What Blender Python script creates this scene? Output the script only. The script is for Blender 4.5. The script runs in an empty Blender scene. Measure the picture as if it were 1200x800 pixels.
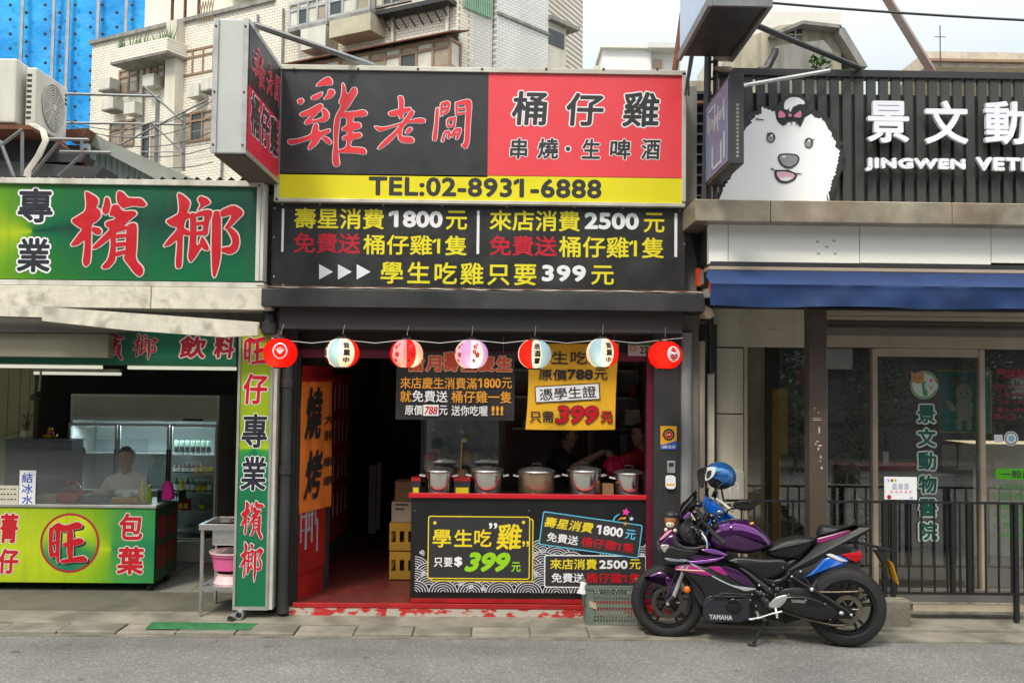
import bpy, math, random
from mathutils import Vector, Matrix
from math import radians as R, sin, cos, pi
random.seed(7)
S = bpy.context.scene
COL = S.collection

# ------------------------------------------------------------------ camera, sky, sun
FPX = 1110.0
CAM = Vector((0, -8.6, 2.05))
CR = (Matrix.Rotation(R(-0.75), 3, 'Z') @ Matrix.Rotation(R(90 + 2.6), 3, 'X') @ Matrix.Rotation(R(0.65), 3, 'Z'))
cam = bpy.data.objects.new('camera', bpy.data.cameras.new('camera'))
COL.objects.link(cam)
cam.matrix_world = Matrix.Translation(CAM) @ CR.to_4x4()
cam.data.sensor_width = 36
cam.data.lens = 36 * FPX / 1200
cam.data.clip_end = 2000
S.camera = cam
SUN_EL, SUN_AZ = 52, 205      # azimuth measured clockwise from +Y: the sun stands behind the camera, to the left
world = bpy.data.worlds.new('World')
S.world = world
world.use_nodes = True
wn = world.node_tree
sky = wn.nodes.new('ShaderNodeTexSky')
sky.sky_type = 'NISHITA'
sky.sun_disc = False
sky.sun_elevation = R(SUN_EL)
sky.sun_rotation = R(SUN_AZ)
sky.air_density = 1.0
sky.dust_density = 4.0
sky.ozone_density = 1.0
# thin pale overcast veil mixed over the clear sky
ctc = wn.nodes.new('ShaderNodeTexCoord')
cno = wn.nodes.new('ShaderNodeTexNoise'); cno.inputs['Scale'].default_value = 2.2; cno.inputs['Detail'].default_value = 5
crp = wn.nodes.new('ShaderNodeValToRGB')
crp.color_ramp.elements[0].position = .3; crp.color_ramp.elements[0].color = (.86, .86, .86, 1)
crp.color_ramp.elements[1].position = .7; crp.color_ramp.elements[1].color = (.98, .98, .98, 1)
cmx = wn.nodes.new('ShaderNodeMix'); cmx.data_type = 'RGBA'
# the overcast veil is brighter overhead than towards the horizon
csx = wn.nodes.new('ShaderNodeSeparateXYZ'); cz_ = wn.nodes.new('ShaderNodeValToRGB')
e0, e1 = cz_.color_ramp.elements
e0.position = .28; e0.color = (.27, .3, .318, 1); e1.position = .85; e1.color = (1, 1, .97, 1)
csc = wn.nodes.new('ShaderNodeVectorMath'); csc.operation = 'SCALE'; csc.inputs['Scale'].default_value = 14.5
wn.links.new(ctc.outputs['Generated'], csx.inputs[0]); wn.links.new(csx.outputs['Z'], cz_.inputs['Fac']); wn.links.new(cz_.outputs['Color'], csc.inputs[0]); wn.links.new(csc.outputs[0], cmx.inputs['B'])
wn.links.new(ctc.outputs['Generated'], cno.inputs['Vector'])
wn.links.new(cno.outputs['Fac'], crp.inputs['Fac'])
wn.links.new(crp.outputs['Color'], cmx.inputs['Factor'])
wn.links.new(sky.outputs['Color'], cmx.inputs['A'])
wn.links.new(cmx.outputs['Result'], wn.nodes['Background'].inputs['Color'])
wn.nodes['Background'].inputs['Strength'].default_value = 0.12
sl = bpy.data.lights.new('sun', 'SUN')
sl.energy = 1.5
sl.angle = R(10)
sl.color = (1, .93, .8)
sun = bpy.data.objects.new('sun', sl)
COL.objects.link(sun)
sd = Vector((sin(R(SUN_AZ)) * cos(R(SUN_EL)), cos(R(SUN_AZ)) * cos(R(SUN_EL)), sin(R(SUN_EL))))
sun.rotation_euler = sd.to_track_quat('Z', 'Y').to_euler()
S.view_settings.view_transform = 'Standard'
S.view_settings.look = 'None'
S.view_settings.exposure = 0.75
S.view_settings.gamma = 1
S.render.engine = 'CYCLES'
S.cycles.max_bounces = 8
S.cycles.transparent_max_bounces = 16
S.cycles.use_denoising = True
S.cycles.sample_clamp_indirect = 6

# ------------------------------------------------------------------ helpers
class Fr:
    """a vertical plane frame: u runs along it, n points away from the street, z is up"""
    def __init__(s, ox=0, oy=0, ang=0):
        s.o = Vector((ox, oy, 0)); a = R(ang)
        s.U = Vector((cos(a), sin(a), 0)); s.N = Vector((-sin(a), cos(a), 0))
    def w(s, u, n, z):
        return s.o + s.U * u + s.N * n + Vector((0, 0, z))
    def uz(s, px, py, n=0):
        d = CR @ Vector(((px - 600) / FPX, (400 - py) / FPX, -1))
        t = (n + (s.o - CAM).dot(s.N)) / d.dot(s.N)
        p = CAM + d * t
        return (p - s.o).dot(s.U), p.z
    def rect(s, x0, y0, x1, y1, n=0):
        xm, ym = (x0 + x1) / 2, (y0 + y1) / 2
        u0, u1 = s.uz(x0, ym, n)[0], s.uz(x1, ym, n)[0]
        z0, z1 = s.uz(xm, y1, n)[1], s.uz(xm, y0, n)[1]
        return u0, u1, z0, z1
    def pts(s, l, n=0, ox=0, oy=0, sc=1):
        return [s.uz(ox + x / sc, oy + y / sc, n) for x, y in l]
W = Fr()

def ground_y(px, py, z=0):
    d = CR @ Vector(((px - 600) / FPX, (400 - py) / FPX, -1))
    p = CAM + d * ((z - CAM.z) / d.z)
    return p

def meta(o, label=None, cat=None, group=None, kind=None):
    if label: o['label'] = label
    if cat: o['category'] = cat
    if group: o['group'] = group
    if kind: o['kind'] = kind
    return o

def T(name, loc, label, cat, group=None):
    o = bpy.data.objects.new(name, None)
    o.empty_display_size = .1
    COL.objects.link(o)
    o.location = loc
    return meta(o, label, cat, group)

GC = {}
def glyphs(s, ext=0.0, shear=0.0, spacing=1.0):
    k = (s, ext, shear, spacing)
    if k not in GC:
        c = bpy.data.curves.new('t', 'FONT')
        c.body = s; c.resolution_u = 3; c.extrude = ext; c.shear = shear; c.space_character = spacing
        o = bpy.data.objects.new('t', c); COL.objects.link(o)
        me = bpy.data.meshes.new_from_object(o.evaluated_get(bpy.context.evaluated_depsgraph_get()))
        V_, F_ = [tuple(v.co) for v in me.vertices], [tuple(p.vertices) for p in me.polygons]
        if '1' in s and len(s) < 30 and not k[0].startswith('~'):
            # the built-in figure one is a bare bar: give it its flag
            for i, ch in enumerate(s):
                if ch != '1': continue
                g1 = glyphs('1', 0, 0, spacing) if s != '1' else (V_, F_)
                w1 = max(v[0] for v in g1[0]) - min(v[0] for v in g1[0])
                if s == '1': xr_ = max(v[0] for v in V_)
                else: xr_ = None
                if xr_ is None:
                    pre = s[:i + 1]
                    c2 = bpy.data.curves.new('t', 'FONT'); c2.body = pre; c2.space_character = spacing
                    o2 = bpy.data.objects.new('t', c2); COL.objects.link(o2); m2 = bpy.data.meshes.new_from_object(o2.evaluated_get(bpy.context.evaluated_depsgraph_get()))
                    xr_ = max(v.co.x for v in m2.vertices); bpy.data.objects.remove(o2); bpy.data.meshes.remove(m2)
                xl_ = xr_ - w1 if s != '1' else min(v[0] for v in V_)
                yt = max(v[1] for v in g1[0]); n0_ = len(V_)
                V_ += [(xl_ + .03, yt, ext), (xl_ - .1, yt - .09, ext), (xl_ - .1, yt - .19, ext), (xl_ + .03, yt - .11, ext)]; F_.append((n0_, n0_ + 1, n0_ + 2, n0_ + 3))
        GC[k] = (V_, F_)
        bpy.data.objects.remove(o); bpy.data.meshes.remove(me); bpy.data.curves.remove(c)
    return GC[k]

def world_of(o):
    l = Vector((0, 0, 0))
    while o is not None:
        l = l + Vector(o.location); o = o.parent
    return l

class MB:
    def __init__(s, fr=W):
        s.f = fr; s.v = []; s.p = []; s.m = []; s.sm = []; s.cuts = []; s.auto = False
    def cut(s):
        s.cuts.append((len(s.v), len(s.p))); return s
    def add(s, vs, fs, m=0, sm=False, raw=False):
        b = len(s.v)
        if s.auto: s.cut()
        s.v += [v if raw else s.f.w(*v) for v in vs]
        for f in fs:
            s.p.append([b + i for i in f]); s.m.append(m); s.sm.append(sm)
        return s
    def box(s, u0, u1, n0, n1, z0, z1, m=0):
        return s.add([(u, n, z) for u in (u0, u1) for n in (n0, n1) for z in (z0, z1)],
                     [(0, 1, 3, 2), (4, 6, 7, 5), (0, 4, 5, 1), (2, 3, 7, 6), (0, 2, 6, 4), (1, 5, 7, 3)], m)
    def bpx(s, x0, y0, x1, y1, n0, n1, m=0):
        u0, u1, z0, z1 = s.f.rect(x0, y0, x1, y1, n0)
        return s.box(u0, u1, n0, n1, z0, z1, m)
    def prism(s, pts, n0, n1, m=0, sm=False):
        k = len(pts)
        vs = [(u, n0, z) for u, z in pts] + [(u, n1, z) for u, z in pts]
        return s.add(vs, [list(range(k)), list(range(2 * k - 1, k - 1, -1))] +
                     [(i, (i + 1) % k, k + (i + 1) % k, k + i) for i in range(k)], m, sm)
    def flat(s, pts, n, m=0):
        return s.add([(u, n, z) for u, z in pts], [list(range(len(pts)))], m)
    def ppx(s, l, n0, n1, m=0, ox=0, oy=0, sc=1, at=None):
        return s.prism(s.f.pts(l, n0 if at is None else at, ox, oy, sc), n0, n1, m)
    def hull(s, l3, fs, m=0): return s.add(l3, fs, m)
    def tube(s, pts, r, m=0, seg=8, caps=True):
        P = [Vector(p) for p in pts]; k = len(P)
        rs = r if isinstance(r, (list, tuple)) else [r] * k
        vs = []; up = None
        for i in range(k):
            d = (P[min(i + 1, k - 1)] - P[max(i - 1, 0)]).normalized()
            if up is None:
                up = Vector((0, 0, 1)) if abs(d.z) < .9 else Vector((1, 0, 0))
            a = d.cross(up).normalized(); b = a.cross(d).normalized(); up = b
            for j in range(seg):
                t = 2 * pi * j / seg
                vs.append(tuple(P[i] + (a * cos(t) + b * sin(t)) * rs[i]))
        fs = [(i * seg + j, i * seg + (j + 1) % seg, (i + 1) * seg + (j + 1) % seg, (i + 1) * seg + j)
              for i in range(k - 1) for j in range(seg)]
        s.add(vs, fs, m, True)
        if caps:
            b = len(s.v) - len(vs)
            s.p.append([b + j for j in range(seg)][::-1]); s.m.append(m); s.sm.append(False)
            s.p.append([b + (k - 1) * seg + j for j in range(seg)]); s.m.append(m); s.sm.append(False)
        return s
    def cable(s, a, b, sag, r, m=0, k=14, seg=5):
        a, b = Vector(a), Vector(b)
        return s.tube([tuple(a.lerp(b, i / k) - Vector((0, 0, sag * 4 * (i / k) * (1 - i / k)))) for i in range(k + 1)], r, m, seg)
    def lathe(s, prof, c, m=0, seg=20, axis='z', arc=(0, 2 * pi)):
        """prof: (radius, height) pairs turned round an axis through c"""
        full = abs(arc[1] - arc[0] - 2 * pi) < 1e-4
        q = seg if full else seg + 1
        vs = []
        for r, h in prof:
            for j in range(q):
                t = arc[0] + (arc[1] - arc[0]) * j / seg
                if axis == 'z': vs.append((c[0] + r * cos(t), c[1] + r * sin(t), c[2] + h))
                elif axis == 'n': vs.append((c[0] + r * cos(t), c[1] + h, c[2] + r * sin(t)))
                else: vs.append((c[0] + h, c[1] + r * cos(t), c[2] + r * sin(t)))
        fs = []
        for i in range(len(prof) - 1):
            for j in range(q if full else q - 1):
                k = (j + 1) % q
                fs.append((i * q + j, i * q + k, (i + 1) * q + k, (i + 1) * q + j))
        return s.add(vs, fs, m, True)
    def ball(s, c, r, m=0, seg=14, rings=8):
        if not isinstance(r, (tuple, list)): r = (r, r, r)
        vs = []
        for i in range(rings + 1):
            a = pi * i / rings
            for j in range(seg):
                t = 2 * pi * j / seg
                vs.append((c[0] + r[0] * sin(a) * cos(t), c[1] + r[1] * sin(a) * sin(t), c[2] + r[2] * cos(a)))
        fs = [(i * seg + j, i * seg + (j + 1) % seg, (i + 1) * seg + (j + 1) % seg, (i + 1) * seg + j)
              for i in range(rings) for j in range(seg)]
        return s.add(vs, fs, m, True)
    def infl(s, pts, nc, hw, rnd, m=0, L=6, flat=.0):
        """pillow: a side outline given thickness, its edge rounded over"""
        k = len(pts)
        ar = sum(pts[i][0] * pts[(i + 1) % k][1] - pts[(i + 1) % k][0] * pts[i][1] for i in range(k))
        sg = 1 if ar > 0 else -1
        nr = []
        for i in range(k):
            a, b, c = Vector(pts[i - 1]), Vector(pts[i]), Vector(pts[(i + 1) % k])
            e1, e2 = (b - a), (c - b)
            e1 = e1.normalized() if e1.length > 1e-9 else Vector((1, 0)); e2 = e2.normalized() if e2.length > 1e-9 else e1
            v = Vector((-(e1.y + e2.y), e1.x + e2.x)) * sg
            nr.append(v.normalized() if v.length > 1e-6 else Vector((0, 0)))
        cx = sum(p[0] for p in pts) / k; cz = sum(p[1] for p in pts) / k
        vs = []
        for l in range(L + 1):
            a = -pi / 2 + pi * l / L
            ins = rnd * (1 - cos(a))
            for i in range(k):
                q = Vector(pts[i]) + nr[i] * ins
                vs.append((q.x, nc + hw * sin(a), q.y))
        fs = [(l * k + i, l * k + (i + 1) % k, (l + 1) * k + (i + 1) % k, (l + 1) * k + i) for l in range(L) for i in range(k)]
        fs += [list(range(k))[::-1], [L * k + i for i in range(k)]]
        return s.add(vs, fs, m, True)
    def geo(s, g, rect, n, m, rad=0, k=8, st=.00004, rot=0, thick=0):
        """lay a glyph mesh into rect, thickened by radius rad"""
        V, F = g
        if not V: return s
        x0, x1 = min(v[0] for v in V), max(v[0] for v in V)
        y0, y1 = min(v[1] for v in V), max(v[1] for v in V)
        u0, u1, z0, z1 = rect
        cu, cz = (u0 + u1) / 2, (z0 + z1) / 2
        ca, sa = cos(R(rot)), sin(R(rot))
        off = [(0, 0)] + ([(rad * cos(2 * pi * i / k), rad * sin(2 * pi * i / k)) for i in range(k)] if rad > 0 else [])
        for q, (du, dz) in enumerate(off):
            vs = []
            for x, y, z in V:
                u = u0 + (x - x0) / max(x1 - x0, 1e-6) * (u1 - u0) + du - cu
                w = z0 + (y - y0) / max(y1 - y0, 1e-6) * (z1 - z0) + dz - cz
                vs.append((cu + u * ca - w * sa, n - q * st - z * thick, cz + u * sa + w * ca))
            s.add(vs, F, m)
        return s
    def text(s, t, px, n, m=0, b=.022, o=0, om=1, shear=0, rot=0, org=None, sp=1.0, k=8):
        """t: string, px: ink rectangle in photo pixels (ox,oy,scale in org), b: bold and o: outline radius as a share of the height"""
        x0, y0, x1, y1 = px
        s.cut()
        if any(ord(c) > 0x2e80 for c in t): b *= .55
        if org:
            ox, oy, sc = org
            x0, y0, x1, y1 = ox + x0 / sc, oy + y0 / sc, ox + x1 / sc, oy + y1 / sc
        u0, u1, z0, z1 = s.f.rect(x0, y0, x1, y1, n)
        h = z1 - z0
        if rot and len(t) > 1: pass
        r = b * h; q = r + o * h
        g = glyphs(t, 0, shear, sp)
        rc = (u0 + q, u1 - q, z0 + q, z1 - q)
        if o: s.geo(g, rc, n, om, q, 12, rot=rot)
        s.geo(g, rc, n - (.0012 if o else 0), m, r, k, rot=rot)
        return s
    def strokes(s, polys, px_rect, n, m=0, o=0, om=1, org=None, dst=None, k=10):
        """hand-traced brush character: polygons in crop pixels placed on the plane; dst remaps them to another rectangle"""
        s.cut()
        P = []
        xs = [p[0] for q in polys for p in q]; ys = [p[1] for q in polys for p in q]
        if dst:
            u0, u1, z0, z1 = s.f.rect(*dst, n)
            a0, a1, b0, b1 = min(xs), max(xs), min(ys), max(ys)
            for q in polys: P.append([(u0 + (x - a0) / (a1 - a0) * (u1 - u0), z1 - (y - b0) / (b1 - b0) * (z1 - z0)) for x, y in q])
        else:
            ox, oy, sc = org
            for q in polys: P.append([s.f.uz(ox + x / sc, oy + y / sc, n) for x, y in q])
        P = [smooth_poly(q) for q in P]
        c = 0
        if o:
            for i in range(k):
                du, dz = o * cos(2 * pi * i / k), o * sin(2 * pi * i / k)
                for q in P:
                    s.flat([(u + du, z + dz) for u, z in q], n - c * .00003, om); c += 1
        for q in P:
            s.flat(q, n - .0035 - c * .00003 if o else n - c * .00003, m); c += 1
        return s
    def build(s, name, parent=None, mats=(), sm=None, bev=0, label=None, cat=None, group=None, kind=None, org=None, ang=35):
        if not isinstance(mats, (tuple, list)): mats = [mats]
        if parent is not None and s.cuts:
            cs = sorted(set([(0, 0)] + s.cuts + [(len(s.v), len(s.p))])); first = None
            cs = [c for i, c in enumerate(cs) if i == 0 or c[1] > cs[i - 1][1]]
            if len(cs) > 2:
                for (v0, p0), (v1, p1) in zip(cs[:-1], cs[1:]):
                    q = MB(s.f); q.v = s.v[v0:v1]; q.p = [[i - v0 for i in f] for f in s.p[p0:p1]]; q.m = s.m[p0:p1]; q.sm = s.sm[p0:p1]
                    o = q.build(name, parent, mats, sm, bev, label, None, None, kind, None, ang); first = first or o
                return first
        if parent is not None: base = world_of(parent)
        else:
            xs = [v[0] for v in s.v]; ys = [v[1] for v in s.v]; zs = [v[2] for v in s.v]
            base = Vector(((min(xs) + max(xs)) / 2, (min(ys) + max(ys)) / 2, min(zs))) if org is None else Vector(org)
        me = bpy.data.meshes.new(name)
        me.from_pydata([tuple(Vector(v) - base) for v in s.v], [], s.p)
        for a in mats: me.materials.append(a)
        me.polygons.foreach_set('material_index', s.m)
        me.polygons.foreach_set('use_smooth', [True] * len(s.p) if sm else s.sm)
        me.update()
        if any(s.sm) or sm: me.set_sharp_from_angle(angle=R(ang))
        o = bpy.data.objects.new(name, me)
        COL.objects.link(o)
        if parent is not None: o.parent = parent
        else: o.location = base
        if bev:
            bm = o.modifiers.new('bevel', 'BEVEL'); bm.width = bev; bm.segments = 2; bm.limit_method = 'ANGLE'
            bm.angle_limit = R(40)
        return meta(o, label, cat, group, kind)

def smooth_poly(q):
    """round a hand-traced outline a little (one corner-cutting pass)"""
    out = []
    for i in range(len(q)):
        a, b = q[i], q[(i + 1) % len(q)]
        out.append((a[0] * .8 + b[0] * .2, a[1] * .8 + b[1] * .2))
        out.append((a[0] * .2 + b[0] * .8, a[1] * .2 + b[1] * .8))
    return out

def rrect(u0, u1, z0, z1, r, k=5):
    out = []
    for cx, cz, a0 in ((u1 - r, z1 - r, 0), (u0 + r, z1 - r, 90), (u0 + r, z0 + r, 180), (u1 - r, z0 + r, 270)):
        for i in range(k + 1):
            a = R(a0 + 90 * i / k); out.append((cx + r * cos(a), cz + r * sin(a)))
    return out

def rotp(l, c, deg):
    a = R(deg)
    return [(c[0] + (x - c[0]) * cos(a) - (y - c[1]) * sin(a), c[1] + (x - c[0]) * sin(a) + (y - c[1]) * cos(a)) for x, y in l]

def ring(mb, outer, inner, n, m=0):
    k = len(outer)
    mb.add([(u, n, z) for u, z in outer] + [(u, n, z) for u, z in inner],
           [(i, (i + 1) % k, k + (i + 1) % k, k + i) for i in range(k)], m)

def circ(c, r, k=24, rz=None):
    return [(c[0] + r * cos(2 * pi * i / k), c[1] + (rz or r) * sin(2 * pi * i / k)) for i in range(k)]

def dup(root, loc, label=None, group=None):
    r = root.copy(); COL.objects.link(r); r.location = loc
    if label: r['label'] = label
    if group: r['group'] = group
    for ch in [c for c in bpy.data.objects if c.parent == root]:
        c = ch.copy(); COL.objects.link(c); c.parent = r
        for g in [g for g in bpy.data.objects if g.parent == ch]:
            d = g.copy(); COL.objects.link(d); d.parent = c
    return r

# ------------------------------------------------------------------ materials
def nt(name):
    m = bpy.data.materials.new(name); m.use_nodes = True
    return m, m.node_tree, m.node_tree.nodes['Principled BSDF']
def N(t, ty, **kw):
    n = t.nodes.new(ty)
    for k, v in kw.items():
        if k in n.inputs: n.inputs[k].default_value = v
        else: setattr(n, k, v)
    return n
def mixc(t, fac, a, b, mode='MIX'):
    n = t.nodes.new('ShaderNodeMix'); n.data_type = 'RGBA'; n.blend_type = mode
    for key, v in (('Factor', fac), ('A', a), ('B', b)):
        if hasattr(v, 'links'): t.links.new(v, n.inputs[key])
        elif key == 'Factor': n.inputs[key].default_value = v
        else: n.inputs[key].default_value = (*v, 1) if len(v) == 3 else v
    return n.outputs['Result']
def ramp(t, fac, stops, interp='LINEAR'):
    n = t.nodes.new('ShaderNodeValToRGB'); cr = n.color_ramp; cr.interpolation = interp
    while len(cr.elements) < len(stops): cr.elements.new(.5)
    for e, (p, c) in zip(cr.elements, stops):
        e.position = p; e.color = (*c, 1) if isinstance(c, (tuple, list)) else (c, c, c, 1)
    t.links.new(fac, n.inputs['Fac'])
    return n.outputs['Color']
def noise(t, sc, det=4, vec=None, stretch=None):
    tc = t.nodes.new('ShaderNodeTexCoord'); v = tc.outputs['Object']
    if stretch:
        mp = N(t, 'ShaderNodeMapping', Scale=stretch); t.links.new(v, mp.inputs['Vector']); v = mp.outputs['Vector']
    n = N(t, 'ShaderNodeTexNoise', Scale=sc, Detail=det); t.links.new(v, n.inputs['Vector'])
    return n.outputs['Fac']
def mat(name, c, r=.5, met=0, var=.12, sc=5, bump=0, bsc=60, dirt=0, dsc=2.3, dr=(.42, .72), dcol=(.05, .045, .035), streak=False, coat=0, emit=0, spec=.5, alpha=1, trans=0):
    m, t, b = nt(name)
    col = mixc(t, 1, c, ramp(t, noise(t, sc), [(.25, 1 - var), (.75, 1 + var * .4)]), 'MULTIPLY') if var else None
    if dirt:
        d = ramp(t, noise(t, dsc, 10, stretch=(2.5, 2.5, .35) if streak else None), [(dr[0], 0.0), (dr[1], dirt)])
        col = mixc(t, d, col if col is not None else c, dcol)
    if col is not None: t.links.new(col, b.inputs['Base Color'])
    else: b.inputs['Base Color'].default_value = (*c, 1)
    b.inputs['Roughness'].default_value = r; b.inputs['Metallic'].default_value = met
    b.inputs['Specular IOR Level'].default_value = spec
    if var and r > .15:
        rr = ramp(t, noise(t, sc * 2.3), [(.3, max(0, r - .08)), (.7, min(1, r + .1))]); t.links.new(rr, b.inputs['Roughness'])
    if coat: b.inputs['Coat Weight'].default_value = coat; b.inputs['Coat Roughness'].default_value = .05
    if bump:
        bn = N(t, 'ShaderNodeBump', Strength=bump, Distance=.01); t.links.new(noise(t, bsc, 3), bn.inputs['Height'])
        t.links.new(bn.outputs['Normal'], b.inputs['Normal'])
    if emit: b.inputs['Emission Color'].default_value = (*c, 1); b.inputs['Emission Strength'].default_value = emit
    if trans: b.inputs['Transmission Weight'].default_value = trans; b.inputs['IOR'].default_value = 1.3
    if alpha < 1: b.inputs['Alpha'].default_value = alpha
    return m
def glass(name, tint=(1, 1, 1), refl=1.0, fac=None, rough=0.0):
    m, t, b = nt(name); t.nodes.remove(b)
    tr = N(t, 'ShaderNodeBsdfTransparent', Color=(*tint, 1)); gl = N(t, 'ShaderNodeBsdfGlossy', Roughness=rough, Color=(refl, refl, refl, 1))
    fr = N(t, 'ShaderNodeFresnel', IOR=1.55); mx = t.nodes.new('ShaderNodeMixShader')
    if fac is None:
        mt = N(t, 'ShaderNodeMath', operation='MULTIPLY'); mt.inputs[1].default_value = 1.7; t.links.new(fr.outputs[0], mt.inputs[0]); t.links.new(mt.outputs[0], mx.inputs[0])
    else: mx.inputs[0].default_value = fac
    t.links.new(tr.outputs[0], mx.inputs[1]); t.links.new(gl.outputs[0], mx.inputs[2])
    t.links.new(mx.outputs[0], t.nodes['Material Output'].inputs['Surface'])
    return m
def conic(name, apex, asp, ang, stops, rough=.35):
    """printed fan-shaped colour gradient about a point of the panel"""
    m, t, b = nt(name)
    tc = t.nodes.new('ShaderNodeTexCoord'); sx = t.nodes.new('ShaderNodeSeparateXYZ'); t.links.new(tc.outputs['Generated'], sx.inputs[0])
    def lin(o, k, c):
        n = N(t, 'ShaderNodeMath', operation='MULTIPLY_ADD'); n.inputs[1].default_value = k; n.inputs[2].default_value = c; t.links.new(o, n.inputs[0]); return n.outputs[0]
    x = lin(sx.outputs['X'], asp, -apex[0] * asp); z = lin(sx.outputs['Z'], 1, -apex[1])
    vr = t.nodes.new('ShaderNodeVectorRotate'); vr.rotation_type = 'Z_AXIS'; vr.inputs['Angle'].default_value = R(-ang)
    cb = t.nodes.new('ShaderNodeCombineXYZ'); t.links.new(x, cb.inputs[0]); t.links.new(z, cb.inputs[1]); t.links.new(cb.outputs[0], vr.inputs['Vector'])
    s2 = t.nodes.new('ShaderNodeSeparateXYZ'); t.links.new(vr.outputs[0], s2.inputs[0])
    at = N(t, 'ShaderNodeMath', operation='ARCTAN2'); t.links.new(s2.outputs['Y'], at.inputs[0]); t.links.new(s2.outputs['X'], at.inputs[1])
    ab = N(t, 'ShaderNodeMath', operation='ABSOLUTE'); t.links.new(at.outputs[0], ab.inputs[0])
    dv = N(t, 'ShaderNodeMath', operation='DIVIDE'); t.links.new(ab.outputs[0], dv.inputs[0]); dv.inputs[1].default_value = pi
    c = ramp(t, dv.outputs[0], stops)
    c = mixc(t, 1, c, ramp(t, noise(t, 3), [(.3, .9), (.7, 1.05)]), 'MULTIPLY')
    c = mixc(t, ramp(t, noise(t, 2.6, 7, stretch=(3, 3, .3)), [(.5, 0), (.8, .3)]), c, (.06, .07, .04))
    t.links.new(c, b.inputs['Base Color']); b.inputs['Roughness'].default_value = rough
    return m
M = {}
M['black'] = mat('matt black', (.01, .01, .01), .5)
M['char'] = mat('charcoal metal', (.023, .024, .026), .5, .0, .25, 3, dirt=.25, dcol=(.1, .1, .09))
M['dark'] = mat('dark grey', (.04, .04, .04), .6)
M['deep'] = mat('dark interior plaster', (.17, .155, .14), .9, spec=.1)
M['void'] = mat('near black', (.01, .01, .01), .8)  # plain near-black colour for backings in the gaps
M['white'] = mat('white print', (.8, .8, .82), .45, var=.04)
M['cream'] = mat('cream painted metal', (.62, .6, .53), .5, dirt=.55, dcol=(.2, .15, .09), streak=True)
M['frame'] = mat('pale sign frame', (.6, .59, .52), .45, .1, .15, 8, dirt=.4, dcol=(.2, .14, .09))
M['sred'] = mat('sign red', (.52, .012, .03), .4, var=.05)
M['pred'] = mat('print red', (.5, .005, .014), .4, var=.04)
M['wred'] = mat('washed red panel', (.76, .06, .075), .42, var=.06, sc=2)
M['yel'] = mat('sign yellow', (.75, .66, .01), .4, var=.05, sc=3)
M['pyel'] = mat('print yellow', (.78, .6, .02), .4, var=.03)
M['bany'] = mat('banner yellow', (.78, .42, .01), .55, var=.08)
M['org'] = mat('print orange', (.75, .33, .03), .5, var=.05)
M['redo'] = mat('print red orange', (.6, .07, .02), .5, var=.05)
M['ink'] = mat('sign ink', (.026, .026, .028), .5, var=.05)
M['navy'] = mat('navy ink', (.012, .013, .024), .5, var=.05)
M['lime'] = mat('print lime', (.28, .6, .01), .4, var=.03)
M['cyan'] = mat('print cyan', (.12, .5, .75), .4, var=.03)
M['pink'] = mat('print pink', (.8, .05, .35), .4, var=.03)
M['lpink'] = mat('soft pink', (.75, .3, .38), .5, var=.05)
M['sign_black'] = mat('sign black', (.02, .02, .021), .42, var=.1, sc=2, dirt=.15, dcol=(.12, .12, .11))
M['tarp_black'] = mat('vinyl black', (.01, .01, .011), .35, var=.15, sc=3, bump=.25, bsc=7)
M['steel'] = mat('brushed steel', (.55, .54, .52), .3, .9, .12, 8)
M['pot'] = mat('polished steel', (.72, .69, .64), .16, 1, .1, 3)
M['alum'] = mat('aluminium', (.5, .5, .49), .4, .6, .1, 8, dirt=.3)
M['galv'] = mat('galvanised tube', (.22, .23, .235), .45, .5, .2, 9, dirt=.3, dcol=(.16, .09, .05))
M['rust'] = mat('rusty steel', (.2, .075, .04), .8, .2, .45, 14, dirt=.5, dcol=(.06, .03, .02))
M['redp'] = mat('red paint', (.42, .012, .014), .45, var=.3, sc=6, dirt=.35, dcol=(.08, .01, .01))
M['conc'] = mat('pale concrete', (.265, .245, .195), .85, var=.4, sc=3, bump=.5, bsc=40, dirt=.75, dcol=(.1, .095, .075), dsc=2.6, dr=(.47, .64))
M['concd'] = mat('stained concrete', (.16, .15, .115), .8, var=.35, sc=2, bump=.3, bsc=30, dirt=.6, dcol=(.05, .05, .035))
M['ledge'] = mat('stained ledge concrete', (.68, .64, .53), .75, var=.3, sc=6, bump=.3, bsc=25, dirt=.55, dcol=(.11, .1, .075), dsc=6.5, dr=(.52, .7))
M['crim'] = mat('dark crimson paint', (.13, .006, .025), .45, var=.3)
M['wood'] = mat('red stained boards', (.17, .028, .024), .45, var=.4, sc=10, dirt=.3)
M['pcvg'] = mat('grey pipe plastic', (.28, .28, .28), .5, var=.2, dirt=.4, streak=True)
M['pbeige'] = mat('beige pipe plastic', (.45, .38, .3), .55, var=.2, dirt=.5, streak=True)
M['beige'] = mat('beige cladding', (.62, .56, .43), .45, var=.1, sc=2, dirt=.25, streak=True)
M['brown'] = mat('brown painted column', (.085, .06, .045), .45, var=.2, dirt=.3)
M['tan'] = mat('bronze anodised frame', (.46, .37, .28), .45, .1, .15)
M['wpanel'] = mat('white cladding panel', (.86, .84, .76), .4, var=.03, sc=1)
M['tarnish'] = mat('tarnished sheet metal', (.42, .37, .28), .42, .6, .5, 4, dirt=.5, dcol=(.25, .13, .07))
M['awn'] = mat('blue canvas', (.008, .036, .135), .75, var=.3, sc=3, bump=.3, bsc=9, dirt=.25, dcol=(.008, .02, .06))
M['tyre'] = mat('tyre rubber', (.011, .011, .0115), .75, bump=.3, bsc=90)
M['blk_gl'] = mat('black plastic', (.01, .01, .011), .22, var=.1)
M['blk_mt'] = mat('black matt plastic', (.011, .011, .012), .38, var=.15)
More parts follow.
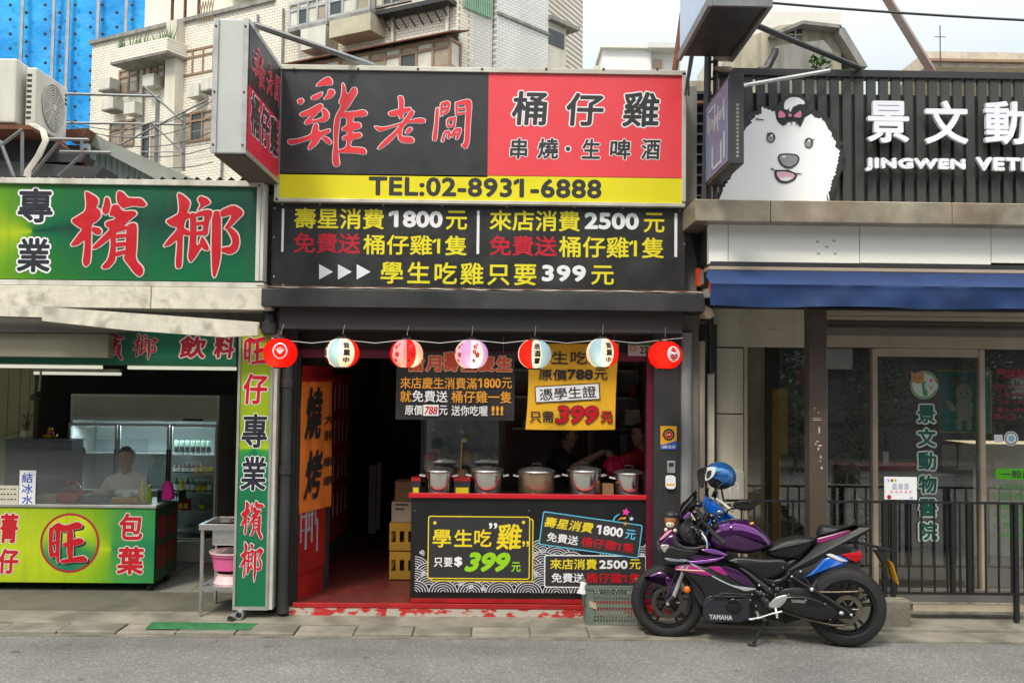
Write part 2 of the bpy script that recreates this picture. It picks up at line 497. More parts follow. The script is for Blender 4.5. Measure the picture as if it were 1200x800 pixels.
M['seatm'] = mat('seat leather', (.011, .011, .012), .48, bump=.15, bsc=150)
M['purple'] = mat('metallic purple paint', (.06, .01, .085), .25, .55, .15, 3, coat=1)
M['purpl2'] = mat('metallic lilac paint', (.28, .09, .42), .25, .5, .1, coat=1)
M['mag'] = mat('magenta paint', (.3, .012, .15), .3, var=.05, coat=.6)
M['silver'] = mat('cast aluminium', (.6, .6, .6), .35, .8, .1)
M['blue'] = mat('bright blue plastic', (.005, .13, .6), .22, var=.08, coat=.8)
M['helm'] = mat('helmet blue', (.015, .11, .36), .2, .3, .1, coat=1)
M['skin'] = mat('skin', (.38, .2, .13), .55, var=.08, sc=20)
M['hair'] = mat('black hair', (.012, .01, .009), .6)
M['gcrate'] = mat('grey green plastic', (.12, .16, .13), .5, var=.2, dirt=.4, dcol=(.25, .24, .2))
M['ycrate'] = mat('yellow crate plastic', (.5, .28, .02), .5, var=.15, dirt=.3)
M['card'] = mat('cardboard', (.4, .32, .24), .8, var=.15)
M['carton'] = mat('brown carton', (.25, .13, .06), .8, var=.15)
M['tile'] = mat('floor tile', (.3, .29, .25), .35, var=.15)
M['pinkp'] = mat('pink plastic', (.7, .12, .3), .35, var=.05)
M['palep'] = mat('pale pink plastic', (.75, .5, .52), .4, var=.05)
M['redpl'] = mat('red plastic', (.6, .06, .05), .4, var=.1)
M['magc'] = mat('magenta cloth', (.5, .01, .2), .9, bump=.4, bsc=20)
M['dgreen'] = mat('dark green plastic', (.01, .05, .025), .45)
M['leaf'] = mat('plant leaves', (.06, .13, .03), .55, var=.4, sc=30)
M['gold'] = mat('gilt figure', (.6, .35, .05), .35, .5, .2, 20)
M['tube'] = mat('fluorescent tube', (.9, .9, .75), .4, var=0, emit=.35)
M['greenpaint'] = mat('green line paint', (.03, .17, .06), .7, var=.5, sc=14)
M['ac'] = mat('off white appliance metal', (.6, .59, .53), .5, var=.1, sc=3, dirt=.3, dcol=(.28, .2, .12), streak=True)
M['glass'] = glass('window glass', (.9, .93, .92))
M['acr'] = glass('clear acrylic', (.9, .92, .92))
M['smoke'] = glass('smoked screen', (.18, .17, .18))
M['dglass'] = mat('dark house glass', (.06, .07, .075), .08, 0, .2, 2)
M['curtain'] = mat('curtained glass', (.36, .3, .22), .35, 0, .25, 3)
M['curtw'] = mat('pale curtained glass', (.62, .6, .52), .4, 0, .2, 4)
M['bfr'] = mat('brown window frame', (.3, .19, .12), .6)
M['pwall'] = mat('pale render', (.66, .62, .53), .85, var=.15, sc=.6, dirt=.3, dcol=(.35, .3, .22), streak=True)
M['gwall'] = mat('grey weathered render', (.3, .29, .27), .9, var=.3, sc=1, dirt=.5, streak=True)
M['grout'] = mat('tile joints', (.2, .19, .17), .9)

def asphalt():
    m, t, b = nt('asphalt')
    c = ramp(t, noise(t, 1.1, 6), [(.3, (.14, .14, .134)), (.7, (.215, .212, .2))])
    tc = t.nodes.new('ShaderNodeTexCoord')
    v = N(t, 'ShaderNodeTexVoronoi', Scale=95); t.links.new(tc.outputs['Object'], v.inputs['Vector'])
    sp = ramp(t, v.outputs['Color'], [(.0, .6), (.5, .92), (.8, 1.1), (1, 2.2)])
    c = mixc(t, 1, c, sp, 'MULTIPLY')
    v2 = N(t, 'ShaderNodeTexVoronoi', Scale=42); t.links.new(tc.outputs['Object'], v2.inputs['Vector'])
    c = mixc(t, 1, c, ramp(t, v2.outputs['Color'], [(0, .85), (.6, 1), (.9, 1.05), (1, 1.4)]), 'MULTIPLY')
    vc_ = N(t, 'ShaderNodeTexVoronoi', Scale=.33, feature='DISTANCE_TO_EDGE'); 
    wv = N(t, 'ShaderNodeTexNoise', Scale=3.0, Detail=6); t.links.new(tc.outputs['Object'], wv.inputs['Vector'])
    av = t.nodes.new('ShaderNodeVectorMath'); av.operation = 'MULTIPLY_ADD'; t.links.new(wv.outputs['Color'], av.inputs[0]); av.inputs[1].default_value = (.5, .5, 0); t.links.new(tc.outputs['Object'], av.inputs[2])
    t.links.new(av.outputs[0], vc_.inputs['Vector'])
    ck = ramp(t, vc_.outputs['Distance'], [(0, .55), (.0035, .0)])
    ckm = mixc(t, ramp(t, noise(t, .8, 2), [(.5, 0), (.56, 1)]), (0, 0, 0), ck)
    c = mixc(t, ckm, c, (.035, .034, .032))
    dk = ramp(t, noise(t, .5, 8, stretch=(.5, 2, 1)), [(.5, 0), (.75, .55)])
    c = mixc(t, dk, c, (.07, .068, .064))
    oil = ramp(t, noise(t, 3.7, 2), [(.70, 0.0), (.74, .7)])
    c = mixc(t, oil, c, (.05, .048, .045))
    t.links.new(c, b.inputs['Base Color']); b.inputs['Roughness'].default_value = .82
    bn = N(t, 'ShaderNodeBump', Strength=.6, Distance=.006); t.links.new(v.outputs['Distance'], bn.inputs['Height']); t.links.new(bn.outputs['Normal'], b.inputs['Normal'])
    return m
M['asphalt'] = asphalt()
def bricktile(name, c1, c2, mortar, sc=1.0, w=.2, h=.06, ang=0):
    m, t, b = nt(name)
    tc = t.nodes.new('ShaderNodeTexCoord'); s = t.nodes.new('ShaderNodeSeparateXYZ'); t.links.new(tc.outputs['Object'], s.inputs[0])
    # run the courses along the wall whatever way it faces
    vr = t.nodes.new('ShaderNodeVectorRotate'); vr.rotation_type = 'Z_AXIS'; vr.inputs['Angle'].default_value = R(-ang); t.links.new(tc.outputs['Object'], vr.inputs['Vector'])
    s = t.nodes.new('ShaderNodeSeparateXYZ'); t.links.new(vr.outputs[0], s.inputs[0])
    cb = t.nodes.new('ShaderNodeCombineXYZ'); t.links.new(s.outputs['X'], cb.inputs[0]); t.links.new(s.outputs['Z'], cb.inputs[1])
    br = t.nodes.new('ShaderNodeTexBrick'); t.links.new(cb.outputs[0], br.inputs['Vector'])
    br.inputs['Scale'].default_value = sc; br.inputs['Brick Width'].default_value = w; br.inputs['Row Height'].default_value = h
    br.inputs['Mortar Size'].default_value = h * .1; br.inputs['Mortar Smooth'].default_value = .3
    br.inputs['Color1'].default_value = (*c1, 1); br.inputs['Color2'].default_value = (*c2, 1); br.inputs['Mortar'].default_value = (*mortar, 1)
    c = mixc(t, ramp(t, noise(t, .5, 8, stretch=(1, 1, .4)), [(.45, 0), (.8, .5)]), br.outputs['Color'], (.3, .26, .2))
    t.links.new(c, b.inputs['Base Color']); b.inputs['Roughness'].default_value = .5
    return m
M['tileA'] = bricktile('cream facade tile', (.84, .79, .68), (.74, .7, .6), (.34, .28, .22), w=.2, h=.085, ang=-29)
M['tileB'] = bricktile('white facade tile', (.74, .73, .7), (.68, .68, .66), (.36, .35, .34), w=.24, h=.085, ang=45)
# ================================================================== ground, road, pavement
MB().box(-60, 60, -40, -.88, -.3, 0).build('road', None, M['asphalt'], kind='structure', org=(0, -5, 0))
MB().box(-300, 300, -.88, 500, -.35, -.05).build('ground', None, M['concd'], kind='structure', org=(0, 50, 0))
pv = MB().box(-8, 9, -.88, -.25, -.2, .012).build('pavement', None, M['conc'], kind='structure', org=(0, -.5, 0))
slabm = {}
k = 0
x = -5.9
while x < 1.15:
    w = .475
    key = k % 3
    if key not in slabm:
        b = MB(); ir = [(0.004, .001), (.002, .004), (.006, 0)][key]
        q = [(x + .006, -.868), (x + w - .006, -.868 + ir[0]), (x + w - .006, -.592), (x + .006, -.592 + ir[1])]
        vs = [(u, n, z) for z in (.0, .03 + .003 * key) for u, n in q]
        b.add(vs, [(0, 1, 2, 3), (7, 6, 5, 4), (0, 4, 5, 1), (1, 5, 6, 2), (2, 6, 7, 3), (3, 7, 4, 0)])
        o = b.build('paving_slab', pv, M['conc'], bev=.006)
        slabm[key] = (o, x)
    else:
        s0, x0 = slabm[key]
        o = s0.copy(); COL.objects.link(o); o.parent = pv
        o.location = (x - x0, random.uniform(-.003, .003), random.uniform(-.002, .003)); o.rotation_euler.x = R(random.uniform(-.4, .4))
    x += w; k += 1
# a strip of concrete between the slabs and the shops, slightly broken edge
b = MB(); n = 60
top = [(-8 + 17 * i / n, -.585 + random.uniform(-.006, .01)) for i in range(n + 1)]
b.add([(u, y, .03 + random.uniform(0, .006)) for u, y in top] + [(u, -.2, .045) for u, y in top] + [(u, y, -.1) for u, y in top],
      [(i, i + 1, n + 2 + i, n + 1 + i) for i in range(n)] + [(2 * n + 2 + i, 2 * n + 3 + i, i + 1, i) for i in range(n)])
b.build('pavement_apron', None, M['conc'], kind='structure', org=(0, -.4, 0))
gp = [ground_y(px, py, .036) for px, py in ((178, 728.5), (303, 730), (292, 738), (170, 737))]
MB().add([(p.x, p.y, .0385) for p in gp], [(0, 1, 2, 3)]).build('painted_patch', pv, M['greenpaint'])
MB().box(-8, -2.02, -.21, .5, -.1, .052).build('stall_floor', None, M['concd'], kind='structure', org=(-4, 0, 0))
fl = MB().box(-8, -2.02, .5, 3.6, -.1, .056).build('tiled_floor', None, M['grout'], kind='structure', org=(-4, 2, 0))
t0 = None
for i in range(8):
    for j in range(7):
        X, Y = -5.3 + i * .4, .52 + j * .4
        if t0 is None: t0 = MB().box(X + .004, X + .396, Y + .004, Y + .396, .05, .062).build('floor_tile', fl, M['tile']); q0 = (X, Y)
        else:
            o = t0.copy(); COL.objects.link(o); o.parent = fl; o.location = (X - q0[0], Y - q0[1], 0)

# ================================================================== centre shop
YF = -.22
xl, xr = W.uz(330, 560, YF)[0], W.uz(803, 560, YF)[0]
b = MB()
b.box(xl, xl + .06, YF, 6, 0, 2.75); b.box(xr - .05, xr + .12, YF + .02, 6, 0, 2.75)
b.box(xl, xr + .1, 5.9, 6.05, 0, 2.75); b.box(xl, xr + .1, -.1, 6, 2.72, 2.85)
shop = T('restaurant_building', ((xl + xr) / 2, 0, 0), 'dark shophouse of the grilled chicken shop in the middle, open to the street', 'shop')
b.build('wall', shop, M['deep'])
MB().box(xl + .061, xr - .051, YF - .06, 5.9, .0, .121).build('deck', shop, M['wood'])
# red painted sill with chipped concrete front
def chipped():
    m, t, bs = nt('chipped red sill')
    c = mixc(t, ramp(t, noise(t, 9, 6, stretch=(1, 1, 2)), [(.50, 0), (.56, 1)]), (.42, .39, .33), (.45, .02, .02))
    t.links.new(c, bs.inputs['Base Color']); bs.inputs['Roughness'].default_value = .7
    return m
MB().bpx(338, 713, 765, 725.5, -.3, YF - .062).build('sill', shop, chipped(), bev=.004)
MB().bpx(343, 707.5, 765, 713, -.305, YF - .061).build('sill_edge', shop, M['redp'], bev=.003)
# upper wall behind the signs, up to the roof
MB().box(xl, xr + .1, -.2, 5, 2.86, 4.75).build('upper_wall', shop, M['gwall'])
MB().bpx(352, 411, 762, 421, -.15, -.1).build('door_lintel', shop, M['crim'])
MB().bpx(345, 386, 800, 411, -.13, -.08).build('lintel_board', shop, M['black'])
MB().bpx(757.5, 412, 765.5, 708, -.2, -.1).build('door_jamb', shop, M['crim'])
MB().bpx(343, 414, 349, 708, -.2, -.1).build('door_jamb', shop, M['char'])
# left pillar with black downpipe
pil = T('black_pillar', (W.uz(336, 600, -.3)[0], -.25, 0), 'black pillar between the green upright sign and the restaurant doorway', 'pillar')
MB().bpx(329, 387, 345, 718, -.27, -.2).build('pillar_face', pil, M['char'], bev=.004)
b = MB(); u = W.uz(335, 560, -.33)[0]
b.tube([(u, -.33, .07), (u, -.33, 2.3)], .05, 0, 12); b.lathe([(.05, 0), (.058, .005), (.058, .07), (.05, .075)], (u, -.33, 1.25))
b.lathe([(.05, 0), (.058, .005), (.058, .07), (.05, .075)], (u, -.33, 2.0))
b.build('downpipe', pil, M['char'])
# right black post with stickers
post = T('black_post', (W.uz(781, 600, -.25)[0], -.2, 0), 'black metal post at the right of the counter carrying stickers and switches', 'post')
MB().bpx(766, 387, 797, 716, -.26, -.12).build('post_face', post, M['char'], bev=.004)
b = MB(); b.auto = True
for px in (773, 781, 789): b.bpx(px, 388, px + 1.2, 714, -.264, -.261)
b.build('post_rib', post, M['dark'])
st = T('notice_sticker', (W.uz(783, 513, -.27)[0], -.27, W.uz(783, 527, -.27)[1]), 'orange and blue square sticker with a black and red round emblem on the black post', 'sticker')
b = MB(); b.bpx(774, 499, 793, 526.5, -.268, -.2645)
b.build('sticker_sheet', st, mat('sticker orange', (.75, .38, .02), .4, var=0))
b = MB(); b.ppx([(774, 521), (780, 520), (793, 516), (793, 526.5), (774, 526.5)], -.270, -.2685); b.build('lower_band', st, mat('sticker blue', (.03, .1, .4), .4, var=0))
b = MB(); c = W.uz(783.7, 509, -.271)
ring(b, circ(c, .052), circ(c, .036), -.2705); b.flat(circ(c, .03), -.2705, 1); b.flat(circ(c, .016, 16, .009), -.2712, 2); b.flat(circ(c, .008, 12), -.2718, 1)
b.bpx(775.5, 508.4, 777.5, 509.8, -.2711, -.271, 1); b.text('識', (776, 521.5, 782, 525), -.2711, 2, b=0); b.text('監視', (783, 521.5, 791.5, 525), -.2711, 2, b=0)
b.build('emblem', st, [M['ink'], M['pred'], M['white']])
sw = T('key_switch', (W.uz(786, 555, -.28)[0], -.27, W.uz(786, 555, -.27)[1]), 'grey shutter key switch on the black post, under the orange sticker', 'switch')
b = MB(); b.bpx(782, 540, 791.5, 554, -.29, -.265); b.build('switch_plate', sw, M['alum'], bev=.004)
b = MB(); b.bpx(784, 542, 789.5, 546, -.296, -.2905); b.build('switch_button', sw, M['ink'])
sw = T('air_freshener', (W.uz(786, 571, -.28)[0], -.27, W.uz(786, 571, -.27)[1]), 'white rounded dispenser with a yellow stripe, lowest device on the black post', 'dispenser')
b = MB(); u0, u1, z0, z1 = W.rect(780.5, 557, 791, 572, -.28); b.prism(rrect(u0, u1, z0, z1, .025), -.295, -.265); b.build('dispenser_body', sw, M['white'], bev=.003)
b = MB(); b.bpx(781, 566.5, 790.5, 568.5, -.2965, -.2955); b.build('stripe', sw, M['bany'])

# --- counter
YC = -.16
cx0, cx1, cz0, cz1 = W.rect(481, 584, 766, 706, YC)
ct = T('serving_counter', ((cx0 + cx1) / 2, .2, .121), 'black serving counter with red top and printed chicken price banners on its front', 'counter')
MB().box(cx0, cx1, YC, .55, .122, cz1 - .0).build('counter_body', ct, M['tarp_black'], bev=.004)
b = MB(); b.box(cx0 - .02, cx1 - .01, YC - .03, YC + .02, cz1 + .001, cz1 + .042); b.build('counter_rim', ct, mat('rim red', (.55, .01, .02), .4, var=.1), bev=.004)
MB().box(cx0 - .01, cx1 - .012, YC + .021, .6, cz1 + .001, cz1 + .03).build('counter_top', ct, M['blk_mt'])
b = MB(); b.bpx(481, 702, 765, 706.5, YC - .02, YC - .001); b.build('foot_rail', ct, M['redp'])
# vinyl banner
n0 = YC - .008
b = MB(); bx0, bx1, bz0, bz1 = W.rect(484, 596, 762, 696, n0)
g = []; NX, NZ = 40, 10
for j in range(NZ + 1):
    for i in range(NX + 1):
        g.append((bx0 + (bx1 - bx0) * i / NX, n0 + .0015 * sin(i * 1.1 + j) + .001 * sin(j * 2.1), bz0 + (bz1 - bz0) * j / NZ))
b.add(g, [(j * (NX + 1) + i, j * (NX + 1) + i + 1, (j + 1) * (NX + 1) + i + 1, (j + 1) * (NX + 1) + i) for j in range(NZ) for i in range(NX)], 0, True)
b.build('banner_sheet', ct, M['tarp_black'])
# seigaiha waves: overlapping ringed fans
b = MB(); wz0 = W.uz(620, 694, n0)[1]
wx0, wx1 = W.uz(486, 680, n0)[0], W.uz(762, 680, n0)[0]
RW = .125; q = 0
topz = W.uz(620, 650, n0)[1]
rows = int((topz - wz0) / (RW * .42)) + 1
for j in range(rows, -1, -1):
    cz = wz0 + j * RW * .42
    off = RW if j % 2 else 0
    nn = int((wx1 - wx0) / (2 * RW)) + 2
    for i in range(-1, nn):
        cu = wx0 + off + i * 2 * RW
        amp = .5 + .5 * sin(cu * 2.1 + 1)
        if j >= rows - 2 and (i * 7 + j * 3) % 3 == 0: continue
        nd = n0 - .004 - (rows - j) * .00025
        def arcp(r):
            out = []
            for a in range(13):
                t = pi * a / 12
                uu = min(max(cu + r * cos(t), wx0), wx1); zz = cz + r * sin(t) * .8
                out.append((uu, zz))
            return out
        if cu + RW < wx0 + .01 or cu - RW > wx1 - .01: continue
        o_ = arcp(RW)
        b.flat(o_, nd, 1)
        for r in (1, .8, .6, .4, .2):
            A, B = arcp(RW * r), arcp(RW * (r - .06))
            b.add([(u, nd - .0001, z) for u, z in A] + [(u, nd - .0001, z) for u, z in B], [(k, k + 1, 14 + k, 13 + k) for k in range(12)], 0)
# small curls of spray on the wave tops
for px, py in ((495, 648), (503, 640), (497, 672), (540, 684), (552, 688), (560, 682), (628, 650), (636, 647), (650, 652), (628, 672), (745, 646), (752, 650), (567, 690)):
    c = W.uz(px, py, n0)
    for kk in range(3):
        cc = (c[0] + random.uniform(-.02, .02), c[1] + random.uniform(-.015, .015)); rr = random.uniform(.009, .018)
        ring(b, circ(cc, rr, 12), circ(cc, rr * .6, 12), n0 - .0072 - kk * .0002)
b.build('wave_print', ct, [mat('wave grey', (.62, .62, .65), .4, var=0), M['tarp_black']])
def frame_board(name, px, col, org, rot=0, r=.02, dn=0.009, wd=.009):
    ox, oy, sc = org
    u0, u1, z0, z1 = W.rect(ox + px[0] / sc, oy + px[1] / sc, ox + px[2] / sc, oy + px[3] / sc, n0)
    c = ((u0 + u1) / 2, (z0 + z1) / 2)
    A = rotp(rrect(u0, u1, z0, z1, r), c, rot); B = rotp(rrect(u0 + wd, u1 - wd, z0 + wd, z1 - wd, r - wd * .6), c, rot)
    b = MB(); b.flat(A, n0 - dn, 1); ring(b, A, B, n0 - dn - .0005, 0)
    return b
OA, OB = (480, 590, 6.668), (620, 590, 6.668)
b = frame_board('f', (166, 112, 966, 606), 'y', OA, dn=.0085); b.build('price_frame', ct, [M['pyel'], M['ink']])
b = frame_board('f', (142, 95, 940, 586), 'y', OA, dn=.0095)
for c in ((198, 147), (890, 143)): cc = W.uz(480 + c[0] / 6.668, 590 + c[1] / 6.668, n0); b.flat(circ(cc, .015, 14), n0 - .0105, 0)
b.build('price_frame', ct, [M['pyel'], M['ink']])
b = MB(); nt_ = n0 - .0105
for s, r in (('學', (180, 198, 325, 340)), ('生', (348, 200, 490, 335)), ('吃', (505, 198, 640, 335))): b.text(s, r, nt_, 0, .035, org=OA)
b.text('雞', (675, 155, 880, 358), nt_, 0, .04, org=OA, shear=.1)
b.text('”', (620, 148, 685, 195), nt_, 1, .05, org=OA); b.text('”', (880, 290, 935, 335), nt_, 0, .05, org=OA)
b.text('只', (190, 420, 258, 492), nt_, 1, .035, org=OA); b.text('要', (268, 420, 335, 492), nt_, 1, .035, org=OA); b.text('$', (348, 412, 412, 492), nt_, 1, .06, org=OA)
b.text('399', (428, 378, 788, 532), nt_, 2, .065, org=OA, shear=.3); b.text('元', (795, 455, 868, 530), nt_, 2, .04, org=OA)
b.build('lettering', ct, [M['pyel'], M['white'], M['lime']])
b = frame_board('f', (118, 400, 914, 655), 'w', OB, dn=.0085); b.build('price_frame', ct, [M['white'], M['ink']])
b = frame_board('f', (88, 108, 874, 372), 'c', OB, rot=-7.4, dn=.0095); b.build('price_frame', ct, [M['cyan'], M['ink']])
b = MB()
def rt(s, cx, cy, w, h, m, bo=.035, rot=-7.4, shear=0):
    b.text(s, (cx - w / 2, cy - h / 2, cx + w / 2, cy + h / 2), n0 - .0108, m, bo, org=OB, rot=rot, shear=shear)
rt('壽星消費', 312, 165, 385, 82, 0, .04, shear=.15); rt('1800', 630, 212, 210, 74, 1, .05); rt('元', 792, 240, 82, 76, 3, .04)
rt('免費送', 262, 272, 245, 72, 1, .03); rt('桶仔雞1隻', 614, 320, 415, 76, 2, .04)
b.text('來店消費', (165, 430, 530, 512), n0 - .0101, 0, .035, org=OB); b.text('2500', (548, 440, 770, 508), n0 - .0101, 1, .05, org=OB)
b.text('元', (785, 432, 872, 510), n0 - .0101, 0, .035, org=OB); b.text('免費送', (175, 540, 430, 615), n0 - .0101, 1, .03, org=OB); b.text('桶仔雞1隻', (445, 540, 870, 620), n0 - .0101, 2, .04, org=OB)
b.build('lettering', ct, [M['pyel'], M['white'], M['pred'], M['cyan']])
b = MB(); b.auto = True
def star(cx, cy, r, m, rot=.2):
    c = W.uz(620 + cx / 6.668, 590 + cy / 6.668, n0); r = r / 6.668 * .0074
    b.flat([(c[0] + (r if i % 2 == 0 else r * .48) * sin(rot + i * pi / 5), c[1] + (r if i % 2 == 0 else r * .48) * cos(rot + i * pi / 5)) for i in range(10)], n0 - .0122, m)
star(755, 62, 34, 0); star(798, 115, 20, 1); star(750, 152, 18, 2)
for l, m in (([(648, 135), (665, 100), (708, 70), (700, 85), (672, 108), (660, 135)], 3), ([(690, 128), (715, 106), (758, 100), (752, 120), (720, 116)], 2)):
    b.flat(W.pts(l, n0, *OB), n0 - .0122, m)
b.build('star_print', ct, [M['pink'], mat('pale blue print', (.5, .7, .85), .4, var=0), M['org'], M['cyan']])
b = MB(); b.auto = True
for i, (px, py) in enumerate(((486, 598), (760, 598), (620, 598))): b.lathe([(.006, 0), (.005, -.004), (0, -.005)], (*[W.uz(px, py, n0)[0]], n0 - .003, W.uz(px, py, n0)[1]), 0, 8, 'n')
b.build('eyelet', ct, M['steel'])

# --- steel pots
def pot(px0, px1, py0, lab, my=-.1, warm=False):
    u0, u1, z0, z1 = W.rect(px0, py0, px1, 579, my)
    r = (u1 - u0) / 2; c = (u0 + u1) / 2; zb = cz1 + .031; h = z1 - zb
    cy = my + r
    t = T('stock_pot', (c, cy, zb), lab, 'pot', 'steel stock pots lined up on the serving counter')
    b = MB(); b.lathe([(0, 0), (r * .96, 0), (r, .012), (r, h - .012), (r + .008, h - .006), (r + .008, h), (r - .004, h), (r - .004, h - .03)], (c, cy, zb), 0, 40)
    b.build('pot_body', t, mat('aged steel', (.5, .36, .24), .3, .85, .3, 6) if warm else M['pot'])
    b = MB(); b.lathe([(r + .006, h + .001), (r + .002, h + .012), (r * .7, h + .03), (r * .2, h + .042), (0, h + .044)], (c, cy, zb), 0, 32)
    ld = b.build('lid', t, M['steel'])
    b = MB(); b.tube([(c - .04, cy, zb + h + .038), (c - .035, cy, zb + h + .07), (c + .035, cy, zb + h + .07), (c + .04, cy, zb + h + .038)], .007)
    b.build('knob', ld, M['blk_gl'])
    for s in (-1, 1):
        b = MB(); z = zb + h - .045
        b.tube([(c + s * (r - .003), cy - .06, z), (c + s * (r + .045), cy - .05, z + .008), (c + s * (r + .045), cy + .05, z + .008), (c + s * (r - .003), cy + .06, z)], .007)
        b.build('handle', t, M['steel'])
pot(497, 530, 553, 'first steel stock pot from the left, nearest the crates and the doorway')
pot(551.5, 590, 553, 'second steel stock pot from the left, in front of the glass case')
pot(608, 651, 554, 'browned wider stock pot in the middle of the counter', warm=True)
pot(666, 706, 553, 'fourth steel stock pot, under the yellow banner right edge')
pot(722, 757, 556, 'rightmost steel stock pot, beside the person in red')
# spice boxes
for i, (a, c) in enumerate(((482, 492.5), (532, 551))):
    t = T('spice_box', (W.uz((a + c) / 2, 578, .05)[0], .1, cz1 + .031), ('narrow ' if i == 0 else 'wide ') + 'black box with red lid and yellow label ' + ('at the left end of the counter' if i == 0 else 'between the first two pots'), 'box')
    b = MB(); b.bpx(a, 563, c, 580, -.05, .1); b.build('box_body', t, M['ink'])
    b = MB(); b.bpx(a - .3, 560, c + .3, 563.5, -.055, .1); b.build('lid', t, M['redp'])
    b = MB(); b.bpx(a + 2, 571, c - 2, 579, -.0545, -.0505); b.build('label', t, M['pyel'])
b = MB(); b.bpx(706.5, 567, 719, 580, -.05, .05); b.build('carton', None, M['carton'], label='small brown carton between the two right hand pots', cat='carton')
# utensil basket with wooden ladle
ld = T('ladle_jar', (W.uz(542, 560, .25)[0], .25, cz1 + .046), 'brown jar with a tall wooden ladle behind the pots', 'jar')
b = MB(); b.lathe([(0, 0), (.05, 0), (.055, .13), (.045, .17), (.05, .17)], (ld.location.x, .25, ld.location.z), 0, 16); b.build('jar_body', ld, M['carton'])
b = MB(); b.tube([(ld.location.x - .02, .25, ld.location.z + .1), (ld.location.x - .01, .25, ld.location.z + .42)], .006); b.ball((ld.location.x + .01, .24, ld.location.z + .44), (.03, .012, .025)); b.build('ladle', ld, mat('ladle wood', (.5, .33, .15), .6))
# glass display case
gu0, gu1, gz0, gz1 = W.rect(493, 492, 588, 550, .45)
gc = T('display_case', ((gu0 + gu1) / 2, .7, gz0), 'glass food display case standing behind the left hand pots', 'display case')
b = MB()
for u in (gu0, gu1 - .03):
    for y in (.45, .95): b.box(u, u + .03, y, y + .03, gz0 - .1, gz1)
b.box(gu0, gu1, .45, .98, gz1, gz1 + .04); b.box(gu0, gu1, .45, .98, gz0 - .12, gz0 - .09)
b.build('case_frame', gc, M['blk_mt'])
MB().box(gu0 + .03, gu1 - .03, .455, .459, gz0 - .09, gz1 - .001).build('glass_pane', gc, M['glass'])
b = MB(); b.box(gu0 + .031, gu1 - .031, .8, .81, gz0 - .088, gz1 - .002); b.build('back_panel', gc, mat('case back', (.42, .42, .4), .5, var=.5, sc=9))
for i, (px, py, m, r) in enumerate(((507, 540, 'redo', .05), (522, 532, 'card', .06), (545, 541, 'org', .07), (558, 540, 'card', .06), (512, 525, 'leaf', .06))):
    z = W.uz(px, py, .6)[1]; u = W.uz(px, py, .6)[0]
    b = MB(); b.lathe([(0, 0), (r * .9, 0), (r, r * .8), (r * .7, r * 1.6), (0, r * 1.7)], (u, .62, z), 0, 12)
    b.build('food_jar', None, M[m], label=['red lidded food jar, leftmost in the display case', 'pale brown food jar in the display case', 'orange food jar in the middle of the display case', 'light food jar at the right of the display case', 'jar of green leaves upper left in the display case'][i], cat='jar')
for i, (px, py) in enumerate(((508, 503), (541, 505))):
    b = MB(); b.ball((W.uz(px, py, .5)[0], .5, W.uz(px, py, .5)[1]), .022); b.tube([(W.uz(px, py, .5)[0], .5, W.uz(px, py, .5)[1]), (W.uz(px, py, .5)[0], .52, gz1)], .003)
    b.build('hanging_bulb', None, M['white'], label=('left' if i == 0 else 'right') + ' small white bulb hanging inside the display case', cat='light bulb')
# yellow crates and boxes on the deck
for i, (y0, y1) in enumerate(((633, 665), (602, 632))):
    u0, u1, z0, z1 = W.rect(456.5, y0, 486, y1, .8)
    z0, z1 = (.122, .40) if i == 0 else (.402, .68)
    t = T('beer_crate', ((u0 + u1) / 2, 1, z0), ('lower' if i == 0 else 'upper') + ' yellow plastic bottle crate stacked left of the counter', 'crate', 'yellow bottle crates')
    b = MB()
    for a, c, d, e in ((u0, u1, .8, .82), (u0, u1, 1.18, 1.2), (u0, u0 + .02, .82, 1.18), (u1 - .02, u1, .82, 1.18)):
        b.box(a, c, d, e, z0, z0 + .09); b.box(a, c, d, e, z1 - .08, z1)
        for f in (0, .33, .67, 1):
            uu, nn = a + (c - a) * f, d + (e - d) * f
            b.box(max(a, uu - .02), min(c, uu + .02), max(d, nn - .02), min(e, nn + .02), z0 + .09, z1 - .08)
    b.box(u0, u1, .8, 1.2, z0, z0 + .01)
    b.build('crate_shell', t, M['ycrate'])
t = T('paper_box', (W.uz(470, 600, .9)[0], 1, .682), 'pale printed cardboard box on top of the yellow crates', 'box')
b = MB(); u0, u1, z0, z1 = W.rect(459, 578, 487, 600, .82); b.box(u0, u1, .82, 1.15, .683, .683 + .2); b.build('box_body', t, M['card'], bev=.004)
b = MB(); b.bpx(463, 590, 478, 592, .8185, .8195); b.bpx(463, 595, 474, 597, .8185, .8195); b.build('printed_bar', t, M['ink'])
b = MB(); u0, u1, z0, z1 = W.rect(463, 552, 490, 577, .85); b.box(u0, u1, .85, 1.1, .885, 1.08); b.build('carton', None, M['carton'], bev=.004, label='brown carton on top of the paper box stack', cat='carton')

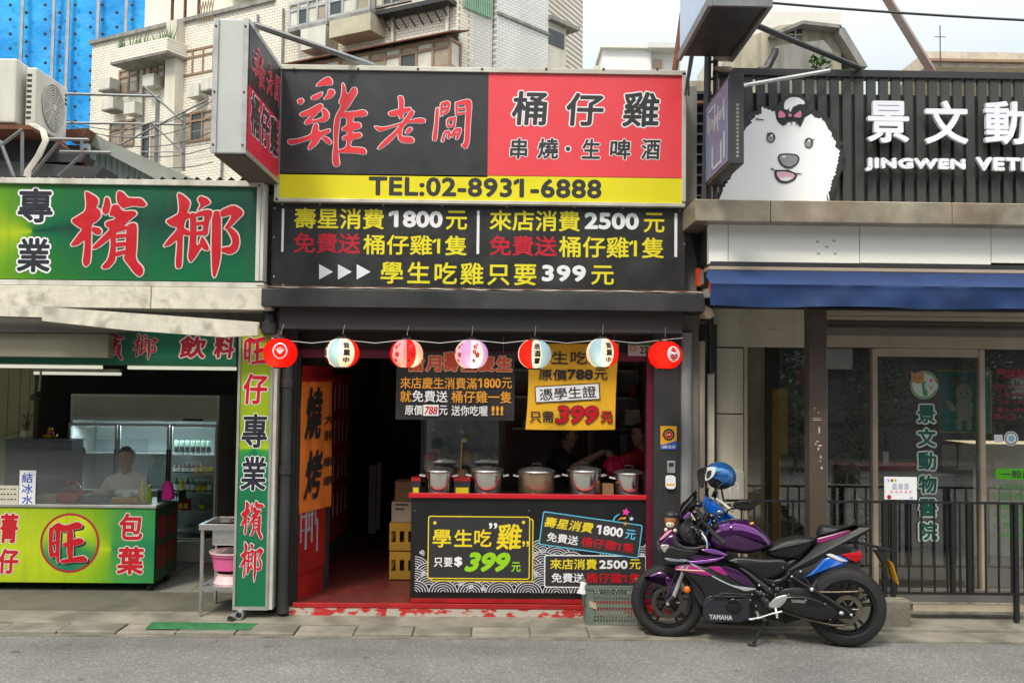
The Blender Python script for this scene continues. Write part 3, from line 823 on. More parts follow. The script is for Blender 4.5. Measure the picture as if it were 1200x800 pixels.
# --- doorway left side: angled red door leaf with the orange banner
u, z = W.uz(347, 600, -.14)
D = Fr(u, -.14, 72)
dl = T('door_leaf', (u, -.14, .122), 'folded red door leaf at the left of the restaurant doorway', 'door')
du = D.uz(386, 560)[0]
MB(D).box(0, du, 0, .03, .122, 2.2).build('leaf_panel', dl, M['redp'])
MB(D).box(du - .08, du + .005, -.01, .035, .122, 1.02).build('stile', dl, M['char'])
nb = T('hanging_banner', tuple(D.w(du / 2, -.02, 1.0)), 'orange cloth banner with large black brush writing inside the doorway', 'banner')
b = MB(D); gg = []
zt, zb = D.uz(365, 447, -.02)[1], D.uz(365, 598, -.02)[1]
for j in range(13):
    for i in range(11): gg.append((.01 + (du - .02) * i / 10, -.022 + .008 * sin(i * 1.7 + j * .3), zb + (zt - zb) * j / 12))
b.add(gg, [(j * 11 + i, j * 11 + i + 1, (j + 1) * 11 + i + 1, (j + 1) * 11 + i) for j in range(12) for i in range(10)], 0, True)
b.build('banner_cloth', nb, mat('orange cloth', (.85, .2, .02), .8, var=.2))
b = MB(D); b.box(.0, du, -.035, -.001, zt, zt + .035); b.build('header_tape', nb, M['redp'])
b = MB(D); H = zt - zb
def dt(s, a0, a1, c0, c1, bo=.03, sh=0):
    b.cut()
    rc = (du * a0, du * a1, zb + H * c0, zb + H * c1); b.geo(glyphs(s, 0, sh), rc, -.034, 0, bo * (rc[3] - rc[2]) * .5, 8)
dt('燒', .12, .62, .56, .95, .05, .2); dt('烤', .14, .66, .1, .46, .05, .2)
dt('大', .72, .98, .66, .74, .05); dt('胖', .72, .98, .53, .61, .05); dt('串', .72, .98, .32, .4, .05); dt('串', .72, .98, .17, .25, .05)
b.build('lettering', nb, M['ink'])
ps = T('door_poster', tuple(D.w(du / 2, -.01, .5)), 'red poster with white strips on the lower door leaf', 'poster')
b = MB(D); b.box(.01, du - .09, -.012, -.001, .35, 1.0); b.build('poster_sheet', ps, M['redp'])
b = MB(D); b.auto = True
for i, (a, z0, z1, w) in enumerate(((.06, .62, .93, .02), (.14, .55, .97, .035), (.2, .7, .9, .02), (.25, .6, .96, .03), (.32, .75, 1.0, .02), (.35, .5, .8, .03))):
    if a < du - .12: b.box(a, a + w, -.014, -.0125, z0, z1)
b.box(.08, .3, -.0145, -.0142, .84, .86); b.box(.08, .26, -.0145, -.0142, .72, .735)
b.build('white_strip', ps, mat('faded white', (.4, .38, .42), .6, var=.3, sc=30))
# menu strips on the left wall
Q = Fr(xl + .06, 0, 90)
mb0 = T('menu_board', (xl + .07, 1.5, 1), 'dark red wall boards with rows of pale vertical menu strips inside the doorway', 'menu board')
b = MB(Q); b.box(.5, 3.2, -.012, -.001, .3, 2.15); b.build('board', mb0, mat('deep red board', (.75, .03, .06), .6, var=.3))
o0 = None
for j in range(4):
    for i in range(9):
        a = .62 + i * .27; z = .55 + j * .4
        if o0 is None:
            b = MB(Q); b.box(a, a + .05, -.018, -.0125, z, z + .28)
            o0 = b.build('menu_strip', mb0, mat('menu strip', (.85, .75, .72), .7, var=.5, sc=20)); q0 = (a, z)
        else:
            o = o0.copy(); COL.objects.link(o); o.parent = mb0; o.location = (0, a - q0[0], z - q0[1] + random.uniform(-.02, .02))
kp = T('added_partition', (W.uz(670, 500, 2.2)[0], 2.2, .122), 'grey shelved partition behind the two people, added nearer to catch daylight', 'partition')  # partition added near the opening so daylight on it lifts the dark interior
pu0, pu1 = W.uz(590, 500, 2.2)[0], xr - .055
MB().box(pu0, pu1, 2.2, 2.25, .122, 2.7).build('partition_wall', kp, mat('partition grey', (.3, .28, .25), .7, var=.4, sc=4))
b = MB(); b.auto = True
for z in (1.55, 1.9, 2.2): b.box(pu0 + .1, pu1 - .1, 1.95, 2.195, z, z + .025)
b.build('shelf_board', kp, M['alum'])
b = MB(); b.hull([(pu0, 1.5, 2.3), (pu0 + 1.1, 1.5, 2.3), (pu0 + 1.1, 1.94, 2.3), (pu0, 1.94, 2.3), (pu0 + .2, 1.6, 2.65), (pu0 + .9, 1.6, 2.65), (pu0 + .9, 1.94, 2.65), (pu0 + .2, 1.94, 2.65)], [(0, 1, 2, 3), (0, 4, 5, 1), (1, 5, 6, 2), (2, 6, 7, 3), (3, 7, 4, 0), (4, 7, 6, 5)]); b.build('extractor_hood', kp, M['alum'])
rnd = random.Random(31)
for i in range(14):
    z = (1.576, 1.926)[i % 2]; u = pu0 + .25 + i * .11; h = rnd.uniform(.1, .22)
    b = MB(); b.lathe([(0, 0), (.045, 0), (.05, h * .7), (.03, h), (0, h)], (u, 2.08, z), 0, 12)
    b.build('storage_jar', None, M[rnd.choice(['white', 'redpl', 'steel', 'card', 'yel'])], label=['first', 'second', 'third', 'fourth', 'fifth', 'sixth', 'seventh'][i // 2] + ' storage jar from the left on the ' + ['lower', 'upper'][i % 2] + ' kitchen shelf behind the people', cat='jar', group='storage jars on the dim kitchen shelves')
# dim things deeper inside: shelf with dishes, fan, tall pale curtain
bs = T('back_shelf', (1.0, 4.2, .12), 'dark shelving at the back of the restaurant', 'shelf')
b = MB(); b.auto = True
for z in (.7, 1.15, 1.6, 2.0): b.box(-.9, 1.3, 4.1, 4.5, z, z + .03)
for u in (-.9, .2, 1.27): b.box(u, u + .03, 4.1, 4.5, .12, 2.1)
b.build('rack', bs, M['dark'])
b = MB(); b.bpx(727, 508, 735, 575, 1.6, 1.64); b.bpx(689, 500, 695, 560, 1.6, 1.64); b.bpx(733, 480, 750, 498, 1.3, 1.33)
b.build('hanging_cloth', None, mat('dull grey cloth', (.4, .4, .37), .8), label='grey cloths hanging behind the counter at the right', cat='cloth')
b = MB(); b.bpx(432, 545, 440, 625, 2.6, 2.7); b.bpx(441, 542, 446, 620, 2.6, 2.7)
b.build('folded_tables', None, mat('dull grey top', (.2, .2, .18), .7), label='folded table tops leaning on the back wall of the passage', cat='table')
b = MB(); b.bpx(586, 492, 592, 550, .9, .93); b.build('wooden_post', None, mat('bare wood post', (.25, .13, .06), .7), label='brown wooden post right of the display case', cat='post')

# --- hanging sheets over the counter
OD, OE = (280, 370, 4), (560, 370, 4)
n1 = -.2
bb = T('hanging_sign', (W.uz(533, 450, n1)[0], n1, W.uz(533, 492, n1)[1]), 'black hanging sheet offering a birthday chicken, left of the yellow banner', 'banner')
b = MB(); u0, u1, z0, z1 = W.rect(464, 413, 603, 492, n1); g = []
for j in range(5):
    for i in range(9): g.append((u0 + (u1 - u0) * i / 8, n1 + .01 + .002 * sin(i * 1.3), z0 + (z1 - z0) * j / 4))
b.add(g, [(j * 9 + i, j * 9 + i + 1, (j + 1) * 9 + i + 1, (j + 1) * 9 + i) for j in range(4) for i in range(8)], 0, True); b.build('sheet', bb, M['sign_black'])
b = MB()
for i, ch in enumerate('當月壽星慶生'):
    x0 = 477 + i * 20.7; y0 = 411 if ch == '壽' else 416
    b.text(ch, (x0, y0, x0 + 20.5, 436), n1, 0, .05, .06, 1)
b.build('lettering', bb, [M['redo'], mat('peach', (.62, .33, .2), .5, var=0)])
b = MB()
b.text('來店慶生消費滿', (469, 442, 559, 455.5), n1, 0, .02); b.text('1800', (560, 443, 587, 454.5), n1, 0, .04); b.text('元', (588, 442.5, 600, 455), n1, 0, .02)
b.text('就', (469, 457.5, 482, 471), n1, 0, .02); b.text('免費送', (483, 457.5, 524.5, 471), n1, 1, .02); b.text('桶仔雞一隻', (529, 458, 599.5, 472), n1, 0, .02)
b.text('原價', (474.5, 474.5, 495.5, 486), n1, 1, .02); b.text('元', (515, 475, 524.5, 486), n1, 1, .02); b.text('送你吃喔', (529, 475, 571.5, 487), n1, 1, .02); b.text('!!!', (576, 475.5, 590, 486.5), n1, 0, .06)
b.cut(); b.bpx(496, 474, 514, 487, n1 - .002, n1 - .0005, 1); b.text('788', (497.5, 476, 513, 485.5), n1 - .003, 2, .03, shear=.2)
b.build('lettering', bb, [M['org'], M['white'], M['pred']])
yb = T('hanging_banner', (W.uz(668, 450, n1)[0], n1, W.uz(668, 503, n1)[1]), 'yellow cloth banner advertising student chicken for 399, hung over the pots', 'banner')
b = MB(); g = []; ny = 10; nx = 16
for j in range(ny + 1):
    for i in range(nx + 1):
        f, h = i / nx, j / ny
        xa = 618.8 + (615.5 - 618.8) * h + 2 * sin(h * 3); xb = 725.8 + (721.2 - 725.8) * h - 1.3 * sin(h * 3)
        u, z = W.uz(xa + (xb - xa) * f, 402 + 101 * h + .8 * sin(f * 3), n1); g.append((u, n1 + .012 + .004 * sin(f * 14 + h * 2) * (1 - .5 * h), z))
b.add(g, [(j * (nx + 1) + i, (j + 1) * (nx + 1) + i, (j + 1) * (nx + 1) + i + 1, j * (nx + 1) + i + 1) for j in range(ny) for i in range(nx)], 0, True)
b.build('banner_cloth', yb, M['bany'])
b = MB()
for ch, a in (('學', 265), ('生', 345), ('吃', 435), ('雞', 520)): b.text(ch, (a, 166, a + 78, 226), n1, 0, .03, org=OE)
b.text('原價', (285, 250, 418, 302), n1, 0, .03, org=OE); b.text('788', (420, 250, 540, 298), n1, 0, .05, org=OE); b.text('元', (545, 250, 608, 300), n1, 0, .03, org=OE)
b.text('只需', (243, 447, 355, 500), n1, 0, .03, org=OE); b.text('399', (360, 418, 568, 508), n1, 2, .055, .03, 0, org=OE, shear=.15); b.text('元', (575, 446, 633, 503), n1, 2, .06, .03, 0, org=OE)
b.cut(); c = W.rect(560 + 268 / 4, 370 + 322 / 4, 560 + 572 / 4, 370 + 400 / 4, n1); cc = ((c[0] + c[1]) / 2, (c[2] + c[3]) / 2)
b.flat(rotp([(c[0], c[2]), (c[1], c[2]), (c[1], c[3]), (c[0], c[3])], cc, 3.8), n1 - .0002, 0)
i_ = .008; b.flat(rotp([(c[0] + i_, c[2] + i_), (c[1] - i_, c[2] + i_), (c[1] - i_, c[3] - i_), (c[0] + i_, c[3] - i_)], cc, 3.8), n1 - .0008, 1)
b.text('憑學生證', (288, 334, 555, 390), n1 - .0012, 0, .03, rot=3.8, org=OE)
b.build('lettering', yb, [M['navy'], M['white'], M['pred']])
for (px0, px1, t) in ((480, 590, 'black'), (622, 720, 'yellow')):
    b = MB(); b.auto = True
    for p in (px0, px1):
        u, z = W.uz(p, 413 if t == 'black' else 404, n1); b.tube([(u, n1 + .01, z), (u, n1 + .03, z + .14)], .002, 0, 5)
    b.build('cord', bb if t == 'black' else yb, M['alum'])
np_ = T('house_number_plate', (W.uz(752, 418, -.16)[0], -.16, W.uz(752, 418, -.16)[1]), 'small green and white house number plate above the right of the doorway', 'number plate')
b = MB(); b.bpx(736, 401, 771, 417, -.165, -.16); b.build('plate', np_, M['cream'])
b = MB(); b.bpx(736.5, 401.5, 770.5, 404.5, -.1665, -.1655, 1); b.text('27', (750, 406, 759.5, 414.5), -.1665, 0, .02); b.text('號', (761, 406, 769, 414), -.1665, 0, 0)
ring(b, circ(W.uz(742, 408, -.166), .028), circ(W.uz(742, 408, -.166), .02), -.1665, 2); b.build('lettering', np_, [M['ink'], mat('plate green', (.02, .2, .08), .4, var=0), M['redo']])

# ================================================================== fascias, main signs
b = MB(); u0, u1, z0, z1 = W.rect(306, 341, 826, 362, -.62)
fs = T('canopy', ((u0 + u1) / 2, -.4, z0), 'dark grey sheet metal canopy right across the restaurant under the signs', 'canopy')
b.box(u0, u1, -.62, -.2, z0, z1); b.build('fascia', fs, M['char'], bev=.006)
MB().bpx(327, 362.5, 800, 388, -.5, -.15).build('shutter_box', fs, M['dark'], bev=.006)
b = MB(); u0, z = W.uz(300, 340, -.63); u1 = W.uz(826, 341, -.63)[0]
for j, (m, dz) in enumerate(((0, 0), (1, .008))):
    b.tube([(u0 + (u1 - u0) * i / 40, -.615 + .006 * sin(i * 1.9 + j), z0 + (z1 - z0) + .008 + dz + .006 * abs(sin(i * 1.1 + j * 2))) for i in range(41)], .005, m, 5)
b.build('cable', fs, [M['cream'], M['rust']])
b = MB(); b.lathe([(.05, 0), (.07, .01), (.07, .1), (.05, .12), (.05, .17)], (W.uz(316, 380, -.45)[0], -.45, W.uz(316, 392, -.45)[1]), 0, 14)
b.tube([(W.uz(316, 384, -.4)[0], -.4, W.uz(316, 384, -.4)[1]), (W.uz(316, 364, -.4)[0], -.4, W.uz(316, 364, -.4)[1])], .06)
b.build('pipe_elbow', fs, M['char'])

YS = -.45
sg = T('signboard', (W.uz(564, 160, YS)[0], YS, W.uz(564, 238, YS)[1]), 'large black, red and yellow restaurant lightbox sign with telephone number', 'sign')
b = MB()
b.bpx(322.5, 79, 804, 84.5, YS - .02, YS + .2); b.bpx(322.5, 235, 803, 239, YS - .02, YS + .2)
b.bpx(322.5, 84, 327.5, 236, YS - .02, YS + .2); b.bpx(799.5, 85, 804, 236, YS - .02, YS + .2)
b.build('sign_frame', sg, M['frame'], bev=.003)
b = MB(); b.bpx(327, 83, 800, 236, YS + .01, YS + .19); b.build('box_body', sg, M['alum'])
b = MB(); b.bpx(327, 83.5, 572, 206, YS, YS + .008); b.build('black_panel', sg, mat('washed black panel', (.036, .037, .041), .35, var=.08, sc=2))
b = MB(); b.bpx(572, 84, 800, 207, YS, YS + .008); b.build('red_panel', sg, M['wred'])
b = MB(); b.bpx(327, 206, 800, 236, YS, YS + .008); b.build('yellow_panel', sg, M['yel'])
OS = (560, 0, 3.3333)
b = MB(); nn = YS - .0012
for ch, r in (('桶', (127, 352, 277, 495)), ('仔', (340, 359, 497, 498)), ('雞', (558, 354, 715, 502)), ('串', (122, 537, 197, 624)), ('燒', (229, 537, 318, 624)), ('生', (402, 540, 480, 624)), ('啤', (512, 541, 600, 627)), ('酒', (635, 541, 717, 627))):
    b.text(ch, r, nn, 0, .042, .035, 1, org=OS, shear=.06)
b.cut(); c = W.uz(560 + 352 / 3.333, 582 / 3.333, nn); b.flat(circ(c, .03), nn, 1); b.flat(circ(c, .02), nn - .0012, 0)
b.build('lettering', sg, [M['ink'], M['white']])
b = MB(); b.text('TEL:02-8931-6888', (432, 208.5, 705, 231), nn, 0, .045, sp=1.06); b.build('lettering', sg, [M['ink']])
JI = [[(232,118),(262,88),(300,68),(322,90),(320,118),(280,116),(240,124)], [(132,195),(160,186),(168,204),(152,222),(134,212)], [(205,180),(245,160),(270,152),(262,176),(235,196),(208,194)], [(275,188),(296,165),(300,138),(328,140),(336,160),(312,188),(280,194)],
 [(145,268),(200,245),(252,215),(270,222),(268,240),(200,310),(245,300),(275,285),(262,248),(282,240),(305,270),(300,300),(275,318),(240,312),(180,332),(168,318),(210,275),(165,288),(148,282)],
 [(82,410),(130,408),(205,385),(215,345),(225,322),(245,325),(245,370),(310,350),(308,370),(262,392),(235,440),(195,468),(188,455),(215,405),(150,425),(100,440),(80,428)], [(268,390),(300,400),(320,425),(305,440),(282,420),(265,405)],
 [(374,100),(388,115),(396,160),(410,165),(430,128),(452,130),(456,158),(430,200),(405,240),(380,260),(362,300),(352,380),(350,440),(355,500),(362,545),(345,560),(325,545),(322,500),(330,440),(328,360),(335,290),(372,225),(355,210),(372,170)],
 [(372,262),(440,258),(490,248),(512,265),(500,285),(435,287),(430,318),(470,318),(478,335),(470,350),(432,360),(430,378),(470,370),(482,388),(470,402),(428,408),(412,450),(490,453),(506,472),(500,492),(440,482),(355,482),(345,470),(395,455),(402,410),(378,412),(375,395),(402,385),(402,362),(375,362),(373,348),(400,332),(400,292),(370,290)]]
LAO = [[(625,260),(680,245),(745,235),(748,250),(690,275),(640,285),(625,275)], [(675,172),(708,178),(706,290),(680,300),(682,220)], [(545,335),(600,345),(690,320),(790,292),(825,300),(820,322),(720,318),(640,345),(580,368),(560,355)],
 [(748,248),(768,262),(720,325),(670,380),(630,425),(580,462),(562,460),(600,415),(660,365),(710,300)], [(680,345),(702,345),(692,393),(750,395),(765,412),(755,430),(700,428),(675,405)], [(735,342),(758,350),(730,380),(712,372)]]
BAN = [[(880,240),(897,235),(893,330),(886,405),(878,420),(863,412),(864,390),(874,330)], [(905,212),(918,208),(920,240),(915,285),(903,285)], [(915,208),(945,200),(960,212),(950,262),(920,280),(918,268),(938,252),(944,218),(918,222)], [(916,238),(942,232),(940,244),(916,250)],
 [(985,207),(998,210),(1000,275),(986,280)], [(992,206),(1060,190),(1076,212),(1066,330),(1062,420),(1046,465),(1015,440),(1035,430),(1040,330),(1046,218),(1000,224)], [(998,240),(1042,234),(1042,246),(998,252)], [(998,266),(1042,260),(1042,273),(998,279)],
 [(938,296),(992,285),(990,298),(950,306),(950,335),(985,328),(985,340),(940,348)], [(975,290),(992,288),(984,338),(972,340)], [(925,365),(960,358),(955,408),(942,404),(944,372),(932,375),(922,425),(908,420)], [(975,352),(1015,345),(1020,362),(1000,412),(985,408),(1003,362),(985,365),(972,400),(962,396)], [(950,380),(1000,372),(998,384),(952,390)]]
OJ = (320, 75, 4.615)
for P in (JI, LAO, BAN):
    b = MB(); b.strokes(P, None, nn, 0, .0065, 1, org=OJ, k=12); b.build('brush_lettering', sg, [mat('lit red', (.72, .035, .05), .4, var=.04), M['white']] if P is JI else [sg_m, M['white']])
    sg_m = bpy.data.materials['lit red']
b = MB(); b.auto = True
for px in (345, 420, 490, 565, 640, 707, 770): b.lathe([(.012, 0), (.01, -.006), (0, -.007)], (*[W.uz(px, 82, YS)[0]], YS - .021, W.uz(px, 82, YS)[1]), 0, 8, 'n')
b.build('screw', sg, M['rust'])

YB = -.4
bk = T('price_signboard', (W.uz(560, 290, YB)[0], YB, W.uz(560, 339, YB)[1]), 'wide black signboard with yellow, white and red price offers below the lightbox', 'sign')
MB().bpx(318, 239.5, 803, 338, YB, YB + .06).build('board', bk, M['sign_black'], bev=.003)
O3, O5 = (300, 220, 4), (560, 220, 4); nn = YB - .0012
b = MB()
b.text('壽星消費', (180, 97, 600, 193), nn, 0, .032, org=O3); b.text('元', (890, 108, 990, 197), nn, 0, .032, org=O3)
b.text('桶仔雞1隻', (502, 222, 988, 315), nn, 0, .032, org=O3); b.text('來店消費', (55, 107, 478, 203), nn, 0, .032, org=O5); b.text('元', (778, 118, 875, 210), nn, 0, .032, org=O5)
b.text('桶仔雞1隻', (380, 230, 872, 328), nn, 0, .032, org=O5); b.text('學生吃雞只要', (446, 307.5, 628.7, 333.5), nn, 0, .032, sp=1.2); b.text('元', (532, 365, 638, 455), nn, 0, .032, org=O5)
b.build('yellow_lettering', bk, [mat('board yellow', (.78, .68, .02), .4, var=.03)])
b = MB(); b.text('免費送', (177, 212, 490, 307), nn, 0, .035, org=O3); b.text('免費送', (55, 225, 370, 320), nn, 0, .035, org=O5); b.build('red_lettering', bk, [M['sred']])
b = MB(); b.text('1800', (622, 108, 875, 187), nn, 0, .055, org=O3); b.text('2500', (500, 117, 755, 196), nn, 0, .055, org=O5); b.text('399', (300, 362, 507, 440), nn, 0, .055, org=O5, sp=1.1)
b.auto = True
for x0, y0, x1, y1 in ((330, 244.5, 332.7, 295), (558.7, 247, 561.8, 297.5), (790.3, 250, 793.7, 301)): b.bpx(x0, y0, x1, y1, nn, nn + .0008)
for x0 in (374, 396, 418): b.flat(W.pts([(x0, 309.5), (x0 + 16.3, 318.5), (x0, 327.5)], nn), nn)
b.build('white_lettering', bk, [M['white']])
b = MB(); b.auto = True
for px, py in ((322, 243), (331, 238.5), (375, 239), (449, 239.5), (518, 240), (594, 241), (673, 242), (730, 243), (797, 246), (802, 262), (802, 285), (321, 323), (332, 333), (470, 337), (543, 337), (560, 337), (630, 338), (391, 336), (321, 277)):
    u, z = W.uz(px, py + 1, nn); b.lathe([(.009, 0), (.008, -.004), (0, -.005)], (u, nn, z), 0, 8, 'n')
b.build('screw', bk, M['alum'])

# --- projecting side sign of the restaurant
hx0, hx1 = W.uz(250.5, 100, -1.53)[0], W.uz(289, 100, -1.53)[0]
hz1, hz0 = W.uz(270, 22.5, -1.53)[1], W.uz(268, 179.5, -1.53)[1]
hs = T('projecting_sign', (hx1, -1, hz0), 'black and red box sign projecting over the street, left of the big sign', 'sign')
MB().box(hx0, hx1, -1.53, -.45, hz0, hz1).build('sign_box', hs, mat('sign end sheet', (.5, .52, .49), .4, .1, .08, 3), bev=.008)
b = MB()
for x in (hx0 - .008, hx1 - .03): b.box(x, x + .038, -1.545, -1.53, hz0, hz1)
b.box(hx1 + .0, hx1 + .01, -1.53, -.45, hz0 - .005, hz0 + .03); b.box(hx1, hx1 + .01, -1.53, -.45, hz1 - .03, hz1 + .005); b.box(hx1, hx1 + .01, -.49, -.45, hz0 + .03, hz1 - .03)
for z in (hz0 + .06, (hz0 + hz1) / 2 - .05, hz1 - .06):
    for x in (hx0 + .01, hx1 - .015): b.ball((x, -1.547, z), .009, 1, 8, 5)
b.build('edge_trim', hs, [M['alum'], M['rust']])
MB().box(hx0 + .01, hx1 - .01, -1.5, -.47, hz0 - .012, hz0 - .001).build('underside', hs, mat('dark underside', (.1, .09, .075), .8, dirt=.5))  # darker sheet under the sign box
HF = Fr(hx1 + .004, -1.53, 90); L = 1.08; H = hz1 - hz0; zm = hz0 + H * .52
b = MB(HF); b.box(.03, L - .04, -.004, 0, zm, hz1 - .03); b.build('black_panel', hs, M['sign_black'])
b = MB(HF); b.box(.03, L - .04, -.0041, 0, hz0 + .03, zm); b.build('red_panel', hs, mat('side red', (.62, .02, .05), .4, var=.06))
b = MB(HF)
def hst(P, a0, a1, z0, z1):
    b.cut()
    xs = [p[0] for q in P for p in q]; ys = [p[1] for q in P for p in q]
    c = 0
    for rad, m, dn in ((.006, 1, .006), (0, 0, .009)):
        for i in range(8 if rad else 1):
            for q in P:
                pl = smooth_poly([(a0 + (x - min(xs)) / (max(xs) - min(xs)) * (a1 - a0) + rad * cos(i * pi / 4), z1 - (y - min(ys)) / (max(ys) - min(ys)) * (z1 - z0) + rad * sin(i * pi / 4)) for x, y in q])
                b.flat(pl, -dn - c * .00003, m); c += 1
hst(JI, .08, .5, zm + .06, hz1 - .12); hst(LAO, .55, .78, zm + .1, zm + .38); hst(BAN, .82, 1.0, zm + .09, zm + .37)
b.build('brush_lettering', hs, [M['sred'], M['lpink']])
b = MB(HF)
for i, ch in enumerate('桶仔雞'):
    b.cut(); a = .1 + i * .31; z = hz0 + .2; rc = (a, a + .25, z, z + .3)
    g = glyphs(ch, 0, 0); b.geo(g, rc, -.006, 1, .022, 12); b.geo(g, rc, -.008, 0, .012, 8)
b.build('lettering', hs, [M['ink'], M['white']])
br = MB(); a = (*[W.uz(297, 29, -1.3)[0]], -1.3, W.uz(297, 29, -1.3)[1]); c = (*[W.uz(437, 77, -.3)[0]], -.3, W.uz(437, 77, -.3)[1])
br.tube([a, c], .025, 0, 6); br.build('stay_bar', hs, M['galv'])

# ================================================================== lanterns
LS = Fr()
def lantern(px, py, w, h, base, stripes, lab, deco, rot=0.0, power=1.3, bulb=(0, 0)):
    n = -.78
    u, z = W.uz(px, py, n); r = w / 2 * (8.6 + n) / FPX; hh = h / 2 * (8.6 + n) / FPX
    t = T('paper_lantern', (u, n, z - hh), lab, 'lantern', 'row of lit round paper lanterns over the restaurant front')
    prof = []; K = 36
    for i in range(K + 1):
        a = -pi / 2 * .86 + pi * .86 * i / K
        rr = r * cos(a) ** .85; prof.append((rr * (1 + .012 * ((i % 2) * 2 - 1)), hh * sin(a) / sin(pi / 2 * .86)))
    m, tr, bs = nt('lantern paper'); tr.nodes.remove(bs)
    tc = tr.nodes.new('ShaderNodeTexCoord'); sx = tr.nodes.new('ShaderNodeSeparateXYZ'); tr.links.new(tc.outputs['Object'], sx.inputs[0])
    if stripes:
        at = N(tr, 'ShaderNodeMath', operation='ARCTAN2'); tr.links.new(sx.outputs['X'], at.inputs[0])
        ng = N(tr, 'ShaderNodeMath', operation='MULTIPLY'); ng.inputs[1].default_value = -1; tr.links.new(sx.outputs['Y'], ng.inputs[0]); tr.links.new(ng.outputs[0], at.inputs[1])
        mr = N(tr, 'ShaderNodeMapRange'); mr.inputs[1].default_value = -pi / 2; mr.inputs[2].default_value = pi / 2; tr.links.new(at.outputs[0], mr.inputs[0])
        c = ramp(tr, mr.outputs[0], stripes, 'CONSTANT')
    else: c = mixc(tr, 0, base, base)
    d = tr.nodes.new('ShaderNodeBsdfDiffuse'); tl = tr.nodes.new('ShaderNodeBsdfTranslucent'); mx = tr.nodes.new('ShaderNodeMixShader'); mx.inputs[0].default_value = .62
    tr.links.new(c, d.inputs[0]); tr.links.new(c, tl.inputs[0]); tr.links.new(d.outputs[0], mx.inputs[1]); tr.links.new(tl.outputs[0], mx.inputs[2]); tr.links.new(mx.outputs[0], tr.nodes['Material Output'].inputs['Surface'])
    zc = z
    b = MB(); b.lathe(prof, (u, n, zc), 0, 40); sh = b.build('paper_shell', t, m, ang=80)
    # object coordinates of the shell must be centred on it
    sh.location = (0, 0, hh)
    for v in sh.data.vertices: v.co.z -= hh
    b = MB()
    b.auto = True
    for s in (-1, 1): b.lathe([(r * .38, -.006), (r * .4, 0), (r * .38, .008), (r * .3, .008), (r * .3, -.006)], (u, n, zc + s * (hh + .001)), 0, 20)
    b.tube([(u - r * .36, n, zc + hh), (u, n, zc + hh + .035), (u + r * .36, n, zc + hh)], .002, 0, 4)
    b.build('end_ring', t, M['blk_gl'])
    b = MB(); b.tube([(u, n, zc + hh + .035), (u + .01, n + .05, zc + hh + .12)], .0016, 0, 4); b.build('hook_wire', t, M['alum'])
    l = bpy.data.lights.new('lantern_bulb', 'POINT'); l.energy = power; l.color = (1, .72, .38); l.shadow_soft_size = .018
    lo = bpy.data.objects.new('bulb', l); COL.objects.link(lo); lo.parent = t; lo.location = (bulb[0] * r, -.45 * r, hh + bulb[1] * hh)
    # printed marks wrapped on the paper
    b = MB()
    def wrapv(x, y):      # x: angle from the front, y: height share
        a = y * pi / 2 * .86; rr = r * cos(a) ** .85 * 1.016 + .0008
        return (u + rr * sin(x), n - rr * cos(x), zc + hh * sin(a) / sin(pi / 2 * .86))
    for kind, arg in deco:
        if kind == 'text':
            s, ang, m_ = arg[0], arg[1], arg[2]
            for i, ch in enumerate(s):
                V, F = glyphs(ch); x0 = min(v[0] for v in V); x1 = max(v[0] for v in V); y0 = min(v[1] for v in V); y1 = max(v[1] for v in V)
                ch_h = 1.15 / len(s); yc = .58 - i * ch_h * 1.0 - ch_h / 2
                for dx, dy in ((0, 0), (.025, 0), (-.025, 0), (0, .02), (0, -.02)):
                    b.add([wrapv(ang + ((v[0] - x0) / (x1 - x0) - .5) * .38 + dx, yc + ((v[1] - y0) / (y1 - y0) - .5) * ch_h * .82 + dy) for v in V], F, m_)
        if kind == 'flowers':
            rnd = random.Random(arg[1]); 
            for (a, y, s) in arg[2]:
                for p in range(5):
                    ca, cy = a + s * .55 * sin(p * 2 * pi / 5), y + s * .55 * cos(p * 2 * pi / 5)
                    b.add([wrapv(ca + s * .42 * cos(q * pi / 4), cy + s * .42 * sin(q * pi / 4)) for q in range(8)], [tuple(range(8))], arg[0])
        if kind == 'crest':
            ang, yy, s, m_ = arg
            A = [wrapv(ang + s * cos(q * pi / 12), yy + s * sin(q * pi / 12)) for q in range(24)]; B = [wrapv(ang + s * .84 * cos(q * pi / 12), yy + s * .84 * sin(q * pi / 12)) for q in range(24)]
            b.add(A + B, [(q, (q + 1) % 24, 24 + (q + 1) % 24, 24 + q) for q in range(24)], m_)
            for p in (-50, -25, 0, 25, 50):
                a = R(p); L_ = s * .72
                pts = [(0, -.5), (.16, -.05), (0, .62), (-.16, -.05)]
                b.add([wrapv(ang + s * (x * cos(a) + (y + .3) * sin(a)) * .9, yy + s * (-x * sin(a) + (y + .3) * cos(a) - .3) * .9) for x, y in pts], [(0, 1, 2, 3)], m_)
        if kind == 'disc':
            ang, yy, s, m_ = arg
            b.add([wrapv(ang, yy)] + [wrapv(ang + s * cos(q * pi / 12), yy + s * sin(q * pi / 12)) for q in range(24)], [(0, q + 1, (q + 1) % 24 + 1) for q in range(24)], m_)
            for p in (0, 120, 240):
                a = R(p)
                b.add([(lambda w_: (w_[0], w_[1] - .0012, w_[2]))(wrapv(ang + s * (x * cos(a) - y * sin(a)), yy + s * (x * sin(a) + y * cos(a)))) for x, y in ((0, .08), (.17, .42), (0, .62), (-.17, .42))], [(0, 1, 2, 3)], 2)
    if b.v: b.build('printed_mark', t, [M['white'], M['ink'], M['pred']])
    return t
cr, wh, te, pk, pu = (.85, .02, .015), (.85, .82, .75), (.3, .56, .78), (.85, .3, .4), (.55, .38, .75)
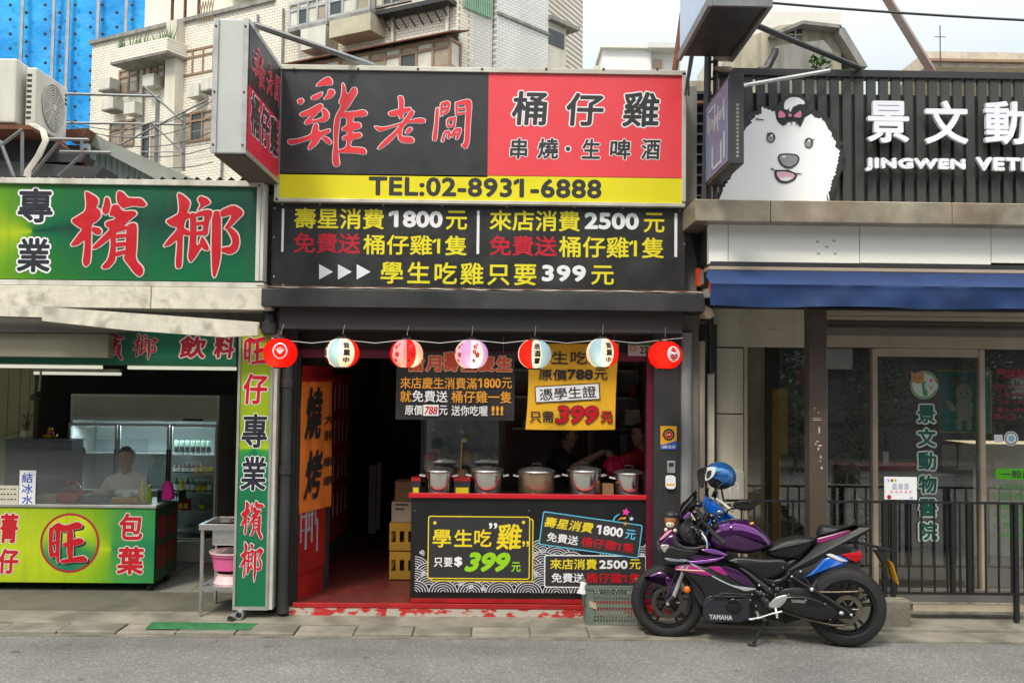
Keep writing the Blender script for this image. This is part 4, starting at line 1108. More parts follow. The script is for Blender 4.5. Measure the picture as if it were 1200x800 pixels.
fl1 = [(-.62, .35, .13), (-.5, -.05, .15), (-.7, -.35, .12), (-.95, .1, .12), (-.45, .5, .09)]
fl2 = [(x + .98 if i != 3 else x + 1.25, y, s) for i, (x, y, s) in enumerate(fl1)]
lantern(328.5, 413.5, 39.5, 34, cr, None, 'plain red lantern with a white leaf crest, leftmost of the row', [('crest', (.2, .1, .42, 0))], bulb=(-.15, -.45), power=.42)
lantern(401, 413.5, 40, 34, wh, [(0, wh), (.26, te), (.47, wh), (.8, cr)], 'teal and white lantern with red edge, second from the left', [('text', ('營業中', .42, 1)), ('text', ('居酒屋', -1.1, 1))], power=.42)
lantern(476.5, 414.5, 38.5, 33, wh, [(0, cr), (.2, (.85, .5, .55)), (.46, pk), (.53, cr), (.72, (.85, .5, .5)), (.95, wh)], 'red and pink lantern with flower print, third from the left', [('flowers', (2, 1, fl1)), ('flowers', (2, 2, fl2))], bulb=(.3, -.4), power=.42)
lantern(552.5, 415, 39, 34, wh, [(0, wh), (.08, (.85, .6, .66)), (.27, pu), (.5, (.85, .7, .8)), (.76, pu)], 'lilac lantern with red flower print in the middle of the row', [('flowers', (2, 1, [(x - .25, y, s) for x, y, s in fl1])), ('flowers', (2, 2, [(x - .1, y, s) for x, y, s in fl2]))], power=.42, bulb=(.1, -.4))
lantern(626.5, 415, 39, 33.5, wh, [(0, wh), (.1, cr), (.43, wh), (.62, te), (.93, wh)], 'red, white and pale teal lantern, third from the right', [('text', ('居酒屋', .12, 1))], bulb=(-.1, -.3), power=.42)
lantern(706, 413.5, 38, 34, wh, [(0, wh), (.16, te), (.44, wh), (.7, cr)], 'teal lantern with black writing and red side, second from the right', [('text', ('營業中', .32, 1))], power=.42, bulb=(0, -.3))
lantern(779.5, 416, 39.5, 32.5, cr, None, 'plain red lantern with a white round crest, rightmost of the row', [('disc', (.38, .05, .42, 0))], bulb=(-.1, -.2), power=.42)
b = MB(); xs = [318, 328, 365, 401, 440, 476, 515, 552, 590, 626, 665, 706, 745, 779, 800]; pts = []
for i, px in enumerate(xs):
    u, z = W.uz(px, 398 if i % 2 else (402 if i not in (0, 14) else 396), -.74); pts.append((u, -.74, z))
b.tube(pts, .0025, 0, 5); b.build('lantern_cord', None, M['alum'], label='thin pale wire strung from lantern to lantern under the canopy', cat='wire')
# ================================================================== betel nut stall, left
YL = -.5
g1 = conic('green fan print', (.27, .5), 3.0, 6, [(0, (.002, .05, .035)), (.1, (.003, .12, .045)), (.42, (.02, .17, .02)), (.72, (.12, .3, .008)), (1, (.38, .5, .01))])
ls = T('signboard', (W.uz(140, 300, YL)[0], YL, W.uz(140, 334, YL)[1]), 'green betel nut shop signboard with huge red brush characters at the upper left', 'sign')
b = MB(); b.bpx(-60, 216, 301, 328, YL, YL + .1)
b.build('face_panel', ls, g1)
b = MB(); b.bpx(-60, 209.5, 309, 216, YL - .03, YL + .12); b.bpx(-60, 329, 309, 335, YL - .03, YL + .12); b.bpx(300, 216, 304.5, 329, YL - .03, YL + .12); b.bpx(305, 216, 309, 329, YL - .02, YL + .12)
b.build('sign_frame', ls, M['cream'], bev=.003)
BIN = [[(150,75),(165,75),(225,110),(228,140),(212,170),(235,178),(245,215),(220,245),(188,262),(185,350),(182,485),(155,515),(135,490),(145,420),(150,350),(110,385),(62,392),(90,350),(138,290),(110,280),(65,243),(110,215),(150,190),(158,150)],
 [(190,280),(235,285),(248,305),(240,325),(215,325),(190,305)], [(268,105),(290,110),(300,150),(290,195),(268,210),(248,185),(262,145)], [(340,70),(370,75),(400,110),(430,112),(480,112),(512,150),(490,162),(430,155),(390,165),(370,170),(340,140),(335,110)],
 [(310,150),(345,150),(370,190),(440,185),(455,205),(410,240),(340,310),(250,385),(205,412),(190,400),(240,350),(300,290),(270,275),(270,250),(330,235),(320,215),(290,215)],
 [(300,310),(330,295),(330,440),(325,480),(290,520),(262,525),(245,515),(285,470),(300,400)], [(395,270),(430,255),(455,265),(452,380),(445,470),(490,520),(490,550),(470,572),(440,550),(410,510),(375,465),(385,440),(390,350)],
 [(325,325),(392,318),(392,340),(325,348)], [(325,372),(392,366),(392,390),(325,398)], [(325,428),(392,412),(392,434),(328,455)], [(318,298),(395,270),(402,292),(322,316)]]
LANG = [[(690,80),(720,90),(765,130),(760,165),(745,195),(770,205),(765,225),(735,240),(728,290),(760,300),(768,325),(745,330),(722,320),(720,420),(715,518),(685,522),(680,490),(688,400),(690,350),(650,385),(605,397),(640,350),(685,300),(690,280),(655,275),(620,245),(660,225),(700,200),(700,150)],
 [(825,98),(870,115),(885,140),(855,155),(830,170),(805,190),(828,150),(808,120)], [(765,195),(800,200),(804,300),(800,395),(835,362),(845,375),(800,450),(768,490),(752,460),(760,400),(765,300)],
 [(795,200),(860,178),(895,185),(893,212),(875,250),(868,330),(835,328),(845,240),(850,212),(798,222)], [(798,252),(850,246),(850,266),(798,272)], [(800,306),(862,298),(862,326),(802,330)], [(835,335),(850,350),(878,405),(868,418),(842,412),(820,370)],
 [(895,190),(945,185),(945,440),(935,500),(910,580),(895,560),(890,400)], [(940,185),(1020,150),(1070,180),(1075,205),(1040,240),(990,290),(962,292),(998,240),(1010,205),(945,225)],
 [(975,290),(1010,285),(1045,320),(1055,370),(1040,420),(1000,442),(948,425),(950,402),(1000,395),(1015,370),(1003,330)]]
WANG = [[(328,180),(360,190),(352,300),(362,360),(348,395),(328,370)], [(345,182),(392,150),(410,165),(400,300),(398,420),(378,428),(374,300),(372,196),(350,210)], [(350,285),(385,268),(385,290),(350,308)], [(348,362),(388,340),(388,365),(352,388)],
 [(385,150),(440,175),(520,145),(555,165),(545,192),(490,200),(415,218),(400,190)], [(448,195),(492,190),(490,400),(452,402)], [(420,290),(540,252),(568,275),(548,302),(425,318)], [(400,405),(480,388),(560,372),(588,395),(580,418),(480,418),(418,430)]]
OL = (70, 210, 5)
b = MB(); b.strokes(BIN, None, YL - .002, 0, .0115, 1, org=OL, k=12); b.strokes(LANG, None, YL - .002, 0, .0115, 1, org=OL, k=12)
b.build('brush_lettering', ls, [M['pred'], mat('pale rim', (.68, .6, .55), .4, var=0)])
b = MB(); b.text('專', (19, 219, 64, 263), YL - .002, 0, .045, .045, 1); b.text('業', (18, 277, 61, 321), YL - .002, 0, .045, .045, 1)
b.build('lettering', ls, [M['navy'], M['white']])
# concrete ledge below
lg = T('ledge', (W.uz(140, 347, -.55)[0], -.4, W.uz(140, 360, -.55)[1]), 'stained pale concrete ledge under the green signboard', 'ledge')
ud, zz = W.uz(177, 347, -.55)
u0, u1, z0, z1 = W.rect(-60, 335.5, 318, 361, -.55)
MB().box(u0, ud - .003, -.55, .2, z0, z1).build('ledge_block', lg, M['ledge'], bev=.006)
MB().box(ud + .003, u1, -.552, .2, z0, z1).build('ledge_block', lg, M['ledge'], bev=.006)
# tilted pale boards
b = MB(); l = W.pts([(50, 360), (301, 378), (301, 392), (262, 394), (150, 386), (50, 375)], -.66); b.prism(l, -.66, -.6)
b.build('tilted_fascia', None, M['ledge'], bev=.006, label='long tilted off white fascia board hanging below the ledge', cat='board')
b = MB(); b.ppx([(-60, 357), (49, 359.5), (49, 371), (-60, 368)], -.64, -.6)
b.build('short_fascia', None, M['ledge'], bev=.005, label='short off white fascia board at the far left under the ledge', cat='board')
b = MB(); l = W.pts([(-60, 370), (49, 373), (150, 388), (120, 390), (-60, 388)], -.5); b.prism(l, -.5, -.1)  # dark fill for the gap below the fascia boards
b.build('gap_sheet', None, mat('dark gap sheet', (.12, .11, .09), .8, dirt=.5), label='dark sheet filling the gap above the beige shutter box', cat='sheet')
rb = T('shutter_box', (W.uz(30, 400, -.42)[0], -.42, W.uz(30, 418, -.42)[1]), 'beige roller shutter box at the top left of the stall', 'shutter box')
b = MB(); b.bpx(-60, 390, 127, 418, -.42, -.2); b.build('box_cover', rb, mat('beige shutter box', (.3, .27, .19), .55, dirt=.35), bev=.006)
b = MB(); b.bpx(-60, 387, 128, 390, -.43, -.19); b.build('box_edge', rb, M['dark'])
hd = T('header_sign', (W.uz(200, 400, -.3)[0], -.3, W.uz(200, 428, -.3)[1]), 'long green header sign with red characters above the stall opening', 'sign')
g2 = conic('header print', (.05, .1), 6, 0, [(0, (.01, .12, .06)), (.5, (.015, .15, .06)), (1, (.3, .45, .01))])
b = MB(); b.bpx(-60, 384, 277, 427, -.3, -.26); b.build('face_panel', hd, g2)
b = MB()
nn = -.303; dk = M['wine'] = mat('wine red print', (.38, .01, .03), .4, var=.05); rim = bpy.data.materials['pale rim']
b.strokes(BIN, None, nn, 0, .005, 1, dst=(117, 391, 146, 422)); b.strokes(LANG, None, nn, 0, .005, 1, dst=(155, 391, 185, 422))
b.text('飲', (209, 392, 243, 421), nn, 0, .06, .05, 1, shear=.1); b.text('料', (249, 392, 276, 421), nn, 0, .06, .05, 1, shear=.1)
b.build('lettering', hd, [dk, rim])
# ceiling with tube lights, walls, back
st = T('stall_building', (-5, 1.5, 0), 'betel nut stall room at the left, open to the street', 'shop')
zc = W.uz(150, 428, -.25)[1]
MB().box(-8.2, xl - .001, -.2, 3.7, zc + .03, zc + .1).build('ceiling', st, mat('stained ceiling', (.25, .23, .17), .8, dirt=.4))
MB().box(-8.2, xl - .001, 3.6, 3.7, 0, zc + .03).build('back_wall', st, mat('dim green grey wall', (.25, .24, .19), .9, spec=.1))
MB().box(-8.2, -8.1, -.2, 3.6, 0, zc + .03).build('side_wall', st, M['deep'])
MB().box(xl - .05, xl - .002, -.2, 3.6, 0, zc + .03).build('side_wall', st, M['deep'])
MB().box(-8.2, xl - .06, -.15, 4, zc + .12, 3.72).build('upper_wall', st, M['gwall'])
b = MB(); u0, z = W.uz(-20, 470, 1.75); u1 = W.uz(40, 470, 1.75)[0]
b.box(u0 - 1, u1, 1.75, 1.85, .06, zc + .02)
for px in (-10, 8, 22, 33): b.box(W.uz(px, 470, 1.74)[0], W.uz(px, 470, 1.74)[0] + .006, 1.742, 1.749, .06, zc)
b.build('cream_partition', st, mat('cream partition', (.36, .34, .2), .6, var=.15))
for i, (a, c, y, n) in enumerate(((150, 277, 430.5, .3), (-30, 120, 428.5, .35), (40, 142, 437, 1.6))):
    t = T('tube_light', (W.uz((a + c) / 2, y, n)[0], n, W.uz(100, y, n)[1]), ['ceiling tube light nearest the street, right of the stall', 'ceiling tube light nearest the street, left of the stall', 'ceiling tube light deeper inside the stall'][i], 'light')
    u0, z = W.uz(a, y, n); u1 = W.uz(c, y, n)[0]
    MB().tube([(u0, n, z), (u1, n, z)], .016).build('tube', t, M['tube']); MB().box(u0, u1, n - .03, n + .03, z + .02, z + .05).build('batten', t, M['cream'])
# drinks fridge
YR = 1.9
fx0, fx1, fz0, fz1 = W.rect(80, 462, 255, 655, YR)
fr = T('drinks_fridge', ((fx0 + fx1) / 2, YR + .35, .06), 'three door glass drinks refrigerator at the back of the stall', 'refrigerator')
dz = W.uz(170, 492, YR)[1]; hz = W.uz(170, 496, YR)[1]
b = MB()
b.box(fx0, fx1, YR, YR + .7, hz + .03, fz1); b.box(fx0, fx0 + .03, YR, YR + .7, .1, hz + .03); b.box(fx1 - .03, fx1, YR, YR + .7, .1, hz + .03); b.box(fx0 + .03, fx1 - .03, YR + .66, YR + .7, .1, hz + .03)
b.box(fx0, fx1, YR, YR + .7, .07, .3)
fgr = mat('fridge pale metal', (.5, .5, .47), .4, .2, .1)
b.build('cabinet', fr, fgr, bev=.004)
b = MB(); b.box(fx0 + .03, fx1 - .03, YR - .006, YR - .001, dz + .03, fz1 - .03); b.build('header_panel', fr, mat('fridge header', (.4, .39, .3), .4, var=.15))
b = MB(); b.bpx(214, 490.5, 238, 493, YR - .012, YR - .006); b.build('control_strip', fr, M['ink'])
b = MB(); b.box(fx0 + .031, fx1 - .031, YR + .62, YR + .655, .3, hz); b.build('liner', fr, mat('pale liner', (.55, .64, .63), .5))
db = [80, 138, 199, 255]
shelves = [(532, 'a'), (554, 'b'), (576, 'c'), (598, 'c'), (622, 'c')]
for i in range(3):
    u0, u1 = W.uz(db[i], 540, YR)[0], W.uz(db[i + 1], 540, YR)[0]
    b = MB(); w = .028
    b.box(u0 + .003, u0 + w, YR - .035, YR - .002, .31, hz); b.box(u1 - w, u1 - .003, YR - .035, YR - .002, .31, hz); b.box(u0 + w, u1 - w, YR - .035, YR - .002, hz - w, hz); b.box(u0 + w, u1 - w, YR - .035, YR - .002, .31, .31 + w)
    d = b.build('door', fr, fgr, bev=.003)
    MB().box(u0 + w, u1 - w, YR - .02, YR - .016, .31 + w, hz - w).build('pane', d, M['acr'])
    MB().box(u1 - .022 if i != 2 else u0 + .008, u1 - .01 if i != 2 else u0 + .02, YR - .06, YR - .036, .8, 1.3).build('handle', d, M['ink'])
b = MB()
for y, _ in shelves:
    z = W.uz(220, y, YR + .1)[1]
    b.box(W.uz(201, 540, YR)[0], fx1 - .035, YR + .04, YR + .6, z - .012, z)
    if y in (532, 576): b.box(fx0 + .035, W.uz(197, 540, YR)[0], YR + .2, YR + .6, z - .01, z)
b.build('shelf', fr, M['alum'])
l = bpy.data.lights.new('fridge_lamp', 'AREA'); l.energy = 9; l.size = 1.4; l.size_y = .1; l.shape = 'RECTANGLE'; l.color = (.75, .95, 1)
lo = bpy.data.objects.new('fridge_lamp', l); COL.objects.link(lo); lo.location = ((fx0 + fx1) / 2, YR + .1, hz - .04); lo.rotation_euler = (R(-20), 0, 0)
proto = {}; cnt = {}
def bottle(kind, px, y, i):
    z = W.uz(220, y, YR + .1)[1]; u = W.uz(px, y, YR + .1)[0]
    cnt[y] = cnt.get(y, 0) + 1; ordn = ['first', 'second', 'third', 'fourth', 'fifth', 'sixth', 'seventh', 'eighth', 'ninth'][cnt[y] - 1]
    tail = ordn + ' from the left on the ' + {532: 'top', 554: 'second', 576: 'third', 598: 'lowest filled'}[y] + ' fridge shelf'
    labs = {'can': 'silver green drink can, ' + tail, 'mini': 'small dark tonic bottle, ' + tail, 'red': 'small red bottle, ' + tail, 'green': 'green drink bottle, ' + tail, 'yel': 'yellow drink bottle, ' + tail, 'brown': 'brown coffee can, ' + tail, 'box': 'red drink carton, ' + tail}
    grp = 'drinks on the shelves of the fridge'
    if kind in proto: return dup(proto[kind], (u, YR + .12, z + .001), labs[kind], grp)
    t = T('drink_can' if kind in ('can', 'brown') else 'drink_bottle', (u, YR + .12, z + .001), labs[kind], 'can' if kind in ('can', 'brown') else 'bottle', grp); proto[kind] = t
    cc = {'can': (.35, .5, .4), 'mini': (.05, .03, .02), 'red': (.4, .02, .02), 'green': (.02, .2, .04), 'yel': (.6, .4, .03), 'brown': (.2, .14, .08), 'box': (.5, .05, .03)}[kind]
    hh = {'can': .15, 'mini': .1, 'red': .11, 'green': .15, 'yel': .15, 'brown': .12, 'box': .13}[kind]; r = .026 if kind != 'can' else .024
    b = MB()
    if kind in ('can', 'brown'): b.lathe([(0, 0), (r, .003), (r, hh - .008), (r * .8, hh), (0, hh)], (u, YR + .12, z + .001), 0, 12)
    elif kind == 'box': b.box(u - .04, u + .04, YR + .09, YR + .15, z + .001, z + hh)
    else: b.lathe([(0, 0), (r, .003), (r, hh * .65), (r * .4, hh * .85), (r * .4, hh), (0, hh)], (u, YR + .12, z + .001), 0, 12)
    b.build('body', t, mat('drink ' + kind, cc, .3, .3, var=.3, sc=30))
    b = MB(); b.lathe([(r + .0015, hh * .15), (r + .0015, hh * .55)], (u, YR + .12, z + .001), 0, 12) if kind != 'box' else b.box(u - .02, u + .02, YR + .087, YR + .089, z + .03, z + .08)
    b.build('label', t, M['white'] if kind in ('mini', 'green') else M['ink'] if kind == 'can' else M['yel'])
    return t
for i in range(7): bottle('can', 206 + i * 6.3, 532, i)
for i in range(9): bottle('mini' if i < 5 else ('red' if i % 2 else 'brown'), 205 + i * 5.2, 554, i)
for i in range(7): bottle(['green', 'yel', 'green', 'green', 'brown', 'brown', 'green'][i], 206 + i * 6.5, 576, i)
bottle('box', 212, 598, 0); bottle('box', 218, 598, 1); bottle('brown', 236, 598, 1)
# dark cabinet with vase and figurine
cb = T('black_cabinet', (W.uz(45, 560, 1.32)[0], 1.45, .06), 'dark grey cabinet at the back left of the stall under the plant', 'cabinet')
b = MB(); u0, u1, z0, z1 = W.rect(5, 517, 83, 600, 1.32); b.box(u0, (u0 + u1) / 2 - .002, 1.32, 1.6, .06, z1); b.box((u0 + u1) / 2 + .002, u1, 1.32, 1.6, .06, z1); b.build('cabinet_body', cb, mat('slate panel', (.055, .057, .06), .5, var=.15), bev=.004)
b = MB(); b.box(u0 - .01, u1 + .01, 1.3, 1.62, z1 + .001, z1 + .018); b.build('cabinet_top', cb, M['blk_mt'])
vz = z1 + .019; VY = 1.42
va = T('plant_vase', (W.uz(30, 510, 1.42)[0], VY, vz), 'white round vase with a leafy lucky bamboo on the dark cabinet', 'plant')
vx = va.location.x
MB().lathe([(0, 0), (.045, 0), (.062, .04), (.05, .085), (.035, .095), (.03, .09)], (vx, VY, vz), 0, 16).build('vase', va, mat('pale ceramic', (.6, .55, .42), .3, var=.2, sc=20))
b = MB(); rnd = random.Random(3)
for i in range(26):
    a = rnd.uniform(0, 2 * pi); h = vz + rnd.uniform(.1, .22); rr = rnd.uniform(.05, .11)
    p0 = Vector((vx, VY, h)); p1 = Vector((vx + cos(a) * rr, VY + sin(a) * rr, h + rnd.uniform(-.02, .07))); s_ = Vector((-sin(a), cos(a), 0)) * .009
    m_ = (p0 + p1) / 2 + Vector((0, 0, .012)); b.add([tuple(p0), tuple(m_ + s_), tuple(p1), tuple(m_ - s_)], [(0, 1, 2, 3)])
b.build('leaves', va, M['leaf'])
b = MB(); b.tube([(vx, VY, vz + .08), (vx - .005, VY, vz + .22)], .006); b.tube([(vx + .01, VY + .01, vz + .08), (vx + .05, VY + .02, vz + .25), (vx + .08, VY + .02, vz + .3)], .004)
b.tube([(vx - .02, VY, vz + .09), (vx - .12, VY, vz + .06), (vx - .25, VY, vz + .02)], .004); b.build('stem', va, M['leaf'])
fg = T('lucky_figurine', (W.uz(59, 510, 1.42)[0], VY, vz), 'small golden seated figurine in a gold dish on the dark cabinet', 'figurine')
gx = fg.location.x
MB().lathe([(0, 0), (.04, 0), (.072, .035), (.068, .045), (.04, .03)], (gx, VY, vz), 0, 16).build('dish', fg, M['gold'])
b = MB(); b.ball((gx, VY, vz + .06), (.034, .03, .035)); b.build('figure_body', fg, mat('figure red', (.5, .1, .05), .5, var=.4, sc=30)); b = MB(); b.ball((gx, VY - .005, vz + .105), .024); b.build('figure_head', fg, M['gold'])
ct2 = T('security_camera', (W.uz(46, 456, 1.2)[0], 1.2, W.uz(46, 462, 1.2)[1]), 'small dark security camera under the stall ceiling', 'camera')
b = MB(); p = ct2.location; b.tube([(p.x, p.y, p.z), (p.x, p.y - .12, p.z - .03)], .035, 0, 12); b.build('camera_body', ct2, M['blk_mt']); b = MB(); b.tube([(p.x, p.y, p.z), (p.x, p.y + .03, zc + .02)], .012); b.build('bracket', ct2, M['alum'])

# betel nut cart
YK = .45
kx0, kx1, kz0, kz1 = W.rect(-70, 594, 180.5, 682, YK)
ck = T('display_cart', ((kx0 + kx1) / 2, 0, .052), 'green betel nut counter cart on casters with a round red emblem', 'cart')
dpt = .65
b = MB(); b.box(kx0, kx1 - .002, YK + .004, YK + dpt, kz0, kz1); b.build('cart_body', ck, mat('dark green cart side', (.03, .09, .04), .45))
b = MB(); b.bpx(-70, 594.5, 181, 682, YK, YK + .004)
b.build('front_panel', ck, conic('cart fan print', (.80, .45), 2.84, 0, [(0, (.01, .19, .09)), (.1, (.02, .25, .08)), (.45, (.06, .3, .05)), (.62, (.2, .42, .01)), (.9, (.4, .52, .01)), (1, (.48, .6, .01))]))
b = MB(); b.box(kx0 - .01, kx1 + .015, YK - .015, YK + dpt, kz1 + .001, kz1 + .028); b.build('counter_top', ck, M['alum'], bev=.003)
KF = Fr(kx1 + .001, YK, 90)
b = MB(KF)
for i, ch in enumerate('檳榔'):
    for j, c2 in enumerate(('檳榔', '飲料')):
        b.cut(); rc = (.06 + j * .3, .06 + j * .3 + .24, kz0 + .1 + (1 - i) * .28, kz0 + .1 + (1 - i) * .28 + .24); b.geo(glyphs(c2[i]), rc, -.002, 0, .006, 8)
b.build('side_lettering', ck, mat('dull side red', (.3, .03, .03), .5))
nn = YK - .0015; OC = (0, 585, 5.7143)
b = MB()
cc = W.uz(467 / 5.714, 585 + 290 / 5.714, nn); rr = 215 / 5.714 * .00738
ring(b, circ(cc, rr, 48), circ(cc, rr * .925, 48), nn, 1)
b.build('emblem_ring', ck, [M['wine'], M['wine']])
b = MB(); b.flat(circ(cc, rr * .925, 48), nn); b.build('emblem_disc', ck, conic('emblem print', (.5, .5), 1, -90, [(0, (.0, .17, .09)), (.35, (.03, .26, .06)), (.55, (.3, .5, .01)), (.8, (.55, .64, .01)), (1, (.5, .6, .01))]))
b = MB(); b.strokes([[(x + 14, y + 12) for x, y in q] for q in WANG], None, nn - .001, 1, 0, org=OC)
b.strokes(WANG, None, nn - .004, 0, .006, 2, org=OC); b.build('brush_lettering', ck, [M['pred'], M['navy'], rim])
b = MB()
for ch, r_ in (('菁', (-6, 85, 130, 298)), ('仔', (-16, 322, 130, 503)), ('包', (790, 85, 962, 277)), ('葉', (775, 308, 970, 508))): b.text(ch, r_, nn, 0, .05, .035, 1, org=OC, shear=.05)
b.build('lettering', ck, [M['wine'] if 0 else mat('cart red', (.5, .01, .02), .4, var=0), rim])
def caster(x, y, lab=None):
    b = MB(); b.lathe([(0, -.02), (.035, -.02), (.04, -.01), (.04, .01), (.035, .02), (0, .02)], (x, y, .094), 0, 16, 'x'); b.box(x - .03, x + .03, y - .03, y + .03, .14, kz0 - .001)
    return b.build('caster', ck, M['blk_mt'])
caster(kx1 - .06, YK + .1); caster(kx1 - .06, YK + dpt - .12); caster(-4.75, YK + .2)
# clear screens over the cart
az1 = W.uz(90, 514, YK)[1]
b = MB(); b.box(kx0, W.uz(172, 560, YK)[0], YK + .012, YK + .018, kz1 + .03, az1); b.build('acrylic_screen', None, M['acr'], label='clear acrylic screen standing on the green cart', cat='screen')
def cy_(py): return kz1 + .03
zt = kz1 + .0285
def onk(px, y): return W.uz(px, 590, y)[0]
s_ = T('ice_water_sign', (onk(32, YK + .05), YK, zt), 'white card with blue characters standing on the cart', 'sign')
b = MB(); b.bpx(22.5, 551, 41.5, 592, YK + .0, YK + .008); b.build('card', s_, M['white'])
b = MB()
for i, ch in enumerate('結冰水'): b.text(ch, (25.5, 554 + i * 12.7, 38.5, 565.5 + i * 12.7), YK - .001, 0, .03)
b.build('lettering', s_, mat('blue ink', (.02, .08, .45), .4, var=0))
s_ = T('paper_notice', (onk(8, YK + .05), YK, zt), 'cream paper notice with faint writing at the left end of the cart', 'notice')
b = MB(); b.bpx(-12, 568.5, 21.5, 592, YK + .001, YK + .006); b.build('sheet', s_, mat('paper', (.6, .56, .45), .8, var=.1))
b = MB()
for j in range(3):
    for i in range(7): b.bpx(-8 + i * 4 + random.uniform(0, 1), 572 + j * 6, -6 + i * 4 + random.uniform(0, 1), 573.4 + j * 6, YK - .0005, YK + .0005)
b.build('faint_print', s_, M['char'])
b = MB(); b.bpx(41, 580.5, 65.5, 592, YK + .12, YK + .3); b.build('beige_box', None, mat('beige box', (.55, .47, .32), .7), bev=.003, label='low beige box beside the blue lettered card on the cart', cat='box')
t = T('red_basket', (onk(80, .0), 0, zt), 'red plastic basket with a handle on the cart', 'basket')
u0, u1, z0, z1 = W.rect(68, 577, 91, 592, YK + .1)
b = MB(); b.hull([(u0 + .02, YK + .1, zt), (u1 - .02, YK + .1, zt), (u1 - .02, YK + .3, zt), (u0 + .02, YK + .3, zt), (u0, YK + .08, z1), (u1, YK + .08, z1), (u1, YK + .32, z1), (u0, YK + .32, z1)], [(0, 1, 2, 3), (0, 4, 5, 1), (1, 5, 6, 2), (2, 6, 7, 3), (3, 7, 4, 0)]); b.build('basket_body', t, M['redpl'])
b = MB(); b.tube([(u0, YK + .2, z1), (u0 + .06, YK + .2, z1 + .1), (u1 - .06, YK + .2, z1 + .1), (u1, YK + .2, z1)], .006); b.build('handle', t, M['redpl'])
b = MB(); b.ball(((u0 + u1) / 2 + .02, YK + .2, z1 + .03), (.06, .05, .05)); b.build('bag', None, M['acr'], label='clear plastic bag in the red basket on the cart', cat='bag')
b = MB(); b.bpx(94, 580, 128, 592, YK + .15, YK + .4); b.build('blue_tray', None, mat('dull blue tray', (.1, .14, .22), .5), bev=.006, label='dull blue tray in the middle of the cart', cat='tray')
b = MB(); b.bpx(106, 575, 126, 579.7, YK + .2, YK + .35); b.build('cream_lid', None, M['card'], label='cream lid resting on the dull blue tray', cat='lid')
t = T('orange_basket', (onk(146, 0), 0, zt), 'orange basket holding white bags on the cart', 'basket')
u0, u1, z0, z1 = W.rect(130, 583, 161, 592, YK + .1)
b = MB(); b.box(u0, u1, YK + .1, YK + .32, zt, z1); b.build('basket_body', t, mat('orange plastic', (.6, .28, .03), .5), bev=.006)
b = MB(); rnd = random.Random(5)
for i in range(7): b.ball((u0 + .03 + rnd.random() * .17, YK + .15 + rnd.random() * .12, z1 + .01 + rnd.random() * .03), (.045, .04, .03))
b.build('white_bags', None, M['white'], label='crumpled white bags heaped in the orange basket', cat='bag')
for px, py, h, c_, lab in ((166, 568, .17, (.6, .5, .1), 'tall pale yellow bottle near the right end of the cart'), (174, 570, .15, (.3, .5, .08), 'light green bottle at the right end of the cart')):
    t = T('bottle', (onk(px, YK + .2), YK + .2, zt), lab, 'bottle')
    b = MB(); b.lathe([(0, 0), (.032, .003), (.032, h * .7), (.014, h * .85), (.014, h), (0, h)], tuple(t.location), 0, 14); b.build('bottle_body', t, mat('bottle tint', c_, .2, var=.1)); b = MB(); b.lathe([(.016, h), (.016, h + .02), (0, h + .02)], tuple(t.location), 0, 12); b.build('cap', t, M['yel'])
t = T('green_basket', (onk(195, 0), 0, zt), 'dark green slotted basket at the right corner of the cart', 'basket')
b = MB(); u0, u1, z0, z1 = W.rect(184, 585, 209, 592, .7)
for i in range(9): uu = u0 + (u1 - u0) * i / 8; b.box(uu, uu + .008, .7, .706, zt, zt + .1)
b.box(u0, u1 + .01, .7, .9, zt, zt + .012); b.box(u0, u1 + .01, .697, .708, zt + .1, zt + .118); b.box(u0, u0 + .008, .7, .9, zt, zt + .11); b.box(u1, u1 + .008, .7, .9, zt, zt + .11); b.build('basket_body', t, M['dgreen'])
b = MB(); b.infl(W.pts([(190, 585), (191, 568), (195, 563), (200, 564), (204, 574), (203, 584), (197, 586)], .68), .68, .035, .012); b.build('magenta_cloth', None, M['magc'], label='magenta cloth hanging over the green basket by the cart', cat='cloth')
b = MB(); b.lathe([(0, -.002), (.075, -.002), (.075, .002), (0, .002)], (W.uz(92, 529, YR - .05)[0], YR - .045, W.uz(92, 529, YR - .05)[1]), 0, 28, 'n'); b.build('round_sticker', None, M['redo'], label='round faded red sticker on the left fridge door', cat='sticker')

# seated shopkeeper
def skin_body(name, V, E, rad, parent, mt, sub=2):
    base = world_of(parent)
    me = bpy.data.meshes.new('s'); me.from_pydata([tuple(Vector(v) - base) for v in V], E, [])
    o = bpy.data.objects.new('s', me); COL.objects.link(o)
    m1 = o.modifiers.new('skin', 'SKIN'); m1.use_smooth_shade = True
    for i, r in enumerate(rad): me.skin_vertices[0].data[i].radius = (r, r) if not isinstance(r, tuple) else r
    me.skin_vertices[0].data[0].use_root = True
    m2 = o.modifiers.new('sub', 'SUBSURF'); m2.levels = sub; m2.render_levels = sub
    ev = bpy.data.meshes.new_from_object(o.evaluated_get(bpy.context.evaluated_depsgraph_get()))
    bpy.data.objects.remove(o)
    for p in ev.polygons: p.use_smooth = True
    ev.materials.clear(); 
    for a in (mt if isinstance(mt, list) else [mt]): ev.materials.append(a)
    r = bpy.data.objects.new(name, ev); COL.objects.link(r); r.parent = parent
    return r
